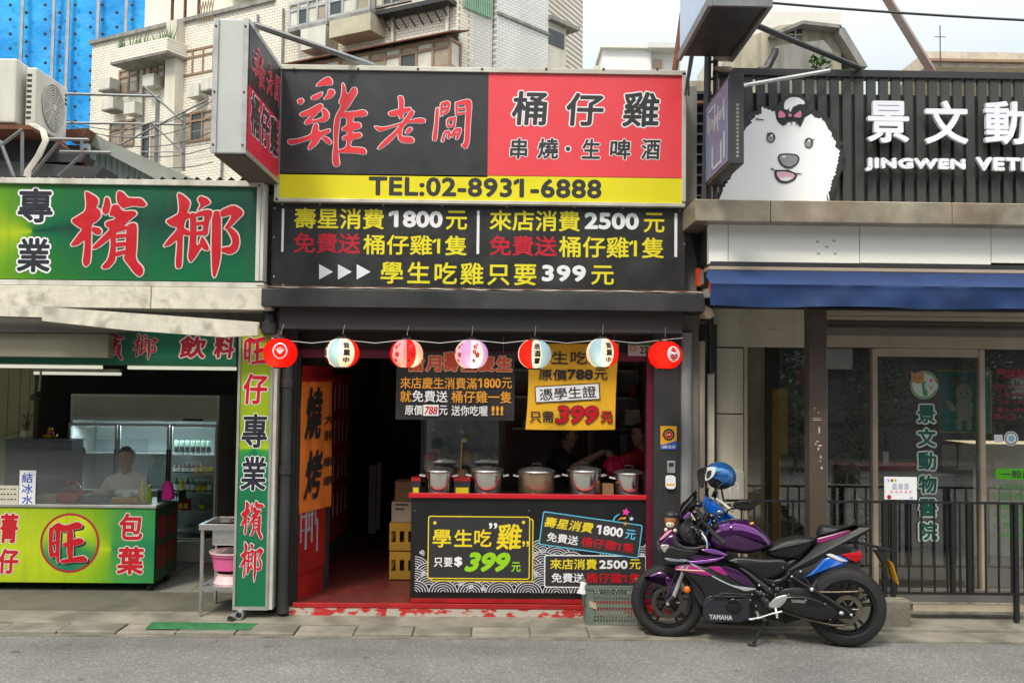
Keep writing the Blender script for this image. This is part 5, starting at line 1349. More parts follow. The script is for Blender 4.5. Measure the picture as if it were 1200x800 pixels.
def head(parent, c, face, hair, s=1.0, skinm=None):
    """face: unit direction the person looks in (x, y)"""
    f = Vector((face[0], face[1], 0)).normalized(); rt_ = Vector((-f.y, f.x, 0))
    b = MB()
    def P(a, l, z): return tuple(Vector(c) + f * a * s + rt_ * l * s + Vector((0, 0, z * s)))
    rings = [(-.115, .02, .03, .045), (-.09, .012, .05, .06), (-.05, .0, .065, .085), (0, -.003, .074, .095), (.05, -.008, .076, .098), (.09, -.012, .066, .085), (.12, -.015, .035, .045)]
    vs = []; k = 14
    for z, sh, wd, dp in rings:
        for j in range(k):
            t = 2 * pi * j / k; vs.append(P(sh + dp * cos(t), wd * sin(t), z))
    fs = [(i * k + j, i * k + (j + 1) % k, (i + 1) * k + (j + 1) % k, (i + 1) * k + j) for i in range(len(rings) - 1) for j in range(k)] + [tuple(range(k)), tuple(range(6 * k, 7 * k))]
    b.add(vs, fs, 0, True)
    b.add([P(.088, -.014, -.012), P(.088, .014, -.012), P(.118, 0, -.016), P(.09, 0, .03)], [(0, 1, 2), (0, 2, 3), (1, 3, 2)], 0, True)
    for q in (-1, 1): b.ball(P(0, .076 * q, 0), (.014, .014, .028)); b.ball(P(.083, .03 * q, .022), (.011, .011, .008), 1)
    b.tube([P(.085, -.022, -.052), P(.093, 0, -.05), P(.085, .022, -.052)], .005, 2)
    b.tube([P(-.01, 0, -.09), P(-.03, 0, -.17)], [.05, .055], 0, 12)
    b.build('head', parent, [skinm or M['skin'], M['ink'], M['redo']])
    b = MB(); vs = []; rg = [(-.04, .076, .1, .8), (.0, .084, .106, .7), (.05, .086, .108, .6), (.09, .078, .098, .7), (.125, .045, .06, 1), (.135, .01, .012, 1)]
    for z, wd, dp, back in rg:
        for j in range(k):
            t = 2 * pi * j / k; ct_ = cos(t)
            a = -.012 + (dp * ct_ if ct_ < .25 or z > .06 else dp * .25)
            vs.append(P(a, (wd + random.uniform(0, .004)) * sin(t), z))
    b.add(vs, [(i * k + j, i * k + (j + 1) % k, (i + 1) * k + (j + 1) % k, (i + 1) * k + j) for i in range(5) for j in range(k)], 0, True)
    b.build('hair', parent, hair)
px_, yy = W.uz(148, 575, 1.42)[0], 1.42
sz = W.uz(148, 562, yy)[1]
pe = T('person', (px_, yy, .06), 'person in a white T-shirt sitting behind the betel nut cart', 'person')
V = [(px_, yy, sz - .45), (px_, yy, sz - .2), (px_, yy, sz), (px_, yy - .02, sz + .1), (px_ - .17, yy, sz - .03), (px_ - .25, yy - .12, sz - .26), (px_ - .12, yy - .34, sz - .3), (px_ + .17, yy, sz - .03), (px_ + .25, yy - .12, sz - .26), (px_ + .1, yy - .34, sz - .3), (px_ + .03, yy - .4, sz - .31), (px_ - .05, yy - .4, sz - .31)]
skin_body('torso', V[:10] + V[10:], [(0, 1), (1, 2), (2, 3), (2, 4), (4, 5), (5, 6), (2, 7), (7, 8), (8, 9), (9, 10), (6, 11)], [.15, .15, .14, .05, .075, .055, .04, .075, .055, .04, .03, .03], pe, mat('white T-shirt', (.55, .54, .46), .85))
b = MB()
for q, (a, c) in ((1, (V[5], V[6])), (2, (V[8], V[9]))):
    a, c = Vector(a), Vector(c); b.tube([tuple(a.lerp(c, .35)), tuple(c), tuple(c + Vector((.0, -.06, 0)))], [.048, .046, .03], 0, 10)
b.build('forearm', pe, M['skin'])
head(pe, (px_, yy - .03, sz + .22), (0, -1), M['hair'])
b = MB(); b.box(px_ - .2, px_ + .2, yy - .1, yy + .25, .45, .49)
for q in (-1, 1):
    for w in (-.05, .2): b.box(px_ + q * .17 - .015, px_ + q * .17 + .015, yy + w - .015, yy + w + .015, .062, .45)
b.build('stool', None, M['blk_mt'], label='dark stool under the seated shopkeeper behind the cart', cat='stool')

# sink stand with basins
YZ = -.36
sk = T('sink_stand', (W.uz(256, 700, YZ)[0], .1, .052), 'steel sink on a tubular stand beside the upright green sign', 'sink')
su0, su1 = W.uz(235.5, 620, YZ)[0], W.uz(285, 620, YZ)[0]; zs = W.uz(250, 615, YZ)[1]
b = MB()
for x in (su0, su1 - .03):
    for y in (YZ, YZ + .42): b.tube([(x + .015, y, .054), (x + .015, y, zs - .03)], .016, 0, 10)
zsh = W.uz(250, 687, YZ)[1]
b.box(su0, su1, YZ - .012, YZ + .43, zsh - .03, zsh); b.build('stand_frame', sk, M['steel'])
b = MB(); b.box(su0 - .01, su1, YZ - .03, YZ - .015, zs - .04, zs + .012); b.box(su0 - .01, su0 + .03, YZ - .015, YZ + .45, zs - .04, zs + .012); b.box(su0 - .01, su1, YZ + .43, YZ + .445, zs - .04, zs + .012)
b.box(su0 + .1, su1, YZ + .0, YZ + .38, zs - .17, zs - .165); b.box(su0 + .1, su1, YZ + .0, YZ + .004, zs - .165, zs - .04); b.box(su0 + .1, su0 + .104, YZ + .004, YZ + .38, zs - .165, zs - .02)
b.build('sink_bowl', sk, M['steel'], bev=.003)
def basin(c, r0, r1, h, name, m, lab):
    b = MB(); b.lathe([(0, 0), (r0, 0), (r1, h), (r1 + .012, h), (r1 + .012, h - .012), (r1, h - .012), (r0 - .004, .008), (0, .008)], c, 0, 28); b.build(name, None, m, label=lab, cat='basin')
bu = (su0 + su1) / 2 + .03
basin((bu, YZ + .2, zsh + .002), .15, .11, .085, 'pale_basin', M['palep'], 'pale pink upturned basin on the lower shelf of the sink stand')
basin((bu, YZ + .2, zsh + .12), .15, .165, .13, 'pink_basin', M['pinkp'], 'bright pink basin under the steel sink')
basin((bu, YZ + .2, zsh + .252), .17, .175, .02, 'white_basin_lid', M['palep'], 'pale lid lying on the bright pink basin')

# upright green sign
YV = -.42
vs_ = T('upright_sign', (W.uz(297, 716, YV)[0], YV, .06), 'tall narrow green sign box with red and black characters beside the restaurant', 'sign')
VF = Fr(W.uz(272.5, 716, YV)[0], YV, 0)
a0, zb_ = W.uz(274, 714, YV); a1 = W.uz(317.5, 714, YV)[0]; zt_ = W.uz(300, 385, YV)[1]
a0 = (W.uz(272.5, 714, YV)[0] + W.uz(280.5, 393, YV)[0]) / 2; a1 = (W.uz(315, 714, YV)[0] + W.uz(320, 393, YV)[0]) / 2
b = MB(); b.box(a0, a1 + .035, YV + .004, YV + .16, zb_, zt_); b.build('sign_box', vs_, M['frame'], bev=.004)
b = MB(); b.box(a0 + .022, a1 - .022, YV, YV + .003, zb_ + .03, zt_); b.build('face_panel', vs_, conic('upright fan print', (.5, .565), .13, -90, [(0, (.005, .14, .06)), (.25, (.01, .2, .07)), (.45, (.05, .3, .04)), (.52, (.4, .5, .01)), (.7, (.24, .38, .01)), (1, (.3, .4, .01))]))
b = MB(); b.box(a0, a0 + .02, YV - .012, YV + .003, zb_, zt_); b.box(a1 - .02, a1, YV - .012, YV + .003, zb_, zt_); b.box(a0 + .02, a1 - .02, YV - .012, YV + .003, zb_, zb_ + .028); b.build('edge_trim', vs_, M['alum'])
nn = YV - .0015; b = MB()
wc = (a0 + a1) / 2
def vch(P, y0, y1, hw, m, st_=True, sx=0):
    b.cut()
    zc1, zc0 = W.uz(298, y0, YV)[1], W.uz(298, y1, YV)[1]
    if st_:
        xs = [p[0] for q in P for p in q]; ys = [p[1] for q in P for p in q]; c = 0
        for rad, mm, dn in ((.005, 2, 0), (0, m, .0025)):
            for i in range(10 if rad else 1):
                for q in P:
                    b.flat(smooth_poly([(wc + ((x - min(xs)) / (max(xs) - min(xs)) * 2 - 1) * hw + rad * cos(i * pi / 5), zc1 - (y - min(ys)) / (max(ys) - min(ys)) * (zc1 - zc0) + rad * sin(i * pi / 5)) for x, y in q]), nn - dn - c * .00003, m if not rad else 2); c += 1
    else:
        g = glyphs(P, 0, .06); rc = (wc - hw + .012, wc + hw - .012, zc0 + .01, zc1 - .01); b.geo(g, rc, nn, 2, .013, 12); b.geo(g, rc, nn - .0012, m, .0065, 8)
vch(WANG, 394, 427, .105, 0); vch('仔', 437, 474, .11, 0, False); vch('專', 484, 525, .115, 1, False); vch('業', 534, 575, .115, 1, False); vch(BIN, 586, 632, .1, 0); vch(LANG, 634, 682, .1, 0)
b.build('lettering', vs_, [M['pred'], M['navy'], M['white']])
b = MB(); p = ground_y(277, 727, .03); b.lathe([(.036, -.05), (.036, .05), (.028, .05), (.028, -.05), (.036, -.05)], (p.x + .02, p.y + .04, .078), 0, 18, 'n'); b.lathe([(.026, -.09), (.026, .02), (.02, .02), (.02, -.09)], (p.x - .035, p.y + .03, .06), 0, 14, 'n')
b.build('pipe_stub', None, M['alum'], label='short open grey pipe end on the kerb below the upright green sign', cat='pipe')
# ================================================================== rooftop of the stall, upper left
def corr(mb, P, nrm, n, amp, m=0):
    """corrugated sheet between four corners (a,b along the waves; c,d the far edge)"""
    a, b_, c, d = [Vector(p) for p in P]; vs = []
    for i in range(n + 1):
        o = Vector(nrm) * amp * (1 if i % 2 else -1)
        vs += [tuple(a.lerp(b_, i / n) + o), tuple(d.lerp(c, i / n) + o)]
    return mb.add(vs, [(2 * i, 2 * i + 2, 2 * i + 3, 2 * i + 1) for i in range(n)], m, True)
def wp(px, py, y): u, z = W.uz(px, py, y); return (u, y, z)
b = MB(); p, q = wp(-60, 209, -.42), wp(318, 211, -.42)
corr(b, (p, q, (q[0], 1.6, q[2] - .02), (p[0], 1.6, p[2] - .02)), (0, 0, 1), 56, .026)
b.build('corrugated_roof', None, mat('old roof sheet', (.09, .085, .08), .85, dirt=.5), label='dark corrugated roof edge just above the green signboard', cat='roof')
YA = 2.4
def ac(px, y0, y1, xf, yn, lab, grille=True):
    """outdoor unit with its fan side facing right"""
    u, zt = W.uz(px, y0, yn); zb = W.uz(px, y1, yn)[1]
    uw = W.uz(xf, y0, yn)[0]
    t = T('air_conditioner', ((u + uw) / 2, yn + .35, zb), lab, 'air conditioner')
    L_ = .8
    MB().box(uw, u, yn, yn + L_, zb, zt).build('housing', t, M['ac'], bev=.02)
    G = Fr(u + .002, yn, 90)
    if grille:
        b = MB(G); c = (.42, (zt + zb) / 2 + .0); Rr = (zt - zb) * .4
        for k in range(9):
            r = Rr * (1 - k / 9.5); b.lathe([(r, -.0), (r, -.012), (r - .012, -.012), (r - .012, 0)], (c[0], -.004, c[1]), 0, 32, 'n')
        for k in range(12):
            a = 2 * pi * k / 12; b.tube([(c[0] + .03 * cos(a), -.014, c[1] + .03 * sin(a)), (c[0] + Rr * cos(a + .5), -.014, c[1] + Rr * sin(a + .5))], .004, 0, 4)
        b.lathe([(.035, -.02), (0, -.02)], (c[0], -.002, c[1]), 0, 16, 'n'); b.build('fan_grille', t, M['ac'])
        b = MB(G); b.flat(circ(c, Rr * .99, 32), -.002); b.build('fan_shade_disc', t, mat('grille shadow grey', (.25, .25, .24), .7, var=.1))  # flat disc; the shade inside the fan opening is its colour
        b = MB(G)
        b.auto = True
        for j in range(3): b.box(.72, .765, -.004, -.0005, zt - .12 - j * .055, zt - .09 - j * .055)
        b.build('badge', t, M['ink'])
        b = MB(); b.auto = True
        for j in range(9):
            z = zt - .08 - j * (zt - zb - .14) / 9; b.box(uw + .015, uw + .07, yn - .004, yn - .001, z - .03, z)
        b.build('vent_slots', t, M['ink'])
    else:
        b = MB(); b.box(uw + .05, uw + .4, yn - .004, yn - .001, zb + (zt - zb) * .24, zb + (zt - zb) * .25); b.box(uw + .06, uw + .18, yn - .004, yn - .001, zt - .2, zt - .07); b.build('panel_marks', t, M['char'])
    return t
ac(43.5, 79, 149, 31, YA, 'white outdoor air conditioner with a round fan grille above the green sign')
ac(20, 68.5, 144, -60, YA - .1, 'plain off white outdoor cabinet left of the fan unit', False)
fm = T('unit_stand', (W.uz(40, 180, 2.2)[0], 2.4, W.uz(40, 210, 2.2)[1]), 'rusty plate and grey angle steel brackets carrying the air conditioners', 'stand')
b = MB(); l = [wp(-60, 147, 2.2), wp(32, 146, 2.2), wp(42, 152, 2.2)]
b.box(W.uz(-60, 150, 2.2)[0], W.uz(37, 150, 2.2)[0], 2.2, 3.3, W.uz(0, 151, 2.2)[1], W.uz(0, 146, 2.2)[1]); b.build('tray', fm, M['rust'])
b = MB(); gx = wp(38, 150, 2.2)
for a, c in (((26, 155), (26, 207)), ((0, 165), (16, 207)), ((-5, 175), (26, 152)), ((50, 163), (104, 164)), ((70, 178), (130, 179)), ((68, 168), (38, 205)), ((100, 178), (68, 207)), ((96, 164), (96, 178))):
    b.tube([wp(*a, 2.15), wp(*c, 2.15)], .021, 0, 4)
b.build('angle_steel', fm, M['galv'])
b = MB()
for k in range(4):
    o = k * 2.2
    b.tube([wp(35 + o, 146, 2.0 - k * .01), wp(48 + o * .7, 153, 1.95), wp(51 + o * .8, 165, 1.9), wp(42 + o * .9, 183, 1.9), wp(30 + o * .9, 200, 1.9), wp(28 + o, 212, 1.9)], .013, 0, 6)
b.build('refrigerant_hoses', None, M['cream'], label='bundle of taped cream hoses running down from the air conditioner', cat='hose')
b = MB(); l = [wp(75, 152, 3.2), wp(102, 150, 3.2), wp(98, 160, 3.2), wp(78, 163, 3.2)]
b.prism([(p[0], p[2]) for p in l], 3.2, 3.5); b.build('tin_offcut', None, M['rust'], label='rust brown tin flap behind the air conditioner', cat='tin sheet')
b = MB(); l = [(p[0], p[2]) for p in (wp(45, 168, 2.8), wp(80, 190, 2.8), wp(108, 198, 2.8), wp(100, 192, 2.8), wp(60, 160, 2.8))]; b.prism(l, 2.8, 3.1); b.build('rusty_sheet', None, M['rust'], label='bent rusty roofing sheet under the angle steel', cat='tin sheet')
sh = T('tin_shed', (W.uz(160, 200, 3.6)[0], 4, W.uz(160, 210, 3.6)[1]), 'pale green tin shed with a sloping corrugated roof behind the signboard', 'shed')
b = MB(); l = [(p[0], p[2]) for p in (wp(102, 156, 3.6), wp(104, 152, 3.6), wp(130, 168, 3.6), wp(230, 212, 3.6), wp(190, 214, 3.6), wp(102, 168, 3.6))]
b.prism(l, 3.45, 3.9); b.build('roof_edge', sh, mat('grey green tin', (.3, .33, .29), .6, dirt=.4, var=.2))
b = MB(); a, c = wp(100, 166, 3.7), wp(215, 212, 3.7); z0 = wp(100, 214, 3.7)[2]
k = 34
for i in range(k + 1):
    x = a[0] + (c[0] - a[0]) * i / k; zt = a[2] + (c[2] - a[2]) * i / k
    b.v += [W.w(x, 3.7 + (.02 if i % 2 else -.02), z0), W.w(x, 3.7 + (.02 if i % 2 else -.02), max(zt, z0))]
for i in range(k): b.p.append([2 * i, 2 * i + 2, 2 * i + 3, 2 * i + 1]); b.m.append(0); b.sm.append(False)
b.build('corrugated_wall', sh, mat('pale aqua tin', (.42, .52, .5), .5, var=.15))
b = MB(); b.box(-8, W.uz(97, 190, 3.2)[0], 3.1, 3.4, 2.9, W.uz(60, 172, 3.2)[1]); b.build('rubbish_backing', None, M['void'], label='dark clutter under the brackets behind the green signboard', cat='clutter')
dr = T('dark_roof_sheets', (W.uz(80, 170, 2.9)[0], 2.9, W.uz(80, 210, 2.9)[1]), 'dark stained tin sheets lying under the angle steel', 'tin sheet')
for i, (l, m_) in enumerate((([(-40, 165), (40, 158), (100, 182), (95, 190), (-40, 190)], 'char'), ([(-40, 186), (120, 196), (110, 208), (-40, 206)], 'dark'))):
    b = MB(); b.prism([(p[0], p[2]) for p in (wp(x, y, 2.7 - i * .2) for x, y in l)], 2.7 - i * .2, 3.0); b.build('sheet', dr, M[m_])
# pipe scaffold
sc_ = T('roof_scaffold', wp(192, 212, 4.2), 'thin grey pipe frame standing over the tin shed roof', 'frame')
b = MB(); b.auto = True
for a, c, r in (((75, 110), (185, 113), .019), ((75, 144), (213, 146), .016), ((185, 113), (183, 190), .03), ((216, 130), (215, 200), .022), ((168, 101), (214, 142), .016), ((140, 170), (245, 116), .013), ((180, 146), (213, 178), .013), ((125, 160), (182, 142), .01), ((165, 178), (215, 178), .008)):
    b.tube([wp(*a, 4.2 + .02 * r * 100), wp(*c, 4.2 + .02 * r * 100)], r, 0, 6)
b.build('scaffold_tube', sc_, M['galv'])
b = MB()
for i in range(5):
    b.cable(wp(75, 140 + i * 3, 3.9), wp(250, 118 + i * 18, 3.6), .25, .006)
b.build('sagging_wires', None, M['ink'], label='thin dark wires sagging between the pipe frame and the projecting sign', cat='wire')

# ================================================================== background buildings
# tiled apartment block: facade runs left-back from the corner
DC = 24.6; cxp = W.uz(537, 60, DC - 8.6)[0]
BA = Fr(cxp, DC - 8.6, -29)
ap = T('apartment_building', (cxp - 6, 19, 0), 'cream tiled apartment block with brown windows behind the restaurant signs', 'building')
uL = BA.uz(106, 120)[0]; uM = BA.uz(322, 60)[0]
zA = BA.uz(112, 50)[1]; zA2 = BA.uz(300, 10)[1]
zt_ = (BA.uz(112, 53)[1] + BA.uz(205, 29)[1]) / 2
b = MB(BA); b.box(uL, 0, 0, 8, 0, zt_); b.build('front_wall', ap, M['tileA'])
zU = zt_ + 7
b = MB(BA); b.box(uM, -.0, .02, 8, zt_ + .001, zU); b.build('upper_wall', ap, M['tileA'])
b = MB(BA); b.box(BA.uz(170, 10, 2.4)[0], uM - .001, 2.4, 8, zt_ + .001, zt_ + 3); b.build('setback_wall', ap, mat('cream render', (.72, .69, .58), .8, var=.1))
b = MB(BA); b.box(uL - .05, uM - .01, -.1, .25, zt_ + .001, zt_ + .12); b.build('coping', ap, M['gwall'])
u0, z0 = BA.uz(128, 74); u1 = BA.uz(194, 60)[0]
zb1 = BA.uz(160, 74, -.7)[1]
b = MB(BA); u0, u1 = BA.uz(129, 70, -.8)[0], BA.uz(196, 55, -.8)[0]; zb1 = BA.uz(129, 74, -.8)[1]; zq = BA.uz(129, 59, -.8)[1]; b.box(u0, u1, -.8, -.001, zb1, zq); b.build('balcony', ap, M['tileA'])
b = MB(BA); b.box(u0, u1, -.79, -.001, zb1 - .06, zb1 - .001); b.build('balcony_slab', ap, M['gwall'])
pl = MB(BA); rnd = random.Random(8)
for i in range(60):
    u = u0 + rnd.random() ** 1.5 * (u1 - u0); z = zq; h = rnd.uniform(.15, .7)
    pl.add([(u, -.5, z), (u + .07, -.5, z), (u + rnd.uniform(-.2, .3), -.5 + rnd.uniform(-.1, .1), z + h)], [(0, 1, 2)])
pl.build('balcony_plants', None, M['leaf'], label='scruffy green plants growing along the tiled balcony top', cat='plant')
for xs in (196, 206): pass
b = MB(BA); u0, u1 = BA.uz(193, 100, -.35)[0], BA.uz(205, 100, -.35)[0]; b.box(u0, u1, -.35, -.001, 0, zt_ - .001); b.build('pilaster', ap, M['pwall'])
def win(fr, x0, y0, x1, y1, par, nx=2, ny=2, m='curtain', fm_='bfr', n=-.05, ratio=.3, fw=.06):
    u0, z1 = fr.uz(x0, y0, n); u1, z0b = fr.uz(x1, y1, n)
    # heights averaged over both edges so the window stays level
    zt2 = (fr.uz(x0, y0, n)[1] + fr.uz(x1, y0 - (x1 - x0) * .22, n)[1]) / 2; zb2 = (fr.uz(x0, y1 + (x1 - x0) * .0, n)[1] + fr.uz(x1, y1 - (x1 - x0) * .2, n)[1]) / 2
    f = MB(fr)
    f.box(u0, u1, n, n + .1, zb2, zb2 + fw); f.box(u0, u1, n, n + .1, zt2 - fw, zt2)
    for i in range(nx + 1):
        u = u0 + (u1 - u0 - fw) * i / nx; f.box(u, u + fw, n - .003, n + .1, zb2 + fw, zt2 - fw)
    zr = zt2 - (zt2 - zb2) * ratio
    if ny > 1: f.box(u0 + fw, u1 - fw, n - .001, n + .09, zr - fw / 2, zr + fw / 2)
    w_ = f.build('window', par, M[fm_])
    for i in range(nx):
        a = u0 + (u1 - u0 - fw) * i / nx + fw; c = u0 + (u1 - u0 - fw) * (i + 1) / nx
        mm = m if (i * 5 + int(x0)) % 3 else ('dglass' if (i + int(x0)) % 2 else 'curtw')
        MB(fr).box(a, c, n + .04, n + .05, zb2 + fw, zt2 - fw).build('pane', w_, M[mm])
    return w_
b = MB(BA); b.auto = True
for x, y in ((170, 96), (252, 118), (345, 100), (312, 118), (148, 128), (222, 108)):
    u, z = BA.uz(x, y, -.3); b.box(u, u + .5, -.4, -.05, z - .2, z + .18)
b.build('wall_air_unit', ap, M['ac'])
b = MB(BA); b.auto = True
for x in (168, 196, 262, 300, 330): u = BA.uz(x, 100, -.06)[0]; b.tube([(u, -.06, 0), (u, -.06, zt_ - .3)], .035, 0, 6)
b.build('drain_pipe', ap, M['gwall'])
for x0, y0, x1, y1 in ((139, 83, 161, 112), (197, 138, 250, 172), (128, 145, 156, 175)):
    u0, u1, z0, z1 = BA.rect(x0, y0, x1, y1, -.25); b = MB(BA)
    for i in range(8): u = u0 + (u1 - u0) * i / 7; b.box(u, u + .012, -.25, -.238, z0, z0 + (z1 - z0) * .5)
    b.box(u0, u1, -.25, -.238, z0 + (z1 - z0) * .5, z0 + (z1 - z0) * .53); b.box(u0, u1, -.25, -.238, z0, z0 + .02); b.build('window_grille', ap, M['galv'])
win(BA, 139, 83, 161, 112, ap, 2, 2); win(BA, 175, 76, 192, 105, ap, 2, 2); win(BA, 201, 63, 250, 93, ap, 4, 2, n=-.03)
win(BA, 128, 145, 156, 175, ap, 2, 2); win(BA, 197, 138, 250, 172, ap, 4, 2); win(BA, 165, 146, 186, 200, ap, 2, 2, fm_='cream')
b = MB(BA)
for x, y in ((121, 99), (125, 122), (241, 99)):
    u, z = BA.uz(x, y, -.5); b.cut(); b.box(u - .2, u + .3, -.5, -.1, z - .15, z + .2)
b.build('wall_air_unit', ap, M['ac'])
b = MB(BA)
for x, y in ((121, 99), (125, 122), (241, 99)):
    u, z = BA.uz(x, y, -.5); b.cut(); b.box(u - .25, u + .35, -.5, -.05, z - .2, z - .152)
b.build('unit_bracket', ap, M['gwall'])
# roof terrace clutter: green canopy, rusty frame
b = MB(BA); 
P = [BA.uz(205, 22, -.1), BA.uz(318, -3, -.1)]
zc1 = BA.uz(316, 10, 0)[1]
b.add([(BA.uz(236, 20, 0)[0], 0, zt_ + 1.0), (uM, 0, zt_ + 1.25), (uM, 3, zt_ + 2.4), (BA.uz(236, 20, 0)[0] - 1.5, 3, zt_ + 2.2)], [(0, 1, 2, 3)])
b.build('green_canopy', ap, mat('translucent green sheet', (.1, .3, .2), .4, var=.3, sc=1))
b = MB(BA)
for x0, x1 in ((200, 215), (215, 231), (231, 247)):
    ua, ub = BA.uz(x0, 10, -.1)[0], BA.uz(x1, 10, -.1)[0]
    b.box(ua, ua + .07, -.1, -.03, zt_ + .12, zt_ + 1.6)
b.box(BA.uz(200, 10, -.1)[0], BA.uz(250, 10, -.1)[0], -.1, -.03, zt_ + 1.55, zt_ + 1.62); b.box(BA.uz(200, 10, -.1)[0], BA.uz(250, 10, -.1)[0], -.1, -.03, zt_ + .8, zt_ + .86)
b.tube([(BA.uz(200, 10, -.1)[0], -.1, zt_ + 1.6), (BA.uz(200, 10, -.1)[0] + 1, 2, zt_ + 1.9)], .03); b.build('rusty_rack', ap, M['rust'])
b = MB(BA); ua, ub = BA.uz(231, 30, -.08)[0], BA.uz(250, 30, -.08)[0]
for i in range(6): u = ua + (ub - ua) * i / 6; b.tube([(u, -.08, zt_ - .1), (u + (ub - ua) / 6, -.08, zt_ + .5)], .02, 0, 4); b.tube([(u + (ub - ua) / 6, -.08, zt_ - .1), (u, -.08, zt_ + .5)], .02, 0, 4)
b.build('lattice', ap, M['bfr'])
# enclosed glass balconies on the upper right part
def bay(x0, yt0, x1, yt1, yb0, yb1, n, nx, par, fm_='bfr', m='curtw', roof='rust'):
    u0, u1 = BA.uz(x0, yt0, n)[0], BA.uz(x1, yt1, n)[0]
    z1 = (BA.uz(x0, yt0, n)[1] + BA.uz(x1, yt1, n)[1]) / 2; z0 = (BA.uz(x0, yb0, n)[1] + BA.uz(x1, yb1, n)[1]) / 2
    f = MB(BA); fw = .07
    f.box(u0, u1, n, n + .08, z0, z0 + fw); f.box(u0, u1, n, n + .08, z1 - fw, z1); zr = z1 - (z1 - z0) * .3; f.box(u0 + .01, u1 - .01, n + .003, n + .07, zr - .04, zr + .04)
    for i in range(nx + 1): u = u0 + (u1 - u0 - fw) * i / nx; f.box(u, u + fw, n - .004, n + .07, z0 + fw, z1 - fw)
    f.box(u1 - fw, u1, n + .08, -.01, z1 - fw, z1); f.box(u1 - fw, u1, n + .08, -.01, z0, z0 + fw); f.box(u1 - fw, u1, -.1, -.02, z0 + fw, z1 - fw)
    w_ = f.build('window', par, M[fm_])
    for i in range(nx):
        a = u0 + (u1 - u0 - fw) * i / nx + fw; c = u0 + (u1 - u0 - fw) * (i + 1) / nx
        MB(BA).box(a, c, n + .03, n + .04, z0 + fw, zr - .041).build('pane', w_, M[['curtw', 'curtain', 'curtw', 'dglass'][(i * 7 + nx) % 4]])
        MB(BA).box(a, c, n + .03, n + .04, zr + .041, z1 - fw).build('pane', w_, M[['curtain', 'curtw'][i % 2]])
    MB(BA).box(u1 - .05, u1 - .04, n + .08, -.1, z0 + fw, z1 - fw).build('pane', w_, M['curtw'])
    if roof: MB(BA).add([(u0 - .1, n - .25, z1 + .02), (u1 + .2, n - .25, z1 + .02), (u1 + .2, -.01, z1 + .3), (u0 - .1, -.01, z1 + .3), (u0 - .1, n - .25, z1 + .05), (u1 + .2, n - .25, z1 + .05), (u1 + .2, -.01, z1 + .34), (u0 - .1, -.01, z1 + .34)], [(0, 1, 2, 3), (4, 7, 6, 5), (0, 4, 5, 1), (1, 5, 6, 2)]).build('awning', par, M[roof])
    MB(BA).box(u0, u1, n, -.001, z0 - .1, z0 - .001).build('balcony_slab', par, M['gwall'])
    return u0, u1, z0, z1
bay(330, 84, 528, 40, 110, 80, -.6, 11, ap)
bay(338, 5, 384, -6, 36, 22, -.5, 4, ap, 'alum', roof=None)
u0, u1, z0, z1 = bay(385, -5, 434, -18, 22, 10, -.7, 3, ap, 'alum', roof=None)
b = MB(BA); ua, ub = BA.uz(386, 30, -.7)[0], BA.uz(434, 30, -.7)[0]; zz0 = BA.uz(410, 40, -.7)[1]; b.box(ua, ub, -.7, -.002, zz0, z0 - .101)
b.build('balcony', ap, mat('beige apron', (.5, .46, .34), .7, dirt=.2))
b = MB(BA); ua, ub = BA.uz(436, 5, -.45)[0], BA.uz(525, -20, -.45)[0]; zz = (BA.uz(436, 14, -.45)[1] + BA.uz(520, -4, -.45)[1]) / 2
b.box(ua, ub, -.45, -.002, zz - .12, zz)
for i in range(9): u = ua + (ub - ua) * i / 9; b.tube([(u, -.42, zz - .12), (u + .05, -.02, zz - .45)], .025, 0, 4)
b.build('grille_shelf', ap, M['char'])
win(BA, 438, -8, 480, 10, ap, 4, 1, fm_='gwall', n=-.43, m='dglass')
b = MB(BA); u, z = BA.uz(368, 45, -.5); b.box(u - .45, u + .45, -.55, -.05, z - .3, z + .3); b.build('wall_air_unit', ap, M['ac'])
b = MB(BA); u = BA.uz(460, 35, -.08)[0]; b.tube([(u, -.08, zz0 - .5), (u, -.08, zz)], .05, 0, 8); u = BA.uz(524, 20, -.08)[0]; b.tube([(u, -.08, 6), (u, -.08, zU)], .05, 0, 8); b.build('drain_pipe', ap, M['cream'])
# white tiled side wall running back to the right
BB = Fr(cxp, DC - 8.6, 46)
uE = BB.uz(640, 40)[0]
bb_ = T('apartment_side_block', (cxp + 3, 20, 0), 'windowless white tiled side of the apartment block with a bay window at its edge', 'building')
b = MB(BB); uS = BB.uz(578, 40)[0]
b.box(.0, uS, .03, 5, 0, zU); b.build('side_wall', bb_, M['tileB'])
b = MB(BB); b.box(uS + .05, uE, -.08, 6, 0, zU); b.build('side_wall', bb_, M['tileB'])
b = MB(BB); b.box(.005, .6, .018, .028, 0, zU); b.build('corner_strip', bb_, M['tileA'])
u0, u1, z0, z1 = BB.rect(543, -20, 577, 16, 0); z0 = BB.uz(560, 16, 0)[1]
b = MB(BB)
for i in range(16): uu = u0 + (u1 - u0) * i / 16; b.box(uu, uu + (u1 - u0) / 16 - .03, -.04, -.0, z0, z1 + 3)
b.build('green_sheet', bb_, mat('faded green sheet', (.25, .42, .3), .7, var=.15))
zs_ = (BB.uz(600, 45, -.1)[1] + BB.uz(640, 60, -.1)[1]) / 2
b = MB(BB); b.box(uS + .05, uE, -.13, -.081, zs_ + .5, zs_ + .58); b.build('string_course', bb_, M['gwall'])
b = MB(BB); ua = uE; ub = uE + .9; za = BB.uz(643, 23, -.1)[1]; zb_ = BB.uz(643, 57, -.1)[1]
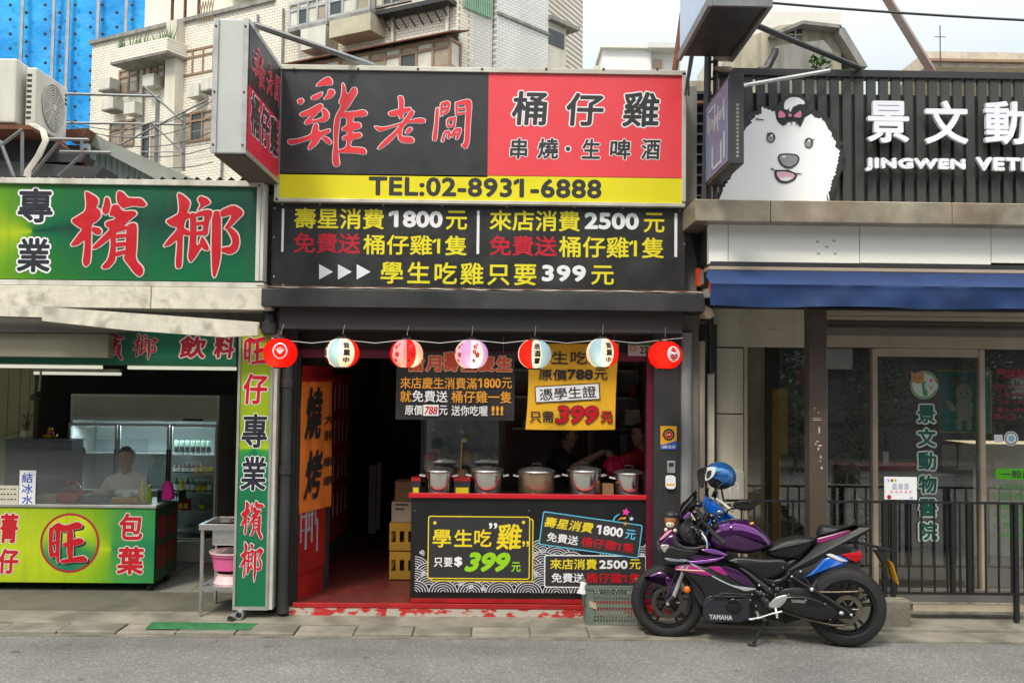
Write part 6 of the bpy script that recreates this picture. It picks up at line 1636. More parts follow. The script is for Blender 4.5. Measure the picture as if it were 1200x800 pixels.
b.box(ua, ub, -.0, 1.2, zb_, za); b.build('bay_window', bb_, M['pwall']); b = MB(BB); b.box(ua + .1, ub - .1, -.02, -.001, zb_ + .2, za - .2); b.build('pane', bb_, M['dglass']); b = MB(BB); b.box(ua, ub + .4, -.2, 1.4, za + .001, za + .12); b.build('bay_roof', bb_, M['gwall']); b = MB(BB); b.box(ua, ub, 0, 1, 0, zb_ - .001); b.build('bay_base', bb_, M['pwall'])

# blue tarpaulin clad building
YT = 30
tb = T('tarp_clad_building', (W.uz(80, 80, YT)[0], YT + 3, 0), 'building under works wrapped in bright blue tarpaulin with dots and poles', 'building')
tu0, tu1, tz0, tz1 = W.rect(-120, -60, 168, 200, YT)
MB().box(tu0, tu1 - .3, YT + .3, YT + 9, 0, tz1 - .2).build('core', tb, M['gwall'])
def tarp():
    m, t, bs = nt('blue tarpaulin'); c = ramp(t, noise(t, .7, 8, stretch=(1, 1, .6)), [(.3, (.0, .24, .68)), (.7, (.015, .42, .88))])
    t.links.new(c, bs.inputs['Base Color']); bs.inputs['Roughness'].default_value = .45
    bn = N(t, 'ShaderNodeBump', Strength=.8, Distance=.16); t.links.new(noise(t, .8, 10), bn.inputs['Height']); t.links.new(bn.outputs['Normal'], bs.inputs['Normal'])
    return m
b = MB(); nx, ny = 70, 30; g = []
for j in range(ny + 1):
    for i in range(nx + 1):
        u = tu0 + (tu1 - tu0) * i / nx; g.append((u, YT + .06 * sin(u * 1.7 + j * .5) + .02 * sin(u * 5.3 + j * 1.1) + random.uniform(-.008, .008), tz1 - (tz1 + .0) * j / ny))
b.add(g, [(j * (nx + 1) + i, (j + 1) * (nx + 1) + i, (j + 1) * (nx + 1) + i + 1, j * (nx + 1) + i + 1) for j in range(ny) for i in range(nx)], 0, True)
b.build('tarpaulin', tb, tarp())
b = MB()
b.auto = True
for i, px in enumerate((-30, -5, 12, 31, 53, 70, 88, 106, 120, 137, 155)):
    for j in range(9):
        u, z = W.uz(px, 6 + j * 17 + (i % 2) * 9, YT - .2); b.lathe([(.075, 0), (.05, -.02), (0, -.02)], (u, YT - .2, z), 0, 6, 'n')
b.build('tie_patch', tb, M['navy'])
b = MB(); b.auto = True
for px in (-25, 25, 62, 79, 114, 147): u = W.uz(px, 50, YT - .3)[0]; b.tube([(u, YT - .3, 0), (u, YT - .3, tz1)], .07, 0, 6)
b.build('pole', tb, M['alum'])

# far pale building in the gap, and its roof hut
fb = T('far_building', wp(750, 80, 60), 'distant pale rooftop building fading into the bright sky behind the red sign', 'building')
P60 = 60
MB().bpx(706, 56, 763, 140, P60, P60 + 10).build('wall', fb, mat('distant white render', (.8, .79, .76), .9, var=.04))
MB().bpx(763, 58, 797, 140, P60 + .5, P60 + 9).build('wall', fb, mat('distant cream render', (.72, .7, .66), .9, var=.04))
MB().bpx(760, 50, 800, 56, P60 - .8, P60 + 9.5).build('roof', fb, mat('distant roof', (.6, .6, .57), .9)); MB().bpx(704, 53, 764, 56, P60 - .4, P60 + 9.5).build('parapet', fb, mat('distant parapet', (.72, .7, .62), .9))
MB().bpx(766, 70, 776, 80, P60 + .4, P60 + .49).build('window', fb, mat('distant brown', (.5, .36, .28), .9))
b = MB(); b.bpx(696, 77, 703, 83, P60 - 2, P60); b.build('roof_box', fb, M['pwall'])
# weathered house behind the slat fence
YH = 9
wh_ = T('weathered_house', wp(930, 100, YH), 'weathered gabled house with stained walls behind the dark slat fence', 'building')
def pw(l, n): return [W.uz(x, y, n) for x, y in l]
b = MB(); b.prism(pw([(862, 90), (866, 48), (913, 30), (945, 27), (986, 32), (986, 140), (862, 140)], YH), YH, YH + 4); b.build('gable_wall', wh_, mat('stained cream render', (.5, .45, .34), .9, var=.25, sc=.8, dirt=.6, streak=True))
b = MB(); b.prism(pw([(984, 30), (990, 33), (1017, 78), (1008, 78), (984, 40)], YH - .3), YH - .3, YH + 5); b.prism(pw([(905, 38), (941, 24), (986, 29), (986, 33), (941, 28), (910, 41)], YH - .3), YH - .3, YH + 4); b.build('roof', wh_, M['gwall'])
b = MB(); b.prism(pw([(978, 32), (986, 34), (1010, 80), (1010, 140), (978, 140)], YH + .3), YH + .3, YH + 4); b.build('side_wall', wh_, mat('dark stained render', (.28, .24, .19), .9, var=.4, sc=1, dirt=.6))
MB().bpx(925, 33, 940, 48, YH - .05, YH - .001).build('window', wh_, M['dglass']); 
b = MB(); b.bpx(924, 40, 941, 41, YH - .08, YH - .051); b.bpx(932, 33, 933, 48, YH - .08, YH - .051); b.build('window_bar', wh_, M['cream'])
b = MB(); b.prism(pw([(908, 60), (910, 54), (965, 47), (976, 60), (976, 140), (908, 140)], YH - 1), YH - 1, YH - .3); b.build('old_parapet', wh_, M['gwall'])
b = MB(); b.bpx(866, 14, 986, 140, YH + 10, YH + 16); b.build('far_block', None, mat('far pale render', (.68, .66, .6), .9, var=.08), label='pale flat roofed block rising behind the weathered house', cat='building')
b = MB(); b.tube([wp(890, 83, YH - 1.4), wp(899, 80, YH - 1.4), wp(908, 62, YH - 1.4), wp(908, 58, YH - 1.4)], .07, 0, 8); b.build('bent_duct', None, M['ink'], label='bent black duct in front of the old mossy parapet', cat='duct')
b = MB(); rnd = random.Random(2)
for i in range(50):
    u, z = W.uz(rnd.uniform(952, 972), rnd.uniform(68, 80), YH - 1.2); s = .08; a = rnd.random() * 6; b.add([(u, YH - 1.2, z), (u + s * cos(a), YH - 1.25, z + s * sin(a)), (u + s * cos(a + .8), YH - 1.15, z + s * sin(a + .8))], [(0, 1, 2)])
b.build('wall_weed', None, M['leaf'], label='small green weed growing at the foot of the mossy parapet', cat='plant')
b = MB(); b.bpx(1085, 62, 1300, 80, 26, 30); b.build('terrace_wall', None, mat('peach parapet', (.6, .52, .42), .9, var=.15, dirt=.3), label='long cream and brown roof parapet at the upper right', cat='wall')
rp = MB(); rp.bpx(1088, 70, 1300, 73, 25.8, 25.99); rp.build('terrace_band', None, M['bfr'], label='brown band along the long cream roof parapet', cat='ledge')
b = MB(); u, z = W.uz(1102, 78, 25.5); b.tube([(u, 25.5, z), (u, 25.5, W.uz(1102, 30, 25.5)[1])], .02); b.tube([(u - .2, 25.5, z + 1.1), (u + .2, 25.5, z + 1.1)], .015); b.build('roof_antenna', None, M['ink'], label='thin antenna mast standing on the roof parapet at the right', cat='antenna')
# mid-distance block filling the gap beside the clinic
b = MB(); b.bpx(803, 95, 845, 300, 2.5, 5); b.build('gap_wall', None, mat('gap render', (.4, .34, .25), .9, dirt=.6, streak=True), label='cream wall seen in the narrow gap beside the dog sign', cat='wall')
b = MB()
for i in range(12): b.bpx(803, 108 + i * 12, 830, 110 + i * 12, 2.3, 2.45)
b.bpx(803, 118, 830, 121, 2.2, 2.29, 1); b.bpx(803, 107, 834, 240, 2.46, 2.49, 2); b.build('gap_grille', None, [M['char'], M['rust'], M['void']], label='dark barred window in the narrow gap between restaurant and clinic', cat='window')

# ================================================================== clinic, right
CF = .25
vc = T('clinic_building', (4.2, 1, 0), 'animal clinic building on the right with steel ledge, white panels and glass front', 'building')
vl = W.uz(836, 500, CF)[0]
b = MB(); u0, u1, z0, z1 = W.rect(815, 236.5, 1300, 262, -.95)
for a, c in ((u0, W.uz(903, 250, -.95)[0] - .002), (W.uz(903, 250, -.95)[0] + .002, W.uz(1116, 250, -.95)[0] - .002), (W.uz(1116, 250, -.95)[0] + .002, u1)): MB().box(a, c, -.95, .6, z0, z1).build('steel_ledge', vc, M['tarnish'], bev=.006)
for a, c in ((831, 853), (853.8, 1007), (1007.8, 1161), (1161.8, 1320)): MB().bpx(a, 259, c, 309, -.78, -.7).build('white_panel', vc, M['wpanel'], bev=.002)
b = MB(); b.bpx(831, 258, 1320, 309, -.699, .3); b.build('panel_backing', vc, M['char'])
b = MB(); b.bpx(833, 309.3, 1320, 314.5, -.8, -.5); b.bpx(820, 362, 1320, 363.5, -.3, -.2); b.build('trim', vc, M['char'])
# faint old screw marks on the second panel
b = MB(); b.auto = True
for x, y in ((956, 282), (975, 281), (967, 288), (957, 296), (977, 296)): b.bpx(x, y, x + 4, y + 2.4, -.7805, -.7801)
b.build('old_label_marks', vc, mat('glue marks', (.45, .43, .38), .8))
# awning
aw = T('awning', (W.uz(1020, 340, -1.2)[0], -1, W.uz(1020, 361, -1.2)[1]), 'blue canvas awning above the clinic shop window', 'awning')
b = MB(); ya, yb = -.8, -1.12
ua, ub = W.uz(832, 340, -1.1)[0], 6.6
z_t = W.uz(1000, 318.5, ya)[1]; z_m = W.uz(1000, 333, yb)[1]; z_b = W.uz(1000, 360, yb)[1]
g = []; nx = 160; rows = [(ya, z_t), (-.96, z_t + (z_m - z_t) * .52), (yb, z_m), (yb - .008, z_m - .01)] + [(yb + .01 * q / 6, z_m + (z_b - z_m) * q / 6) for q in range(1, 7)]
for j, (y, z) in enumerate(rows):
    for i in range(nx + 1):
        u = ua + (.05 if j == 0 else 0) + (ub - ua) * i / nx; wv = (.02 * sin(u * 3.1 + j * .25) + .013 * sin(u * 9 + 2 * sin(u * 2) + j * .3) + .005 * sin(u * 21 - j * .5)) * max(0, j - 3) / 6 + .005 * sin(u * 4)
        g.append((u, y + wv, z + (.006 * sin(u * 5) if j == 9 else 0)))
b.add(g, [(j * (nx + 1) + i, j * (nx + 1) + i + 1, (j + 1) * (nx + 1) + i + 1, (j + 1) * (nx + 1) + i) for j in range(9) for i in range(nx)], 0, True)
b.build('canvas', aw, M['awn'], ang=60)
b = MB(); b.bpx(831, 314.8, 1320, 318.5, -.8, -.6); b.build('cassette', aw, M['tan'])
b = MB(); b.tube([(ua + .06, ya, z_t - .05), (ua + .05, yb + .05, z_m - .05)], .014); b.tube([(ua + .02, -1.0, z_m - .02), (ua + .04, -1.0, z_m - .02)], .05, 1, 12); b.bpx(827, 338, 841, 348, -.7, -.6, 2); b.build('arm', aw, [M['alum'], M['redo'], M['alum']])
# storefront surround
b = MB()
b.bpx(836, 362, 1320, 394, CF - .02, CF + .2); b.build('transom_beam', vc, mat('greige beam', (.2, .185, .16), .6, var=.2))
for y0, y1 in ((408, 484), (485.5, 580), (581.5, 715)): MB().bpx(838, y0, 871, y1, CF - .03, CF + .1).build('cladding_panel', vc, M['beige'], bev=.002)
MB().bpx(836, 362, 948, 406.5, CF - .06, CF - .021).build('cladding_panel', vc, M['beige'], bev=.002)
b = MB(); b.lathe([(.045, 0), (.05, .01), (0, .01)], (W.uz(902, 388, CF - .1)[0], CF - .2, W.uz(902, 387, CF - .1)[1]), 0, 20); b.build('ceiling_lamp', vc, M['tan'])
# roller shutter slats
rs = T('roller_shutter', (W.uz(1080, 375, CF - .2)[0], CF - .15, W.uz(1080, 386, CF - .2)[1]), 'rolled up dark metal shutter above the clinic glass', 'shutter')
o0 = None
for i, (y0, y1) in enumerate(((366, 371), (371.5, 376.5), (377, 382), (382.5, 386))):
    b = MB(); b.bpx(968.5, y0, 1320, y1, CF - .2 + .01 * i, CF - .12); b.build('slat', rs, M['tan'] if i < 2 else M['brown'], bev=.006)
# column
col_ = T('brown_column', (W.uz(959, 600, -.5)[0], -.45, .03), 'brown painted steel column with peeled paint spots in front of the clinic', 'column')
b = MB(); uc0, uc1 = W.uz(948.5, 480, -.5)[0], W.uz(969.5, 480, -.5)[0]; b.box(uc0, uc1, -.5, -.36, .03, W.uz(958, 362, -.5)[1]); b.build('column_post', col_, M['brown'], bev=.006)
b = MB(); b.auto = True; rnd = random.Random(4)
for px, py, w, h in ((958, 490, 14, 1), (958, 492, 13, 1.2), (960, 504, 2, 11), (955, 478, 2, 2), (959, 483, 2, 2), (961, 522, 7, 2), (959, 526, 3, 6), (958, 517, 5, 1.5), (962, 535, 2, 5), (963, 548, 3, 4), (961, 540, 2, 2), (956, 520, 1.5, 4)):
    u0, u1, z0, z1 = W.rect(px - w / 2, py - h / 2, px + w / 2, py + h / 2, -.501); c = ((u0 + u1) / 2, (z0 + z1) / 2)
    b.flat([(c[0] + (u1 - u0) / 2 * cos(a * pi / 4) * rnd.uniform(.5, 1.1), c[1] + (z1 - z0) / 2 * sin(a * pi / 4) * rnd.uniform(.5, 1.1)) for a in range(8)], -.5012)
b.build('peeled_paint', col_, mat('peeled plaster', (.5, .47, .42), .9))
# window frames and panes
zt2 = W.uz(1000, 405, CF)[1]; zf = .2
b = MB()
zz2 = W.uz(1000, 394.5, CF)[1]
b.bpx(870.5, 394.3, 1320, 408, CF - .02, CF + .06)
b.build('window_head', vc, M['tan'])
for i, (a, c) in enumerate(((871, 875), (1022, 1027.5), (1147.5, 1153.5))): b = MB(); ub_, uc_ = W.uz(a, 550, CF)[0], W.uz(c, 550, CF)[0]; b.box(ub_, uc_, CF - .03, CF + .06, zf, W.uz(1000, 408, CF)[1] - .001); b.build('mullion', vc, M['tan'])
for i, (a, c) in enumerate(((875.2, 949), (970, 1021.8), (1027.7, 1147.3), (1153.7, 1320))):
    b = MB(); b.box(W.uz(a, 550, CF)[0], W.uz(c, 550, CF)[0], CF + .01, CF + .018, zf + .02, W.uz(1000, 408, CF)[1] - .002); b.build('glass_pane', vc, M['glass'])
b = MB(); b.box(W.uz(949, 550, CF)[0], W.uz(970, 550, CF)[0], CF, CF + .05, zf, W.uz(1000, 408, CF)[1] - .002); b.bpx(1027.6, 408.5, 1147.4, 418, CF - .02, CF + .009); b.build('door_head', vc, M['tan'])
MB().box(vl, 9, CF - .05, CF + .1, .06, zf).build('plinth', vc, mat('grey plinth', (.17, .16, .15), .7))
# rooms behind the glass
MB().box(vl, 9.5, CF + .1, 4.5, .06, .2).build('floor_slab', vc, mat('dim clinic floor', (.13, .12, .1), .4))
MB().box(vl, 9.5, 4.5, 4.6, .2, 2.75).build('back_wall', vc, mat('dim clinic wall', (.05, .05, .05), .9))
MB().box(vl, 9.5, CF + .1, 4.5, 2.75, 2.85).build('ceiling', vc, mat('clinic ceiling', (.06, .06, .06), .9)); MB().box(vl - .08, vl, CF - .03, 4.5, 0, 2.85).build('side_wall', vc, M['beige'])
b = MB(); b.box(W.uz(875, 500, 1.2)[0], W.uz(896, 500, 1.2)[0], 1.2, 1.24, .2, 2.7); b.build('inner_curtain', None, mat('beige curtain', (.7, .56, .36), .8, var=.25), label='beige curtain inside the left clinic window', cat='curtain')
b = MB(); b.box(W.uz(906, 560, 1.0)[0], W.uz(915, 560, 1.0)[0], 1.0, 1.05, .2, W.uz(910, 456, 1.0)[1]); b.box(W.uz(915.2, 560, 1.0)[0], W.uz(923, 560, 1.0)[0], 1.0, 1.3, W.uz(910, 532, 1.0)[1], W.uz(910, 455, 1.0)[1]); b.build('wooden_cabinet', None, mat('honey wood', (.8, .45, .09), .5, var=.2), label='honey coloured wooden cabinet inside the left clinic window', cat='cabinet')
t = T('red_boxing_sign', wp(937, 442, .9), 'small red rounded plate hanging inside the left clinic window', 'sign'); b = MB(); b.prism(rrect(*W.rect(934, 434, 941, 449, .9), .03), .9, .92); b.tube([wp(938, 449, .91), wp(938, 465, .91)], .012, 1); b.build('plate', t, [M['pred'], M['ink']])
t = T('reception_desk', (5.8, 2.2, .2), 'pale reception desk inside the right clinic window', 'desk'); b = MB(); b.box(W.uz(1140, 530, 2)[0], 9, 2, 2.7, .2, W.uz(1170, 520, 2)[1]); b.build('desk_body', t, mat('pale desk', (.45, .4, .33), .6))
t = T('reflection_bench', wp(1090, 600, 2.2), 'dark bench shape with a red strip standing in for a glass reflection', 'reflection shape'); b = MB(); b.box(W.uz(1000, 560, 2.2)[0], W.uz(1135, 560, 2.2)[0], 2.2, 2.7, .25, W.uz(1080, 556, 2.2)[1]); b.build('seat', t, M['char'], bev=.03); b = MB(); b.box(W.uz(1000, 560, 2.2)[0], W.uz(1135, 560, 2.2)[0], 2.71, 2.85, .25, W.uz(1080, 547, 2.2)[1]); b.build('backrest', t, mat('reflected red', (.1, .008, .015), .7), bev=.03)  # stands in for a car-like shape reflected in the glass
l = bpy.data.lights.new('clinic_light', 'AREA'); l.energy = 22; l.size = .7; l.size_y = .5; l.shape = 'RECTANGLE'; l.color = (1, .86, .65); lo = bpy.data.objects.new('clinic_light', l); COL.objects.link(lo); lo.location = (W.uz(1182, 420, 2.2)[0], 2.2, 2.6)
b = MB(); u = W.uz(1182, 420, 2.2)[0]; b.box(u - .35, u + .35, 1.95, 2.45, 2.62, 2.66); b.build('panel_light', None, mat('lit panel', (1, .9, .7), .5, var=0, emit=2.5), label='lit square ceiling light inside the clinic at the far right', cat='ceiling light')
# reflectionless items on the glass
nG = CF - .004
vt = T('window_lettering', wp(1086, 635, nG), 'green vertical characters with white outline stuck on the clinic glass door', 'lettering')
b = MB()
for i, ch in enumerate('景文動物醫院'):
    y0 = 472.5 + i * 27.4; b.text(ch, (1073 + i * .5, y0, 1098 + i * .5, y0 + 25), nG, 0, .05, .07, 1)
b.build('characters', vt, [mat('deep green vinyl', (.005, .1, .07), .4, var=0), mat('soft white vinyl', (.55, .6, .55), .5, var=0)])
lgo = T('round_logo', wp(1083, 467, nG), 'round green and white cat and dog logo at the top of the glass door', 'logo')
c = W.uz(1083, 451, nG); b = MB(); b.flat(circ(c, .132, 40), nG - .0002, 0); ring(b, circ(c, .128, 40), circ(c, .112, 40), nG - .0006, 1)
cl = W.uz(1075.5, 443, nG); b.flat(circ(cl, .062, 20, .05), nG - .001, 2); b.flat([(cl[0] - .06, cl[1] + .01), (cl[0] - .065, cl[1] + .07), (cl[0] - .02, cl[1] + .04)], nG - .0012, 2); b.flat([(cl[0] + .06, cl[1] + .01), (cl[0] + .06, cl[1] + .07), (cl[0] + .02, cl[1] + .04)], nG - .0012, 2)
b.flat(W.pts([(1080, 448), (1086, 446), (1087, 464), (1082, 464)], nG), nG - .0011, 1)
cr_ = W.uz(1091, 452, nG); b.flat(circ(cr_, .06, 20, .055), nG - .0012, 0)
for du in (-.02, .02): b.flat(circ((cr_[0] + du, cr_[1]), .006, 8), nG - .0016, 3)
b.flat(circ((cr_[0], cr_[1] - .018), .009, 8), nG - .0016, 3); b.flat(circ((cr_[0], cr_[1] + .05), .016, 8), nG - .0016, 4)
for du in (-.022, .022): b.flat(circ((cl[0] + du, cl[1] + .005), .005, 8), nG - .0016, 3)
b.build('logo_print', lgo, [mat('logo white', (.6, .65, .58), .5, var=0), mat('logo green', (.08, .28, .1), .5, var=0), mat('logo tan', (.5, .25, .1), .5, var=0), M['ink'], M['pink']])
po = T('poster', wp(1125, 506, CF + .12), 'teal framed poster of a standing white dog behind the clinic glass', 'poster')
np2 = CF + .12
b = MB(); b.bpx(1101, 434, 1162, 507, np2, np2 + .01); b.build('poster_frame', po, M['gold']); b = MB(); b.bpx(1102, 435, 1161, 506, np2 - .002, np2 - .0005); b.build('poster_sheet', po, mat('poster teal', (.04, .22, .2), .5, var=.2))
b = MB()
for l in ([(1119, 455), (1124, 450), (1130, 449), (1137, 452), (1140, 460), (1138, 470), (1120, 470)], [(1120, 468), (1140, 468), (1139, 492), (1121, 492)], [(1120, 490), (1127, 490), (1127, 504), (1121, 504)], [(1132, 490), (1139, 490), (1138, 504), (1133, 504)], [(1108, 468), (1115, 470), (1121, 478), (1118, 484), (1110, 476)]):
    b.flat(smooth_poly(W.pts(l, np2)), np2 - .004 - .0002 * len(b.p), 0)
for x, y in ((1126, 461), (1133, 461), (1129.5, 466)): b.flat(circ(W.uz(x, y, np2), .007, 8), np2 - .0062, 1)
b.flat(circ(W.uz(1121, 447, np2), .05, 12), np2 - .0028, 2)
b.build('dog_print', po, [mat('dull dog white', (.42, .38, .31), .6, var=.2, sc=20), M['ink'], mat('poster grey', (.25, .2, .18), .6)])
nt2 = T('paper_notice', wp(1056, 585, -.4), 'white notice card with red and blue print fixed on the clinic railing', 'notice')
b = MB(); b.bpx(1036.5, 558.5, 1074.5, 585, -.385, -.375); b.build('card', nt2, M['white']); b = MB(); n_ = -.387
for x in (1040, 1044, 1048): b.bpx(x, 561, x + 2.6, 564, n_, n_ + .001, [0, 1, 2][(x // 4) % 3])
for i in range(3): b.bpx(1046 + i * 7, 566, 1051 + i * 7, 573, n_, n_ + .001, 3)
for i in range(5): b.flat(circ(W.uz(1045 + i * 5.5, 576, n_), .011, 8), n_, 4)
b.flat(circ(W.uz(1042, 582, n_), .02, 6), n_ - .0002, 0); b.flat(circ(W.uz(1068, 583, n_), .015, 8, .01), n_ - .0002, 2); b.build('card_print', nt2, [M['pred'], M['lime'], mat('pale blue', (.3, .45, .7), .5, var=0), mat('faint grey', (.45, .46, .55), .5, var=0), M['lpink']])
for x0, y0, x1, y1, lab, m_ in ((1104, 521, 1121, 545, 'small pale leaflet with red print inside the glass door', 'card'), (1123, 520, 1146, 550, 'larger pale leaflet right of the small leaflet inside the glass door', 'card'), (1035, 529, 1041.5, 545, 'narrow cream strip label on the left of the glass door', 'cream'), (1036, 512, 1040, 526, 'narrow dark strip label on the glass door', 'ink')):
    b = MB(); b.bpx(x0, y0, x1, y1, CF + .03, CF + .034); b.build('leaflet', None, M[m_] if m_ != 'card' else mat('dim leaflet', (.3, .27, .2), .7, var=.3, sc=25), label=lab, cat='leaflet')
hr = T('opening_hours', wp(1180, 505, nG), 'dark red opening hours lettering on the rightmost clinic window', 'lettering')
b = MB(); b.text('門診時間', (1168, 432, 1215, 444), nG, 0, .03); b.text('週一二三四五', (1165, 450, 1225, 457), nG, 0, 0); b.text('上午 09:30-12:00', (1168, 459, 1228, 465), nG, 0, .02); b.text('下午 14:00-17:00', (1168, 468, 1228, 474), nG, 0, .02); b.text('晚上 18:00-21:00', (1168, 477, 1228, 483), nG, 0, .02); b.text('週六日', (1164, 485, 1190, 491), nG, 0, 0)
b.build('characters', hr, mat('dark red vinyl', (.3, .015, .03), .5, var=0))
ck2 = T('round_seal', wp(1185, 523, nG), 'round white seal sticker with a blue mark on the rightmost clinic window', 'sticker'); b = MB(); c = W.uz(1185, 513.5, nG); b.flat(circ(c, .068, 30), nG, 0); b.flat(circ(c, .058, 30), nG - .0004, 1); b.flat(circ(c, .05, 30), nG - .0008, 0)
for k in range(5): b.flat(circ((c[0] + .018 * cos(k * 1.256), c[1] + .018 * sin(k * 1.256)), .012, 8), nG - .0012 - k * .0001, 2)
b.build('seal_print', ck2, [M['white'], M['char'], M['cyan']])
b = MB(); b.bpx(1165, 509, 1175, 518, nG, nG + .001); b.build('small_card', None, M['white'], label='small white square card beside the round seal', cat='card')
gl = T('service_list', wp(1185, 630, nG), 'bright green rounded heading and list of services on the rightmost clinic window', 'lettering')
b = MB(); u0, u1, z0, z1 = W.rect(1166, 549, 1260, 562, nG); b.flat(rrect(u0, u1, z0, z1, .045), nG, 0); b.text('一般內外科', (1173, 551, 1235, 560), nG - .001, 1, .02)
for i, s in enumerate(('內科', '肝膽腸胃', '眼科', '心臟 泌尿', '支氣管', '神經骨科')):
    y = 566 + i * 11.3; b.text(s, (1175, y, 1175 + 13 * max(2, len(s.replace(' ', ''))), y + 8.5), nG, 2, .0); b.flat(circ(W.uz(1168.5, y + 4.5, nG), .011, 8), nG, 0)
b.build('characters', gl, [mat('vinyl lime', (.1, .5, .02), .5, var=0), M['ink'], mat('vinyl green', (.04, .3, .03), .5, var=0)])

# slat fence of the sign front
YG = -.66
sf = T('slat_fence', (W.uz(1030, 160, YG)[0], YG, W.uz(1030, 238, YG)[1]), 'tall dark vertical slat screen over the clinic carrying the sign letters', 'fence')
zt3 = W.uz(1000, 91, YG)[1]; zb3 = W.uz(1000, 238, YG)[1]
b = MB(); b.box(W.uz(838, 88, YG)[0], 6.8, YG - .02, YG + .1, zt3, W.uz(1000, 82.5, YG)[1]); b.build('top_rail', sf, M['char'], bev=.004)
b = MB(); b.box(W.uz(838, 88, YG)[0], 6.8, YG + .05, YG + .1, (zt3 + zb3) / 2, (zt3 + zb3) / 2 + .06); b.box(W.uz(838, 88, YG)[0], 6.8, YG + .05, YG + .1, zt3 - .2, zt3 - .13); b.build('rail', sf, M['ink'])
p0, x0 = None, None; px = 843
fsl = mat('slat metal', (.05, .052, .048), .5, var=.2, sc=3, dirt=.1)
while px < 1290:
    u = W.uz(px, 160, YG)[0]
    if p0 is None: p0 = MB().box(u, u + .075, YG, YG + .04, zb3, zt3 - .001).build('slat', sf, fsl, bev=.003); x0 = u; p1 = MB().box(u + .068, u + .12, YG + .045, YG + .06, zb3, zt3 - .16).build('back_slat', sf, M['ink'])
    else:
        for p_ in (p0, p1): o = p_.copy(); COL.objects.link(o); o.parent = sf; o.location = (u - x0, 0, random.uniform(-.04, 0) if p_ is p1 else 0)
    px += 14.47
# dog cut-out
dg = T('dog_sign', (W.uz(925, 200, YG)[0], YG - .1, zb3), 'large white cartoon dog head cut-out with pink bow on the slat screen', 'sign')
OG = (810, 50, 4)
DOG0 = [(120,760),(150,690),(185,640),(215,560),(240,470),(248,425),(262,395),(285,375),(278,368),(300,350),(330,335),(328,308),(360,318),(400,335),(440,355),(480,358),(520,362),(545,345),(562,335),(578,352),(600,358),(628,378),(640,405),(658,425),(656,445),(678,470),(672,488),(692,505),(686,540),(680,575),(672,610),(655,650),(645,700),(648,760)]
nD = YG - .06
DOG = []
_r = random.Random(12)
for i in range(len(DOG0)):
    a, c_ = Vector(DOG0[i]), Vector(DOG0[(i + 1) % len(DOG0)])
    k_ = max(1, int((c_ - a).length / 16)) if a.y < 740 and c_.y < 740 else 1
    nrm_ = Vector(((c_ - a).y, -(c_ - a).x)).normalized()
    for q in range(k_):
        DOG.append(tuple(a.lerp(c_, q / k_)))
        if k_ > 1: DOG.append(tuple(a.lerp(c_, (q + .25) / k_) + nrm_ * _r.uniform(4, 10)))
def grow(l, d, jag=0):
    cx = sum(p[0] for p in l) / len(l); cy = sum(p[1] for p in l) / len(l); out = []
    for i, (x, y) in enumerate(l):
        v = Vector((x - cx, y - cy)); r = v.length; v.normalize(); k = d + (jag if i % 2 else 0); out.append((x + v.x * k, y + v.y * k))
    return out
b = MB(); bl = [(x, min(y, 762)) for x, y in grow(DOG0, 26, 10)]; b.prism(W.pts(bl, nD, *OG), nD, nD + .03); b.prism(smooth_poly(W.pts([(400,370),(390,320),(415,280),(440,255),(480,240),(520,250),(545,275),(548,300),(535,340),(525,370),(510,400),(490,370),(450,375),(430,395)], nD, *OG)), nD - .008, nD - .001); b.build('outline_plate', dg, M['ink'])
b = MB(); b.prism(W.pts(DOG, nD, *OG), nD - .006, nD - .001); b.prism(smooth_poly(W.pts([(432,312),(436,278),(462,258),(500,258),(530,278),(530,292),(505,290),(482,300),(468,328),(455,322),(462,300),(450,318)], nD, *OG)), nD - .012, nD - .0085); b.build('face_plate', dg, mat('white face acrylic', (.95, .95, .97), .5, var=.03))  # plain white face colour with no glow of its own
b = MB(); n_ = nD - .013
def dp(l, m, k=0, s=True): b.cut() if k == 0 else None; q = W.pts(l, nD, *OG); b.flat(smooth_poly(q) if s else q, n_ - k * .0006, m)
def dl(l, w, m=0, k=3):
    b.cut()
    q = [Vector((*W.uz(OG[0] + x / OG[2], OG[1] + y / OG[2], nD),)) for x, y in l]
    for i in range(len(q) - 1):
        d = (q[i + 1] - q[i]).normalized(); e = Vector((-d.y, d.x)) * w
        b.flat([tuple(q[i] + e), tuple(q[i + 1] + e * .5), tuple(q[i + 1] - e * .5), tuple(q[i] - e)], n_ - k * .0006 - i * .00005, m)
dp([(402,350),(403,325),(418,314),(440,335),(446,342),(440,358),(405,360)], 0, 0); dp([(406,348),(408,326),(420,320),(438,337),(440,345),(436,354),(408,354)], 1, 1)
dp([(474,345),(480,335),(515,312),(520,335),(518,362),(478,358)], 0, 0); dp([(479,345),(484,338),(511,319),(515,335),(512,355),(482,352)], 1, 1); dp([(448,330),(472,330),(474,355),(448,355)], 0, 2); dp([(453,335),(468,335),(469,350),(453,350)], 1, 3)
for l in ([(432, 370), (428, 392)], [(446, 366), (442, 388)], [(468, 366), (470, 388)], [(488, 366), (494, 390)], [(505, 366), (508, 398)], [(480, 302), (466, 325)], [(355, 425), (366, 440)], [(560, 462), (576, 455)], [(372, 592), (395, 602), (448, 600), (490, 616), (518, 617)], [(640, 745), (632, 715)], [(655, 735), (640, 700)], [(662, 715), (650, 680)], [(300, 360), (340, 365)]): dl(l, .006)
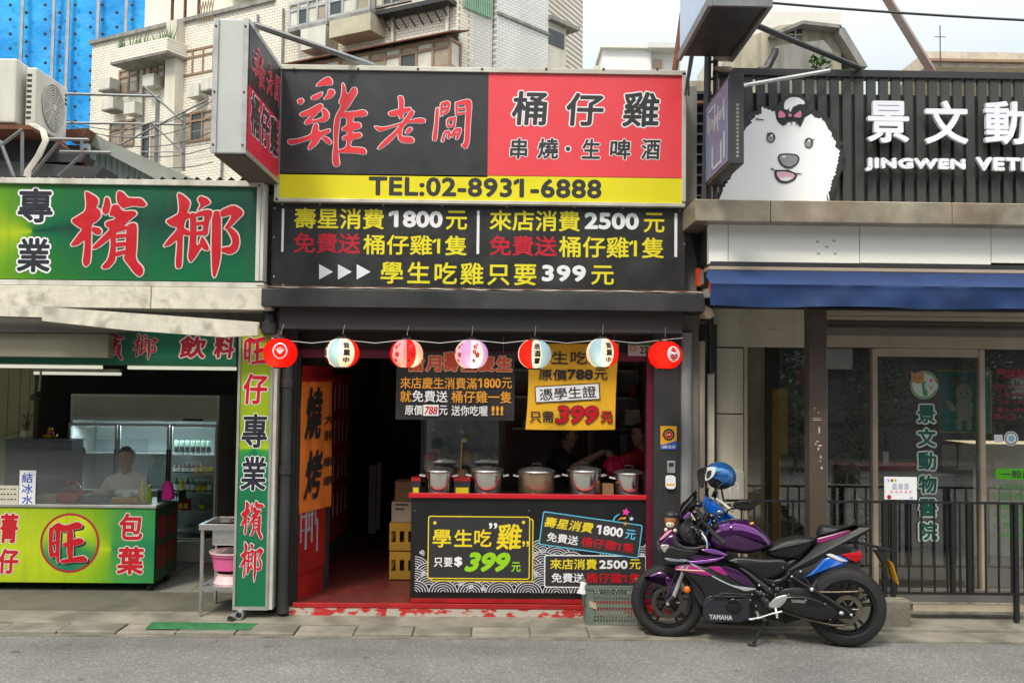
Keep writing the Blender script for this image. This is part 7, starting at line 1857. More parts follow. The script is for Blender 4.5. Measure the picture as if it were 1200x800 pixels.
b.flat(circ(W.uz(810 + 372 / 4, 50 + 447 / 4, nD), .037, 20, .044), n_, 0); b.flat(circ(W.uz(810 + 370 / 4, 50 + 451 / 4, nD), .026, 16, .03), n_ - .001, 2); b.flat(circ(W.uz(810 + 375 / 4, 50 + 438 / 4, nD), .011, 12), n_ - .0016, 3)
b.flat(circ(W.uz(810 + 549 / 4, 50 + 472 / 4, nD), .037, 20, .044), n_, 0); b.flat(circ(W.uz(810 + 547 / 4, 50 + 476 / 4, nD), .026, 16, .03), n_ - .001, 2); b.flat(circ(W.uz(810 + 551 / 4, 50 + 462 / 4, nD), .011, 12), n_ - .0016, 3)
dp([(402,540),(412,524),(450,520),(495,526),(508,545),(496,572),(468,592),(440,590),(415,572)], 0, 0); dp([(410,542),(418,531),(450,527),(490,533),(500,547),(490,568),(466,584),(442,582),(422,568)], 2, 1); b.flat(circ(W.uz(810 + 432 / 4, 50 + 536 / 4, nD), .02, 12, .009), n_ - .0014, 3)
dp([(386,598),(448,598),(498,618),(485,645),(450,662),(412,658),(392,635)], 0, 0); dp([(396,606),(445,606),(486,620),(476,640),(448,652),(416,648),(402,630)], 4, 1); dp([(410,628),(425,636),(445,630),(466,634),(470,640),(448,652),(418,648)], 3, 2)
b.build('face_marking', dg, [M['ink'], mat('bow pink', (.75, .22, .38), .5, var=0), mat('nose grey', (.3, .29, .29), .5, var=0), M['white'], mat('tongue pink', (.72, .42, .5), .5, var=0)])
# raised letters
nL = YG - .09
wl = mat('white acrylic letters', (.82, .84, .9), .35, var=.03)
lt = T('sign_letters', (W.uz(1100, 170, nL)[0], nL, W.uz(1100, 190, nL)[1]), 'raised white characters fixed to the dark slat screen', 'lettering')
OV = (1010, 90, 5.716)
for ch, r_ in (('景', (25, 160, 317, 450)), ('文', (410, 158, 712, 460)), ('動', (812, 162, 1105, 462)), ('物', (1200, 160, 1500, 460))):
    b = MB(); g = glyphs(ch, .02, 0)
    x0, y0, x1, y1 = r_; rc = W.rect(1010 + x0 / 5.716, 90 + y0 / 5.716, 1010 + x1 / 5.716, 90 + y1 / 5.716, nL); rc = (rc[0] + .016, rc[1] - .016, rc[2] + .016, rc[3] - .016)
    b.geo(g, rc, nL, 0, .0085, 8, st=.0001, thick=.9); b.geo(glyphs(ch), rc, nL + .022, 1, .013, 8); b.build('character', lt, [wl, M['ink']])
b = MB(); OV2 = OV
for s_, x0, x1 in (('JINGWEN', 12, 697), ('VETERINARY', 752, 1760)):
    rc = W.rect(1010 + x0 / 5.716, 90 + 540 / 5.716, 1010 + x1 / 5.716, 90 + 645 / 5.716, nL); rc = (rc[0] + .018, rc[1] - .018, rc[2] + .018, rc[3] - .018)
    b.cut(); b.geo(glyphs(s_, .02, 0, 1.12), rc, nL, 0, .009, 12, st=.0001, thick=.8); b.geo(glyphs(s_, 0, 0, 1.12), rc, nL + .02, 1, .015, 12)
# led dots
rnd = random.Random(6); b.cut()
for i in range(44):
    px_ = 1014 + i * 4.3 + rnd.uniform(-.6, .6); b.flat(circ(W.uz(px_, rnd.choice((188, 191, 196, 200)), nL), .0045, 6), nL - .0195, 1)
b.build('latin_letters', lt, [wl, M['ink']])
# spot light bar over the dog
b = MB(); b.tube([wp(869, 101, YG - .3), wp(972, 83, YG - .08)], .018, 0, 6); b.tube([wp(868, 99, YG - .3), wp(872, 103, YG - .3)], .03); b.build('spot_bar', None, M['alum'], label='thin grey stay bar from the blue side sign to the slat screen top', cat='bar')
# projecting blue sign of the clinic
sx = W.uz(855, 150, -1.55)[0]; ex = W.uz(872, 150, -1.55)[0]
zt4, zb4 = W.uz(862, 87, -1.55)[1], W.uz(862, 192, -1.55)[1]
v2 = T('projecting_sign', (sx, -1.2, zb4), 'narrow dark box sign with a blue grey printed face beside the dog sign', 'sign')
MB().box(sx, ex, -1.55, -.68, zb4, zt4).build('sign_box', v2, M['char'], bev=.006)
VF2 = Fr(sx - .002, -.68, -90)
b = MB(VF2); b.box(.03, .84, -.003, 0, zb4 + .03, zt4 - .03); b.build('blue_face', v2, mat('slate blue face', (.12, .2, .33), .35, var=.15))
b = MB(VF2)
for (a0, z0, a1, z1) in ((.15, .62, .18, .86), (.15, .84, .4, .87), (.4, .6, .43, .87), (.5, .5, .53, .8), (.3, .1, .33, .4), (.3, .1, .6, .13), (.6, .1, .63, .35), (.7, .55, .73, .8), (.7, .12, .73, .42)):
    H4 = zt4 - zb4; b.box(a0, a1, -.006, -.0035, zb4 + H4 * z0, zb4 + H4 * z1)
b.geo(glyphs('Jingwen'), (.2, .7, zb4 + .38, zb4 + .52), -.006, 0, .004, 6); b.build('line_print', v2, mat('pale line print', (.45, .5, .55), .5, var=0))
b = MB()
for i in range(14): b.box(sx + .05, ex - .04, -1.5515, -1.5505, zb4 + .05 + i * .03, zb4 + .068 + i * .03)
b.build('fine_print', v2, M['gwall'])
# big dark lightbox above, seen from below
x0b, x1b = W.uz(830, 30, -1.5)[0], W.uz(900, 20, -1.5)[0]
v3 = T('overhead_lightbox', (W.uz(860, 20, -1.2)[0], -1.0, W.uz(850, 45, -1.2)[1]), 'large dark box sign at the top right of centre, seen from underneath', 'sign')
zb5 = W.uz(860, 4, -1.9)[1]
uA, uB = W.uz(834, 20, -1.9)[0], W.uz(900, 12, -1.9)[0]
zfar = W.uz(850, 62, -.75)[1]
MB().box(uA, uB, -1.9, -.78, min(zb5, zfar), min(zb5, zfar) + 1.3).build('sign_box', v3, M['char'], bev=.01)
b = MB(); zz5 = min(zb5, zfar)
b.box(uA - .03, uA, -1.92, -.75, zz5 - .03, zz5 + .04); b.box(uB, uB + .03, -1.92, -.75, zz5 - .03, zz5 + .04); b.box(uA, uB, -1.93, -1.9, zz5 - .03, zz5 + .06); b.build('edge_trim', v3, M['galv'])
MB().box(uA - .02, uA - .004, -1.88, -.8, zz5 + .05, zz5 + 1.3).build('blue_face', v3, mat('pale blue face', (.5, .62, .8), .4, var=.05))  # plain pale blue colour, no emission
b = MB(); b.tube([wp(862, 20, -1.4), wp(1008, 80, -.7)], .024, 0, 8); b.build('stay_bar', v3, M['ink'])
# steel post and lattice at the left edge of the clinic
lp = T('steel_lattice', wp(835, 240, -.6), 'dark steel lattice post between the restaurant sign and the clinic', 'post')
b = MB(); b.auto = True
for px, r in ((826, .03), (838, .022)): b.tube([wp(px, 240, -.72), wp(px + (5 if px == 826 else 1), 0, -.72)], r, 0, 4)
for y in (72, 92, 112, 135, 160, 185, 210): b.tube([wp(827, y, -.72), wp(839, y + 1, -.72)], .014, 0, 4)
b.build('frame', lp, M['char'])
b = MB(); b.auto = True; b.bpx(838, 66, 858, 70, -.75, -.7); b.bpx(838, 78, 858, 82, -.75, -.7); b.build('cross_plate', lp, M['tan'])
b = MB(); b.tube([wp(790.5, 85, -.1), wp(803.5, -10, -.1)], .03, 0, 6); b.build('rusty_pole', None, M['rust'], label='leaning rust red pole behind the right edge of the red sign', cat='pole')
b = MB(); b.tube([wp(1034, -10, -.2), wp(1092, 84, -.2)], .045, 0, 4); b.tube([wp(1092, 84, -.19), wp(1106, 118, -.19)], .03, 0, 4); b.build('steel_brace', None, mat('faded brace', (.28, .23, .21), .7, var=.4, dirt=.5, dcol=(.25, .08, .05)), label='leaning steel brace with rusty edges behind the white letters', cat='brace')
b = MB(); b.cable(wp(895, 3, -1.2), wp(1320, 29, -1.2), .02, .011); b.build('power_cable', None, M['ink'], label='long black cable crossing the sky at the upper right', cat='cable')
b = MB()
for o in (0, 4): b.tube([wp(827 + o, 8 + o, -.5), wp(818 + o, 22, -.5), wp(812 + o * .8, 45, -.5), wp(808 + o * .6, 75, -.5), wp(805 + o * .4, 95, -.5), wp(803 + o, 112, -.5)], .011, 0, 6)
b.build('hanging_cables', None, M['ink'], label='pair of black cables looping down beside the red sign', cat='cable')
# clutter in the gap
gpp = T('gap_pipes', wp(822, 420, -.2), 'grey and beige drain pipes in the gap between restaurant and clinic', 'pipe')
for px, r, y0, m_, n_ in ((803, .062, 390, 'pcvg', -.2), (820, .048, 400, 'pbeige', -.1), (826, .036, 240, 'brown', -.25)):
    p, q = wp(px, 715 if n_ != -.25 else 340, n_), wp(px, y0, n_)
    MB().tube([(p[0], p[1], .05 if n_ != -.25 else p[2]), q], r, 0, 14).build('pipe', gpp, M[m_])
b = MB(); b.bpx(829, 437, 837, 715, 0, .06); b.build('cream_conduit', gpp, mat('cream conduit', (.62, .57, .45), .6, dirt=.3)); b = MB(); b.bpx(831, 372, 836, 438, -.05, .02); b.build('dark_bracket', gpp, M['ink']); 
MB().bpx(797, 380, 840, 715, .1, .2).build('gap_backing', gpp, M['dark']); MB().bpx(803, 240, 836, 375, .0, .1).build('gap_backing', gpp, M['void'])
b = MB()
for k in range(7): b.cable(wp(805 + k * 3, 245 + k * 4, -.3), wp(828 - k * 2, 350 - k * 5, -.25), .05, .006)
b.build('tangled_wires', None, M['ink'], label='tangled dark wires in the gap left of the clinic panels', cat='wire')
b = MB(); b.bpx(817, 314, 822, 335, -.5, -.42); b.bpx(822, 316, 825, 333, -.52, -.42, 1); b.build('orange_terminal', None, [M['redo'], M['alum']], label='small orange terminal strip on the post left of the awning', cat='terminal box')
b = MB(); b.infl(pw([(826, 357), (835, 362), (838, 370), (832, 374), (822, 373), (818, 377), (819, 368), (825, 365)], -.35), -.33, .04, .01); b.build('torn_packing', None, M['card'], label='torn grey packing scrap stuck under the awning corner', cat='scrap')
b = MB(); b.bpx(836, 552, 872, 590, CF - .07, CF - .03); b.build('letter_box', None, M['cream'], bev=.004, label='cream box mounted on the beige panels behind the helmet', cat='box')
b = MB(); b.tube([wp(859, 600, -.2), wp(855, 575, -.2), wp(857, 567, -.2), wp(862, 565.5, -.2), wp(865, 569, -.2), wp(864, 573, -.2)], .009, 0, 8); b.build('umbrella_handle', None, M['cream'], label='white hooked umbrella handle behind the helmet', cat='umbrella')

# railing
rl = T('railing', (W.uz(1040, 690, -.35)[0], -.35, .09), 'black iron railing with thin upright bars in front of the clinic', 'railing')
n_ = -.36
zR = W.uz(1040, 586.5, n_)[1]; zRb = W.uz(1040, 693, n_)[1]
ra, rb2 = W.uz(850, 590, n_)[0], 6.5
b = MB(); b.box(ra, rb2, n_ - .015, n_ + .015, zR - .02, zR); b.box(ra, rb2, n_ - .012, n_ + .012, zRb - .02, zRb); b.box(ra, rb2, n_ - .01, n_ + .01, zR - .84, zR - .83) if 0 else None; b.build('rail', rl, M['black'])
x = W.uz(868, 620, n_)[0]; first = None
while x < rb2:
    if first is None: first = MB().box(x, x + .014, n_ - .007, n_ + .007, zRb + .001, zR - .021).build('bar', rl, M['black']); fx = x
    else: o = first.copy(); COL.objects.link(o); o.parent = rl; o.location = (x - fx, 0, 0)
    x += .112
for px, lo_ in ((1034, .07), (1044, .07), (1114, zRb), (1133, zRb), (1188, .05)): b = MB(); u = W.uz(px, 640, n_)[0]; b.box(u, u + .034, n_ - .02, n_ + .021, lo_, zR + .001); b.build('rail_post', rl, M['black'])
# clinic forecourt
MB().box(2.0, 9, -.22, .2, -.1, .055).build('forecourt', None, M['conc'], kind='structure', org=(4, 0, 0))
cbp = ground_y(985, 718, .03)
b = MB(); u0, u1, z0, z1 = W.rect(1030, 703, 1068, 718, -.5); b.box(W.uz(900, 710, -.5)[0], u1, -.5, -.25, .02, z1); b.build('kerb_block', None, M['conc'], bev=.015, label='rough concrete block under the railing right of the rear wheel', cat='kerb block')
MB().bpx(1070, 708, 1200, 716, -.3, -.22).build('tile_step', None, mat('beige step tile', (.42, .36, .27), .6, var=.2), label='low beige tiled step in front of the clinic door', cat='step')
# trees standing in for foliage reflected in the clinic glass
for k, (px0, px1, lab) in enumerate(((924, 951, 'leafy tree standing in for reflected foliage, left part of the clinic window'), (970, 1015, 'leafy tree standing in for reflected foliage, right of the brown column'))):
    uu0, uu1 = W.uz(px0, 560, .75)[0], W.uz(px1, 560, .75)[0]; cxx = (uu0 + uu1) / 2
    t = T('reflection_tree', (cxx, .75, .2), lab, 'plant')
    b = MB(); b.lathe([(0, 0), (.13, 0), (.17, .26), (.15, .26), (0, .22)], (cxx, .75, .2), 0, 16); b.build('pot', t, M['char']); b = MB(); b.tube([(cxx, .75, .4), (cxx + .03, .76, .9), (cxx - .02, .75, 1.3)], [.025, .02, .01]); b.build('trunk', t, M['bfr'])
    b = MB(); rnd = random.Random(20 + k)
    for i in range(900):
        z = .42 + 1.35 * rnd.random() ** .9; rr = (.16 if k == 0 else .32) * (1.1 - (z - .45) / 1.6) * rnd.random() ** .5; a = rnd.random() * 6.28
        p = Vector((cxx + rr * cos(a), .75 + rr * sin(a) * .9, z)); d = Vector((cos(a), sin(a), rnd.uniform(-.9, .3))).normalized() * rnd.uniform(.045, .075); s_ = Vector((-sin(a), cos(a), rnd.uniform(-.4, .4))) * .014
        b.add([tuple(p), tuple(p + d * .5 + s_), tuple(p + d), tuple(p + d * .5 - s_)], [(0, 1, 2, 3)])
    b.build('crown', t, mat('reflection tree leaf', (.1, .14, .09), .4, var=.6, sc=12))

# ================================================================== across the street, behind the camera (seen in the glass)
ob = T('opposite_building', (0, -19, 0), 'grey row of houses across the street behind the camera, seen only in the glass', 'building')
MB().box(-26, 26, -27, -18.5, 0, 9.5).build('wall', ob, mat('street wall', (.13, .145, .16), .9, var=.3, dirt=.5, streak=True))
MB().box(-26, 26, -18.5, -17.2, 3.9, 4.1).build('arcade_slab', ob, M['gwall'])
for x_ in (4.5, 7.2, 8.1, 10.6, 13.4, 16, 1.5, -4, -9): MB().tube([(x_, -18.3, 0), (x_, -18.3, 9.4)], .09).build('drain_pipe', ob, M['ink'])
for x_, z_ in ((6, 2.9), (9.3, 2.6), (12.2, 3.0), (14.8, 1.8), (-2, 2.8)): MB().box(x_, x_ + .9, -18.49, -18.1, z_, z_ + .7).build('air_unit', ob, M['ac'])
for x_, z_ in ((11.2, 1.9), (8.8, 1.2)): MB().lathe([(.32, -.03), (.38, 0), (.32, .03), (.28, 0), (.32, -.03)], (x_, -18.4, z_), 0, 24, 'n').build('hose_coil', ob, M['ink'])
MB().box(5, 17, -18.49, -18.42, 1.0, 1.06).build('cable_tray', ob, M['ink'])
for k_, (sx_, sy_) in enumerate(((7.4, -14.5), (9.6, -15), (12.2, -14.2))):
    t = T('street_shrub', (sx_, sy_, 0), ['leafy street shrub across the road, nearest the camera axis', 'leafy street shrub across the road, middle one', 'leafy street shrub across the road, farthest to the right'][k_], 'shrub')
    b = MB(); b.tube([(sx_, sy_, 0), (sx_ + .05, sy_, .9), (sx_, sy_, 1.8)], [.05, .04, .02]); b.build('trunk', t, M['bfr'])
    b = MB(); rnd = random.Random(40 + k_)
    for i in range(1400):
        a = rnd.random() * 6.28; z = .3 + 2.6 * rnd.random(); rr = 1.0 * (1 - abs(z - 1.5) / 2.2) * rnd.random() ** .5
        p = Vector((sx_ + rr * cos(a), sy_ + rr * sin(a), z)); d = Vector((cos(a + rnd.uniform(-1, 1)), sin(a), rnd.uniform(-.8, .6))).normalized() * rnd.uniform(.12, .2); s_ = Vector((-sin(a), cos(a), rnd.uniform(-.4, .4))) * .04
        b.add([tuple(p), tuple(p + d * .5 + s_), tuple(p + d), tuple(p + d * .5 - s_)], [(0, 1, 2, 3)])
    b.build('crown', t, mat('shrub leaf', (.09, .12, .08), .35, var=.6, sc=6))
w0 = None
for j in range(3):
    for i in range(16):
        X, Z = -24 + i * 3.1, 1.2 + j * 3
        if w0 is None:
            w0 = MB().box(X, X + 1.7, -18.5, -18.44, Z, Z + 1.5).build('window', ob, M['dglass']); wq = (X, Z)
        else: o = w0.copy(); COL.objects.link(o); o.parent = ob; o.location = (X - wq[0], 0, Z - wq[1])
# ================================================================== motorcycle
pr = ground_y(991.5, 756.5, 0); pf = ground_y(782, 746, 0)
ang = math.degrees(math.atan2(pr.y - pf.y, pr.x - pf.x))
B = Fr(pf.x, pf.y, ang); WBs = (Vector(pr) - Vector(pf)).length
mc = T('motorcycle', (pf.x + .68, pf.y - .1, 0), 'purple and black sport motorcycle with pink stripes parked at the kerb', 'motorcycle')
def wheel(cu, rad, wd, rim, par, spokes=5, disc=.13, name='wheel', dn=-.07, sub=True):
    cz = rad
    b = MB(B); k = 10; prof = []
    for i in range(k + 1):
        a = -pi / 2 * 1.15 + pi * 1.15 * i / k; prof.append((rim + .012 + (rad - rim - .012) * (cos(a * .87) ** .55 if abs(a * .87) < pi / 2 else 0), wd / 2 * sin(a * .87) / sin(pi / 2)))
    prof = [(rim, -wd * .36)] + prof + [(rim, wd * .36)]
    b.lathe(prof, (cu, 0, cz), 0, 56, 'n'); ty = b.build('tyre', par, M['tyre'], ang=60)
    b = MB(B); b.lathe([(rim + .004, -wd * .38), (rim - .012, -wd * .36), (rim - .022, -wd * .15), (rim - .022, wd * .15), (rim - .012, wd * .36), (rim + .004, wd * .38)], (cu, 0, cz), 0, 56, 'n')
    b.lathe([(.0, -.045), (.03, -.045), (.036, -.03), (.036, .03), (.03, .045), (0, .045)], (cu, 0, cz), 0, 20, 'n')
    for s in range(spokes):
        for q in (-.13, .13):
            a = 2 * pi * s / spokes + .3; r0, r1 = .03, rim - .015
            c0, s0 = cos(a + q * .4), sin(a + q * .4); c1, s1 = cos(a + q * 1.25), sin(a + q * 1.25); w = .011
            pts = [(cu + r0 * c0 - w * s0, cz + r0 * s0 + w * c0), (cu + r1 * c1 - w * s1, cz + r1 * s1 + w * c1), (cu + r1 * c1 + w * s1, cz + r1 * s1 - w * c1), (cu + r0 * c0 + w * s0, cz + r0 * s0 - w * c0)]
            b.prism(pts, -.018, .018)
    b.build('rim', par, M['blk_gl'])
    b = MB(B); b.lathe([(disc - .035, -.003), (disc, -.003), (disc, .003), (disc - .035, .003), (disc - .035, -.003)], (cu, dn, cz), 0, 40, 'n')
    for s in range(6):
        a = s * pi / 3; b.tube([(cu + .03 * cos(a), dn, cz + .03 * sin(a)), (cu + (disc - .03) * cos(a), dn, cz + (disc - .03) * sin(a))], .006, 0, 5)
    b.build('brake_disc' if name == 'wheel' else 'sprocket', par, mat('worn disc steel', (.1, .09, .08), .4, .8, .3, 10) if name == 'wheel' else mat('sprocket steel', (.22, .18, .14), .4, .8, .4, 14))
RF, RR = .297, .31
wheel(0, RF, .11, .215, mc); wheel(WBs, RR, .15, .215, mc, disc=.11, name='rear', dn=-.085)
def part(name, l, hw, m, nc=0, rnd=.015, org=None, near=None, L=6, par=None):
    """a rounded panel traced from its side outline, lying at depth nc with half thickness hw"""
    n = nc - hw * .5 if near is None else near
    b = MB(B); ox, oy, sc = org or (0, 0, 1)
    q = B.pts(l, n, ox, oy, sc)
    b.infl(smooth_poly(q), nc, hw, rnd, 0, L); return b.build(name, par or mc, m, ang=50)
M1, M2, M3 = (730, 560, 6.156), (730, 640, 6.156), (850, 590, 4.443)
# body core so nothing shows through
part('engine_block', [(815, 650), (850, 655), (890, 660), (910, 680), (905, 715), (885, 728), (840, 726), (820, 710), (806, 680)], .11, M['blk_mt'], 0, .02)
part('radiator', [(806, 668), (822, 668), (830, 700), (822, 712), (810, 690)], .12, M['ink'], 0, .01)
# front fender
part('front_fender', [(140,240),(155,215),(200,185),(250,165),(300,160),(340,195),(392,250),(388,320),(365,300),(340,265),(290,240),(240,232),(190,236)], .068, M['purple'], 0, .03, M2)
part('fender_stay', [(300,215),(385,245),(382,300),(340,400),(305,430),(300,380),(325,300)], .006, M['purple'], -.072, .004, M2)
# forks
b = MB(B)
u0, z0 = B.uz(796.5, 681, -.09); 
for s in (-1, 1):
    b.cut(); n = .09 * s; b.tube([(u0 + .035, n, z0 + .1), (u0, n, z0), (u0 - .05, n, z0 - .13)], .019, 0, 14)
b.build('fork_tube', mc, M['silver'])
b = MB(B)
for s in (-1, 1):
    n = .09 * s; b.tube([(u0 - .045, n, z0 - .12), (.0, n, RF)], [.026, .03], 0, 14); b.tube([(u0 + .03, n, z0 + .085), (u0 + .17, n, z0 + .48)], .027, 0, 14)
b.lathe([(0, -.012), (.012, -.012), (.014, 0)], (0, -.12, RF), 1, 12, 'n'); b.tube([(0, -.12, RF), (0, .12, RF)], .012, 1)
b.build('fork_leg', mc, [M['blk_mt'], M['silver']])
part('brake_caliper', [(200, 330), (240, 290), (280, 300), (290, 340), (260, 380), (215, 370)], .02, M['blk_gl'], .08, .008, M2)
b = MB(B); b.tube([B.uz(800, 640, -.06)[0:1] + (-.06,) + B.uz(800, 640, -.06)[1:2]] * 1 + [(B.uz(793, 668, -.09)[0], -.1, B.uz(793, 668, -.09)[1]), (B.uz(780, 700, -.09)[0], -.1, B.uz(780, 700, -.09)[1])], .005, 0, 6); b.build('brake_hose', mc, M['ink'])
# fairing
part('upper_cowl', [(238,480),(258,432),(298,382),(350,368),(385,376),(420,450),(470,480),(560,500),(640,490),(700,500),(765,548),(735,575),(700,592),(600,620),(520,628),(470,604),(430,592),(330,585),(285,565),(255,525)], .16, M['purple'], 0, .05, M1, L=8)
part('cowl_face', [(262,520),(330,488),(450,515),(560,522),(500,560),(420,592),(330,580),(290,562)], .012, M['blk_mt'], -.165, .008, M1)
part('inner_cowl', [(372,398),(395,460),(440,492),(520,498),(600,482),(575,512),(500,522),(430,517),(370,490),(352,440)], .014, M['char'], -.165, .008, M1)
part('pink_stripe', [(258,452),(300,400),(345,370),(358,376),(330,402),(290,440)], .006, mat('pale pink paint', (.7, .3, .4), .3), -.158, .003, M1)
part('headlight', [(265,482),(300,476),(336,482),(322,515),(300,542),(282,520)], .014, mat('headlight lens', (.5, .5, .42), .12, .3, .5, 60), -.166, .006, M1)
part('grey_flash', [(290,575),(360,572),(440,580),(500,600),(440,606),(330,600)], .008, mat('blue grey paint', (.2, .22, .26), .3), -.168, .004, M1)
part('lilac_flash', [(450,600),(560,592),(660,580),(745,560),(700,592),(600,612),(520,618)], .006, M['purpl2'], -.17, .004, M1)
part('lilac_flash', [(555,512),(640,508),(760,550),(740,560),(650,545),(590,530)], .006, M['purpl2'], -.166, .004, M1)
part('side_fairing', [(440,196),(400,165),(370,150),(420,128),(500,122),(600,150),(700,140),(800,165),(880,210),(950,285),(965,300),(925,350),(912,545),(600,530),(572,470),(600,390),(565,305),(500,240)], .03, M['blk_mt'], -.17, .015, M2)
part('side_fairing', [(440,196),(400,165),(370,150),(420,128),(500,122),(600,150),(700,140),(800,165),(880,210),(950,285),(965,300),(925,350),(912,545),(600,530),(572,470),(600,390),(565,305),(500,240)], .02, M['blk_mt'], .18, .01, M2, near=-.17)
part('pink_panel', [(368,652),(390,634),(500,628),(540,640),(600,672),(655,704),(600,704),(500,684),(400,664)], .006, M['mag'], -.203, .003, M1)
part('pink_panel', [(606,640),(640,636),(700,636),(735,665),(762,706),(720,698),(660,668)], .006, M['mag'], -.203, .003, M1)
part('pink_line', [(375,658),(400,655),(580,664),(600,672),(500,670),(400,663)], .003, mat('gold pink line', (.75, .5, .35), .4), -.209, .002, M1)
part('purple_panel', [(700,634),(760,640),(830,665),(900,715),(960,790),(880,775),(800,735),(765,706)], .006, M['purple'], -.203, .003, M1)
part('white_stripe', [(485,119),(500,121),(600,182),(720,248),(800,283),(965,302),(950,312),(880,322),(840,306),(790,290),(700,250),(600,191),(490,128)], .002, mat('silver grey paint', (.36, .38, .42), .35), -.206, .002, M2)
part('belly_cowl', [(592,372),(640,352),(760,352),(905,352),(915,545),(640,550),(590,528),(572,480)], .004, mat('blue black plastic', (.016, .019, .026), .35), -.2, .01, M2)
part('belly_ridge', [(635,350),(760,356),(900,350),(890,362),(760,378),(660,380)], .01, M['blk_gl'], -.208, .004, M2)
b = MB(B); c = B.uz(730 + 802 / 6.156, 640 + 430 / 6.156, -.22); b.lathe([(.0, -.01), (.05, -.01), (.062, -.002), (.066, .006)], (c[0], -.206, c[1]), 0, 28, 'n')
for a in range(6): b.lathe([(0, -.006), (.006, -.006), (.006, .004)], (c[0] + .06 * cos(a + .3), -.226, c[1] + .06 * sin(a + .3)), 0, 8, 'n')
b.build('engine_cover', mc, M['blk_gl'])
b = MB(B); b.text('YAMAHA', (622, 490, 790, 527), -.2185, 0, .05, org=M2, sp=1.1); b.text('R3', (405, 636, 475, 656), -.211, 0, .06, org=M1, shear=.5, sp=1.2); b.build('lettering', mc, mat('badge silver', (.6, .6, .6), .4, .5, var=0))
b = MB(B); c = B.uz(805, 690, -.2); b.ball((c[0], -.215, c[1]), (.026, .02, .028), 0); b.tube([(c[0], -.2, c[1]), (c[0] + .03, -.14, c[1] + .01)], .009, 1); b.build('indicator', mc, [mat('amber lens', (.75, .13, .01), .2, var=0), M['ink']])
# windscreen, instrument cluster, bars
part('windscreen', [(385,250),(420,195),(460,150),(495,105),(528,70),(534,100),(530,150),(556,180),(520,230),(450,275),(400,335)], .1, M['smoke'], 0, .03, M1)
part('dash_cluster', [(400,330),(440,280),(500,235),(560,240),(600,280),(600,330),(570,385),(560,430),(600,470),(500,488),(440,470),(395,400)], .07, M['ink'], 0, .02, M1)
part('cowl_side_lilac', [(430,285),(470,245),(492,245),(480,270),(445,300)], .006, M['purpl2'], -.11, .003, M1)
rnd = random.Random(11)
b = MB(B)
for px, py, r in ((520, 245, 30), (545, 290, 26), (600, 300, 34), (640, 270, 30), (660, 310, 26), (580, 350, 22), (610, 350, 26), (505, 300, 22), (640, 340, 20), (540, 190, 24), (690, 275, 18)):
    c = B.uz(730 + px / 6.156, 560 + py / 6.156, -.12); rr = r / 6.156 / 150; b.ball((c[0], -.12 + rnd.uniform(-.05, .05), c[1]), (rr, rr, rr * .8), 0, 10, 6)
for _ in range(14):
    a = B.uz(730 + rnd.uniform(480, 660) / 6.156, 560 + rnd.uniform(230, 350) / 6.156, -.12); c = B.uz(730 + rnd.uniform(450, 620) / 6.156, 560 + rnd.uniform(330, 470) / 6.156, -.1)
    b.tube([(a[0], -.14, a[1]), ((a[0] + c[0]) / 2 + .03, -.17, (a[1] + c[1]) / 2), (c[0], -.1, c[1])], .006, 0, 5)
b.build('controls_and_cables', mc, M['blk_gl'])
def bp(x, y, n, o=M1): u, z = B.uz(o[0] + x / o[2], o[1] + y / o[2], n); return (u, n, z)
b = MB(B); b.tube([bp(625, 370, -.3), bp(728, 470, -.36)], .018, 0, 12); b.tube([bp(720, 462, -.355), bp(732, 474, -.362)], .022, 0, 12); b.build('handle_grip', mc, M['tyre'])
b = MB(B); b.tube([bp(540, 300, -.05), bp(600, 345, -.22), bp(640, 385, -.31)], .013, 0, 10); b.tube([bp(560, 200, .2), bp(530, 170, .3)], .016, 0, 10); b.build('handlebar', mc, M['blk_mt'])
b = MB(B); b.tube([bp(568, 396, -.3), bp(590, 425, -.33), bp(604, 455, -.345), bp(608, 480, -.35), bp(606, 508, -.355)], [.008, .008, .007, .006, .007], 0, 8); b.build('clutch_lever', mc, M['silver'])
b = MB(B); b.ball(bp(530, 180, .1), (.05, .02, .03)); b.tube([bp(480, 240, .0), bp(520, 195, .1)], .007); b.build('mirror', mc, M['blk_gl'])
# tank, frame, seat, tail
part('fuel_tank', [(827,633),(831,620),(837.2,615.2),(843.7,612),(858.3,608.7),(871.3,608.7),(880,611),(890.5,617),(900.6,627.1),(906.3,636.1),(904,641),(888.3,648),(872.5,650),(854.5,647),(838,644)], .13, M['purple'], 0, .06, L=10)
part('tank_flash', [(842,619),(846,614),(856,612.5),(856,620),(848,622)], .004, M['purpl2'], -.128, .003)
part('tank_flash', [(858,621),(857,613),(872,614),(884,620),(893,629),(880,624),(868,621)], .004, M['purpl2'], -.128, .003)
b = MB(B); c = bp(830, 312, -.0)[0:1] + (0,) + bp(830, 312, 0)[2:]; b.lathe([(.0, .012), (.055, .012), (.06, 0)], (c[0], 0, c[2] + .0), 0, 24); b.build('fuel_cap', mc, M['silver'])
part('warning_label', [(878.5,612),(883,611),(883.5,613.5),(879,615)], .003, M['org'], -.12, .001)
part('knee_cover', [(0,292),(60,276),(120,280),(200,288),(290,285),(322,300),(318,325),(270,370),(222,392),(180,385),(100,340),(40,322)], .035, M['blk_mt'], -.12, .02, M3)
part('frame_spar', [(60,330),(100,335),(240,440),(250,470),(225,470),(150,400)], .02, M['char'], -.15, .01, M3)
part('frame_spar', [(90,330),(130,335),(235,400),(300,385),(330,350),(345,360),(310,405),(240,430),(190,400)], .02, M['blk_gl'], -.13, .01, M3)
part('rider_seat', [(252,207),(300,184),(380,168),(455,172),(470,188),(445,228),(400,268),(350,292),(255,288),(178,252),(215,226)], .1, M['seatm'], 0, .035, M3)
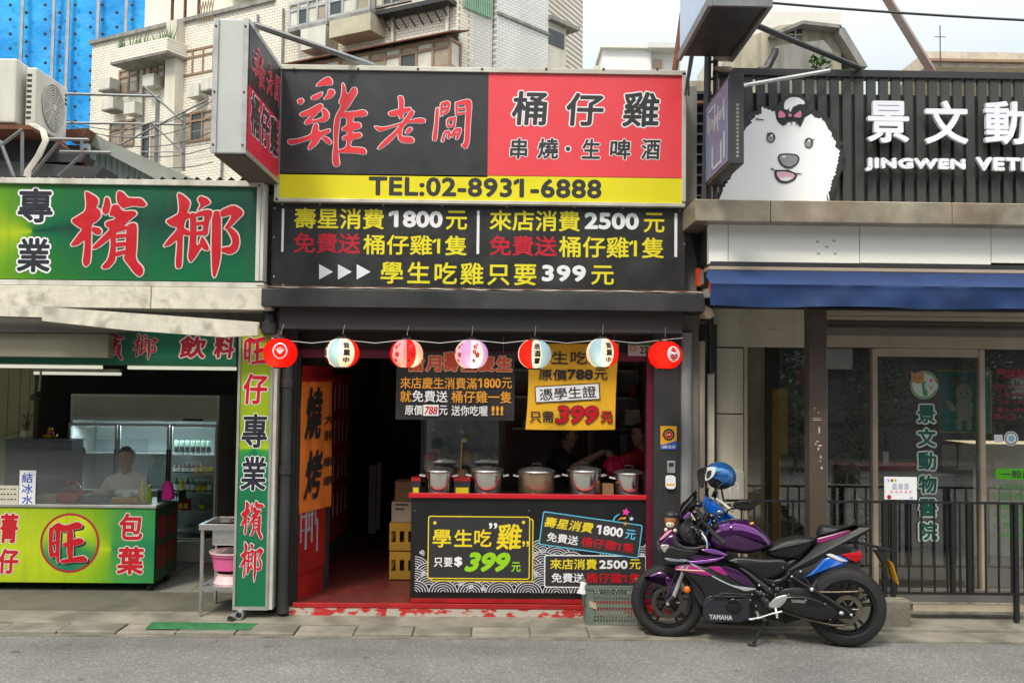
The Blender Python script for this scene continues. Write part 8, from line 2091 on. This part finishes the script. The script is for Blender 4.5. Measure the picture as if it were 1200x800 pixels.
part('tail_unit', [(474,176),(560,162),(640,140),(690,112),(768,112),(745,148),(680,185),(600,215),(545,250),(490,300),(430,330),(370,345),(310,390),(230,398),(290,350),(345,318),(400,275),(448,228),(470,200)], .07, M['blk_mt'], 0, .02, M3)
part('pillion_seat', [(474,172),(484,140),(498,114),(530,112),(610,126),(680,106),(696,108),(650,138),(580,158),(520,166)], .08, M['seatm'], 0, .02, M3)
part('tail_stripe', [(478,182),(560,162),(662,134),(640,152),(560,184),(480,208)], .004, M['mag'], -.072, .002, M3)
part('tail_line', [(478,180),(560,160),(660,132),(560,165),(482,186)], .003, mat('pink white line', (.75, .55, .6), .4), -.078, .001, M3)
part('tail_light', [(702,144),(748,126),(742,142),(715,156)], .04, mat('red lens', (.35, .01, .01), .2, var=0), 0, .006, M3)
part('plate_arm', [(596,200),(640,196),(700,198),(780,215),(868,236),(866,244),(800,246),(790,232),(690,210),(620,210)], .03, M['blk_mt'], 0, .006, M3)
part('plate_bracket', [(768,240),(800,244),(838,250),(848,275),(824,320),(808,300),(785,262)], .05, M['blk_mt'], 0, .006, M3)
part('mud_flap', [(818,310),(830,350),(845,400),(870,440),(884,470),(872,460),(840,410),(820,360)], .04, M['ink'], 0, .004, M3)
pt = bp(838, 292, 0, M3); pb = bp(868, 400, 0, M3)
pn = MB(B); hw = .15; tl = [(pt[0], -hw, pt[2]), (pt[0], hw, pt[2]), (pb[0], hw, pb[2]), (pb[0], -hw, pb[2])]
pn.add([(u + d, n, z) for d in (.012, .016) for u, n, z in tl], [(0, 1, 2, 3), (7, 6, 5, 4), (0, 4, 5, 1), (1, 5, 6, 2), (2, 6, 7, 3), (3, 7, 4, 0)]); pn.build('number_plate', mc, mat('plate orange', (.8, .38, .02), .4, var=.05))
pn = MB(B)
for i in range(5):
    a = -hw + .03 + i * .05
    def pp(n, f): return (pt[0] + (pb[0] - pt[0]) * f + .0175, n, pt[2] + (pb[2] - pt[2]) * f)
    pn.add([pp(a, .35), pp(a + .03, .35), pp(a + .03, .75), pp(a, .75)], [(0, 1, 2, 3)])
pn.build('plate_characters', mc, M['ink'])
# swing arm side
part('swing_arm', [(262,470),(300,440),(360,432),(440,440),(520,470),(600,530),(668,570),(660,592),(600,600),(520,600),(400,580),(320,560),(280,520)], .022, M['blk_mt'], -.1, .01, M3)
part('chain_guard', [(300,480),(420,478),(500,505),(560,540),(590,560),(560,600),(500,606),(400,585),(320,560),(290,545)], .02, M['blk_gl'], -.14, .012, M3)
b = MB(B); b.tube([bp(460, 458, -.11, M3), bp(560, 460, -.11, M3), bp(690, 456, -.11, M3)], .008, 0, 6); b.tube([bp(690, 452, -.11, M3), bp(712, 470, -.11, M3), bp(735, 500, -.11, M3)], .006, 0, 6)
b.tube([bp(300, 560, -.13, M3), bp(420, 600, -.13, M3), bp(560, 632, -.12, M3), bp(620, 632, -.11, M3)], .009, 0, 6); b.build('chain', mc, mat('oily chain', (.12, .1, .07), .4, .7, .4, 60))
b = MB(B); b.tube([bp(345, 378, -.14, M3), bp(450, 442, -.15, M3)], .011); b.tube([bp(393, 352, -.14, M3), bp(450, 440, -.15, M3)], .009); b.tube([bp(478, 396, -.1, M3), bp(452, 440, -.15, M3)], .008); b.tube([bp(450, 442, -.15, M3), bp(640, 560, -.16, M3)], .014); b.build('footrest_hanger', mc, M['blk_mt'])
b = MB(B); b.auto = True; b.ball(bp(450, 446, -.165, M3), .018); b.ball(bp(604, 568, -.15, M3), (.022, .02, .018)); b.ball(bp(655, 578, -.15, M3), .012); b.ball(bp(392, 352, -.16, M3), .009); b.ball(bp(346, 378, -.16, M3), .009); b.ball(bp(176, 424, -.2, M3), .009); b.build('bolt', mc, M['silver'])
b = MB(B); b.text('YAMAHA', (342, 498, 418, 516), -.1615, 0, .06, org=M3); b.text('RACING', (372, 524, 420, 540), -.1615, 0, .06, org=M3) if 0 else None; b.build('guard_lettering', mc, M['gwall'])
part('heel_plate', [(222,532),(245,500),(270,482),(322,470),(324,492),(305,520),(285,540),(240,544)], .008, M['silver'], -.17, .005, M3)
b = MB(B); b.tube([bp(190, 588, -.2, M3), bp(240, 572, -.2, M3), bp(295, 560, -.2, M3)], .0075); b.tube([bp(262, 545, -.18, M3), bp(270, 595, -.22, M3)], .009); b.tube([bp(268, 572, -.2, M3), bp(268, 572, -.29, M3)], .01); b.tube([bp(165, 560, -.19, M3), bp(172, 600, -.19, M3)], .008); b.build('footrest', mc, M['silver'])
b = MB(B); b.ball(bp(135, 600, -.2, M3), (.025, .015, .01)); b.tube([bp(130, 600, -.2, M3), bp(190, 590, -.2, M3)], .008); b.build('gear_lever', mc, M['silver'])
g0 = ground_y(881.5, 755, .012); q = Vector((g0.x, g0.y, 0)) - B.o
gu, gn = q.dot(B.U), q.dot(B.N)
b = MB(B); b.tube([bp(212, 600, -.12, M3), (gu + .01, gn, .02)], .013, 0, 10); b.tube([(gu - .035, gn, .012), (gu + .03, gn, .012)], .012, 0, 8); b.build('side_stand', mc, M['blk_mt'])
part('rear_shock', [(300,410),(330,385),(350,400),(335,440),(300,450)], .03, M['char'], -.03, .01, M3)
b = MB(B); b.tube([bp(60, 540, .1, M3), bp(300, 600, .12, M3)], .025); b.tube([bp(300, 600, .15, M3), bp(560, 520, .17, M3)], [.04, .055]); b.build('exhaust', mc, M['char'])
b = MB(B); b.auto = True; rnd = random.Random(77)
for x, y, n in ((330, 470, -.14), (200, 470, -.16), (215, 500, -.17), (160, 530, -.19), (185, 455, -.19), (230, 440, -.17), (250, 420, -.17), (140, 470, -.2), (300, 330, -.15), (55, 300, -.2), (520, 520, -.16), (420, 500, -.165), (545, 600, -.15), (130, 500, -.2)):
    p = bp(x, y, n, M3); b.lathe([(0, -.006), (.007, -.005), (.008, 0), (0, .002)], p, 0, 8, 'n')
b.build('bolt', mc, M['steel'])
b = MB(B); b.auto = True
for k in range(7):
    y0 = 410 + k * 22; b.tube([bp(170 + k * 6, y0, -.13, M3), bp(215, y0 + 20, -.17, M3), bp(250 - k * 4, y0 + 50, -.13, M3)], .006, 0, 6)
for k in range(6): b.lathe([(.026, -.005), (.031, 0), (.026, .005)], bp(318 + k * 5, 388 + k * 9, -.06, M3), 0, 14)
b.build('hose', mc, M['tyre'])
b = MB(B); b.auto = True
for (x0, y0, x1, y1, r) in ((150, 560, 210, 610, .02), (190, 480, 240, 545, .03), (120, 440, 190, 470, .022), (205, 440, 225, 475, .016)):
    b.tube([bp(x0, y0, -.13, M3), bp(x1, y1, -.14, M3)], r, 0, 12)
b.build('engine_fitting', mc, mat('engine casting', (.07, .07, .072), .4, .6, .4, 20))
for l in ([(452, 205), (560, 330), (600, 395)], [(600, 400), (720, 335), (905, 345)], [(640, 150), (760, 230), (905, 330)]):
    b = MB(B); b.tube([bp(x, y, -.205, M2) for x, y in l], .0025, 0, 5); b.build('panel_seam', mc, M['char'])
b = MB(B); b.auto = True
for k in range(10):
    a = k * pi / 5; b.lathe([(0, -.001), (.007, -.001), (.007, .001)], (.105 * cos(a), -.0745, RF + .105 * sin(a)), 0, 8, 'n')
b.build('disc_hole', mc, M['ink'])
# plush toy on the cowl
pl_ = T('plush_toy', bp(342, 375, -.05), 'small brown plush animal head perched on the nose of the motorcycle', 'toy')
c = bp(343, 310, -.06); b = MB(B)
b.ball((c[0], c[1], c[2]), (.048, .05, .068)); b.build('plush_head', pl_, mat('brown plush', (.3, .12, .045), .95, bump=.4, bsc=120))
b = MB(B); b.ball((c[0], c[1], c[2] + .048), (.046, .05, .034)); b.ball((c[0] + .045, c[1], c[2] + .05), (.02, .02, .02)); b.build('plush_cap', pl_, M['ink'])
b = MB(B); b.ball((c[0] - .004, c[1] - .036, c[2] - .024), (.034, .02, .028)); b.ball((c[0] - .035, c[1] - .02, c[2] - .068), .017); b.ball((c[0] + .035, c[1] - .02, c[2] - .072), .017); b.build('plush_muzzle', pl_, mat('cream plush', (.65, .58, .45), .95))
b = MB(B); b.ball((c[0] - .016, c[1] - .056, c[2] - .018), .005); b.ball((c[0] + .01, c[1] - .056, c[2] - .018), .005); b.build('plush_eye', pl_, M['ink'])

# ================================================================== blue scooter behind
SB = Fr(W.uz(845, 700, -.42)[0], -.42, -4)
sc2 = T('scooter', (SB.o.x + .5, -.45, .03), 'bright blue scooter parked behind the purple motorcycle', 'scooter')
_B = B
def spart(name, l, hw, m, nc=0, rnd=.015, org=None):
    b = MB(SB); ox, oy, sc = org or (0, 0, 1); b.infl(smooth_poly(SB.pts(l, nc - hw * .5, ox, oy, sc)), nc, hw, rnd, 0, 6); return b.build(name, sc2, m, ang=50)
M4 = (770, 530, 7.269)
B_ = B; B = SB
WB2 = SB.uz(972, 700)[0]
for cu in (0, WB2):
    b = MB(SB); r = .24
    b.lathe([(.14, -.04), (.2, -.05), (r, -.02), (r, .02), (.2, .05), (.14, .04)], (cu, 0, r + .03), 0, 40, 'n'); b.build('tyre', sc2, M['tyre'])
    b = MB(SB); b.lathe([(0, -.03), (.05, -.035), (.145, -.02), (.145, .02), (0, .03)], (cu, 0, r + .03), 0, 30, 'n'); b.build('wheel_rim', sc2, M['char'])
spart('front_shield', [(392,470),(395,430),(425,372),(470,395),(520,430),(600,510),(682,572),(500,612),(470,560),(420,520)], .11, M['blue'], 0, .03, M4)
spart('shield_base', [(828,606),(850,612),(846,650),(836,690),(826,700),(824,660)], .1, M['blue'], 0, .02)
spart('shield_lining', [(850,600),(862,606),(866,660),(868,700),(850,705),(846,650)], .08, M['char'], .02, .02)
spart('foot_board', [(848,700),(925,702),(930,716),(850,716)], .12, M['char'], 0, .01)
spart('body', [(915,655),(950,645),(1000,640),(1010,650),(1005,680),(990,700),(930,705),(918,690)], .12, M['char'], .02, .03)
b = MB(SB); c = SB.uz(770 + 535 / 7.269, 530 + 512 / 7.269, -.12); b.ball((c[0], -.118, c[1]), (.026, .006, .02)); b.build('shield_emblem', sc2, M['steel'])
spart('tail_panel', [(385,396),(390,370),(425,355),(470,310),(505,268),(560,246),(620,262),(655,292),(610,330),(540,348),(480,365),(450,388)], .12, M['blue'], 0, .03, M3)
spart('white_flash', [(520,264),(552,258),(600,284),(640,300),(600,302),(560,284)], .004, M['white'], -.122, .002, M3)
spart('tail_light', [(578,262),(610,246),(695,244),(714,258),(706,284),(674,310),(636,296)], .125, mat('scooter red lens', (.5, .01, .02), .15, var=.1), 0, .02, M3)
spart('rear_reflector', [(622,335),(645,312),(668,302),(686,340),(680,348)], .06, mat('smoke grey lens', (.35, .34, .33), .2), 0, .01, M3)
spart('scooter_seat', [(900,640),(930,632),(985,636),(1000,644),(985,652),(910,655)], .13, M['seatm'], .02, .02)
b = MB(SB)
def sp(x, y, n, o=M4): u, z = SB.uz(o[0] + x / o[2], o[1] + y / o[2], n); return (u, n, z)
b.tube([sp(430, 300, -.02), sp(425, 350, -.01), sp(440, 400, 0)], .012); b.tube([sp(550, 310, -.1), sp(562, 390, -.12), sp(575, 440, -.1)], .009); b.tube([sp(505, 395, -.08), sp(560, 430, -.14), sp(640, 500, -.2)], .013, 1); b.tube([sp(500, 330, 0), sp(480, 380, 0)], .02)
b.build('handlebar', sc2, [M['blk_gl'], M['cream']])
b = MB(SB); c = SB.uz(872.5, 591.5, -.3); b.infl([(c[0] + .095 * cos(a * pi / 8) * (1 if cos(a * pi / 8) < 0 else .85), c[1] + .046 * sin(a * pi / 8)) for a in range(16)], -.3, .02, .012); b.tube([(c[0] - .06, -.3, c[1] - .02), (c[0] - .13, -.26, c[1] - .05), (c[0] - .15, -.2, c[1] - .12)], .008); b.build('mirror', sc2, M['blk_gl'])
B = B_
# helmet
hc = W.uz(843.8, 558, -.5); hm = T('helmet', (hc[0], -.5, hc[1] - .13), 'blue open face helmet with smoked visor hung on the scooter handlebar', 'helmet')
HFr = Fr(hc[0], -.5, 12)
b = MB(HFr); vs = []; k = 22; m_ = 10; tilt = R(-12)
for i in range(m_ + 1):
    a = pi * .66 * i / m_
    for j in range(k):
        t = 2 * pi * j / k
        x, y, z = .142 * sin(a) * cos(t), .115 * sin(a) * sin(t), .125 * cos(a)
        if cos(t) < -.3 and z < -.0: z = max(z, .0 - .05 * (a / pi)); 
        vs.append((x * cos(tilt) - z * sin(tilt), y, x * sin(tilt) + z * cos(tilt) + hc[1]))
b.add(vs, [(i * k + j, (i + 1) * k + j, (i + 1) * k + (j + 1) % k, i * k + (j + 1) % k) for i in range(m_) for j in range(k)], 0, True)
s_ = b.build('helmet_shell', hm, M['helm']); so = s_.modifiers.new('thick', 'SOLIDIFY'); so.thickness = .012
b = MB(HFr); b.ball((.005, 0, hc[1] - .035), (.115, .095, .075), 0, 16, 8); b.build('helmet_lining', hm, M['ink'])
HO = (770, 530, 7.269)
def hp(name, l, m, n0=-.12, th=.006):
    b = MB(HFr); b.prism(smooth_poly(HFr.pts(l, n0, *HO)), n0 - th, n0); b.build(name, hm, m, bev=.002)
hp('side_graphic', [(402,150),(425,130),(485,120),(498,138),(482,190),(450,222),(415,240),(404,215)], M['white'], -.121); hp('side_panel', [(425,160),(462,150),(455,195),(420,225)], M['ink'], -.1285)
hp('visor', [(340,150),(380,130),(425,128),(405,190),(400,250),(392,302),(362,300),(345,220)], M['smoke'], -.122, .008); hp('side_graphic', [(500,132),(555,140),(545,150),(500,160)], M['cyan'], -.113, .003)
b = MB(HFr); b.tube([(HFr.uz(*(770 + 470 / 7.269, 530 + 240 / 7.269))[0], -.1, HFr.uz(770 + 470 / 7.269, 530 + 240 / 7.269)[1]), (HFr.uz(770 + 470 / 7.269, 530 + 300 / 7.269)[0], -.09, HFr.uz(770 + 470 / 7.269, 530 + 300 / 7.269)[1]), (HFr.uz(770 + 510 / 7.269, 530 + 250 / 7.269)[0], -.1, HFr.uz(770 + 510 / 7.269, 530 + 250 / 7.269)[1])], .006); b.build('chin_strap', hm, M['ink'])

# ================================================================== plastic crate on the pavement
YP = -.52
gu0, gu1, gz0, gz1 = W.rect(687, 686, 752, 738.5, YP); gz0 = .035
gcr = T('plastic_crate', ((gu0 + gu1) / 2, YP + .17, gz0), 'grey green slotted plastic crate on the pavement by the front wheel', 'crate')
b = MB(); D_ = .36
def side(u0, u1, n0, n1):
    ln = max(abs(u1 - u0), abs(n1 - n0)); kx = int(ln / .033)
    def seg(f0, f1, z0, z1, pr_=0):
        a0, a1 = u0 + (u1 - u0) * f0, u0 + (u1 - u0) * f1; c0, c1 = n0 + (n1 - n0) * f0, n0 + (n1 - n0) * f1; t = .005 + pr_
        if abs(u1 - u0) > abs(n1 - n0): b.box(min(a0, a1), max(a0, a1), n0 - t, n0 + t, z0, z1)
        else: b.box(u0 - t, u0 + t, min(c0, c1), max(c0, c1), z0, z1)
    H_ = gz1 - gz0
    seg(0, 1, gz0, gz0 + .025, .003); seg(0, 1, gz1 - .03, gz1, .008); seg(0, 1, gz0 + H_ * .45, gz0 + H_ * .53, .002); seg(0, 1, gz0 + H_ * .73, gz0 + H_ * .78)
    seg(0, .12, gz0 + .026, gz1 - .031, .001); seg(.88, 1, gz0 + .026, gz1 - .031, .001)
    for i in range(kx): f = .12 + .76 * i / kx; seg(f, f + .35 / kx, gz0 + .026, gz1 - .031, -.002)
    for z in (.15, .25, .35, .62, .85): seg(.12, .88, gz0 + H_ * z, gz0 + H_ * z + .007, -.001)
side(gu0, gu1, YP, YP); side(gu0, gu1, YP + D_, YP + D_); side(gu0, gu0, YP, YP + D_); side(gu1, gu1, YP, YP + D_)
b.box(gu0 + .01, gu1 - .01, YP + .01, YP + D_ - .01, gz0 + .001, gz0 + .012); b.build('crate_shell', gcr, M['gcrate'])
b = MB(); b.flat(W.pts([(690, 703), (698, 706), (700, 714), (691, 711)], YP - .012), YP - .013); b.build('paper_label', gcr, M['card'])
b = MB(); rnd = random.Random(9); q_ = W.pts([(681, 682), (687, 684), (689, 697), (684, 698), (677, 696), (680, 690)], YP - .02); b.infl(q_, YP + .03, .015, .006); b.build('white_tag', None, M['white'], label='small crumpled white bag at the top left corner of the grey green crate', cat='bag')

# ================================================================== people behind the counter
YQ = 1.0
def pq(px, py, y): u, z = W.uz(px, py, y); return Vector((u, y, z))
p1_ = T('person', (pq(662, 560, YQ).x, YQ, .122), 'person in a black T-shirt behind the counter reaching to the right', 'person')
h1 = pq(664, 511, YQ); sh = pq(653, 532, YQ); 
V = [Vector((sh.x - .02, YQ, sh.z - .62)), Vector((sh.x - .01, YQ, sh.z - .3)), Vector((sh.x, YQ, sh.z)), Vector((sh.x + .05, YQ, sh.z + .07)), Vector((sh.x + .02, YQ - .17, sh.z - .03)), pq(668, 552, YQ - .28), Vector((sh.x, YQ + .18, sh.z - .03)), pq(680, 545, YQ + .15)]
skin_body('torso', [tuple(v) for v in V], [(0, 1), (1, 2), (2, 3), (2, 4), (4, 5), (2, 6), (6, 7)], [.15, .15, .13, .055, .08, .06, .075, .06], p1_, mat('black T-shirt', (.012, .012, .013), .85))
fa = [pq(668, 551, YQ - .28), pq(682, 543, YQ - .3), pq(700, 533, YQ - .25), pq(708, 529, YQ - .22)]
skin_body('forearm', [tuple(v) for v in fa], [(0, 1), (1, 2), (2, 3)], [.05, .045, .032, .035], p1_, M['skin'])
hnd = fa[-1]; b = MB()
for i in range(4): d = Vector((.05 + .01 * (i in (1, 2)), .015 * i - .02, .01 - .005 * i)); b.tube([tuple(hnd + Vector((.0, .012 * i - .02, 0))), tuple(hnd + d * .7 + Vector((.02, .012 * i - .02, .005))), tuple(hnd + d + Vector((.03, .012 * i - .02, -.012)))], [.01, .009, .007], 0, 6)
b.tube([tuple(hnd + Vector((-.01, -.03, .01))), tuple(hnd + Vector((.03, -.045, .02)))], [.011, .008], 0, 6); b.build('hand', p1_, M['skin'])
head(p1_, tuple(h1 + Vector((.02, 0, .0))), (1, -.25), M['hair'], .95)
YQ2 = 1.0
p2_ = T('person', (pq(748, 560, YQ2).x, YQ2, .122), 'person in a red shirt at the right end of the counter facing left', 'person')
h2 = pq(750, 510, YQ2); sh = pq(748, 534, YQ2)
V = [Vector((sh.x + .02, YQ2, sh.z - .62)), Vector((sh.x + .01, YQ2, sh.z - .3)), Vector((sh.x, YQ2, sh.z)), Vector((sh.x, YQ2, sh.z + .08)), Vector((sh.x - .03, YQ2 - .16, sh.z - .03)), pq(728, 541, YQ2 - .3), Vector((sh.x, YQ2 + .17, sh.z - .03)), pq(732, 540, YQ2 + .1)]
skin_body('torso', [tuple(v) for v in V], [(0, 1), (1, 2), (2, 3), (2, 4), (4, 5), (2, 6), (6, 7)], [.14, .14, .13, .05, .085, .09, .075, .06], p2_, mat('red shirt', (.5, .01, .035), .55, bump=.6, bsc=14))
fa = [pq(729, 541, YQ2 - .3), pq(718, 537, YQ2 - .3), pq(711, 530, YQ2 - .25)]
skin_body('forearm', [tuple(v) for v in fa], [(0, 1), (1, 2)], [.045, .038, .034], p2_, M['skin'])
head(p2_, tuple(h2), (-1, -.25), M['hair'], .95)
b = MB(); q_ = pq(716, 545, .62); g = []
rnd = random.Random(1); vs = []
for i in range(9):
    for j in range(14):
        a = pi * i / 8; t = 2 * pi * j / 14; r = .11 * (1 + rnd.uniform(-.18, .18)); vs.append((q_.x + .05 + r * 1.1 * sin(a) * cos(t), .62 + r * .7 * sin(a) * sin(t), q_.z + r * cos(a) * (1.0 if cos(a) < 0 else .8)))
b.add(vs, [(i * 14 + j, i * 14 + (j + 1) % 14, (i + 1) * 14 + (j + 1) % 14, (i + 1) * 14 + j) for i in range(8) for j in range(14)], 0, False)
b.build('red_bag', None, mat('red shiny bag', (.6, .012, .05), .22, var=.2), label='shiny crumpled red plastic bag held over the pots', cat='bag')
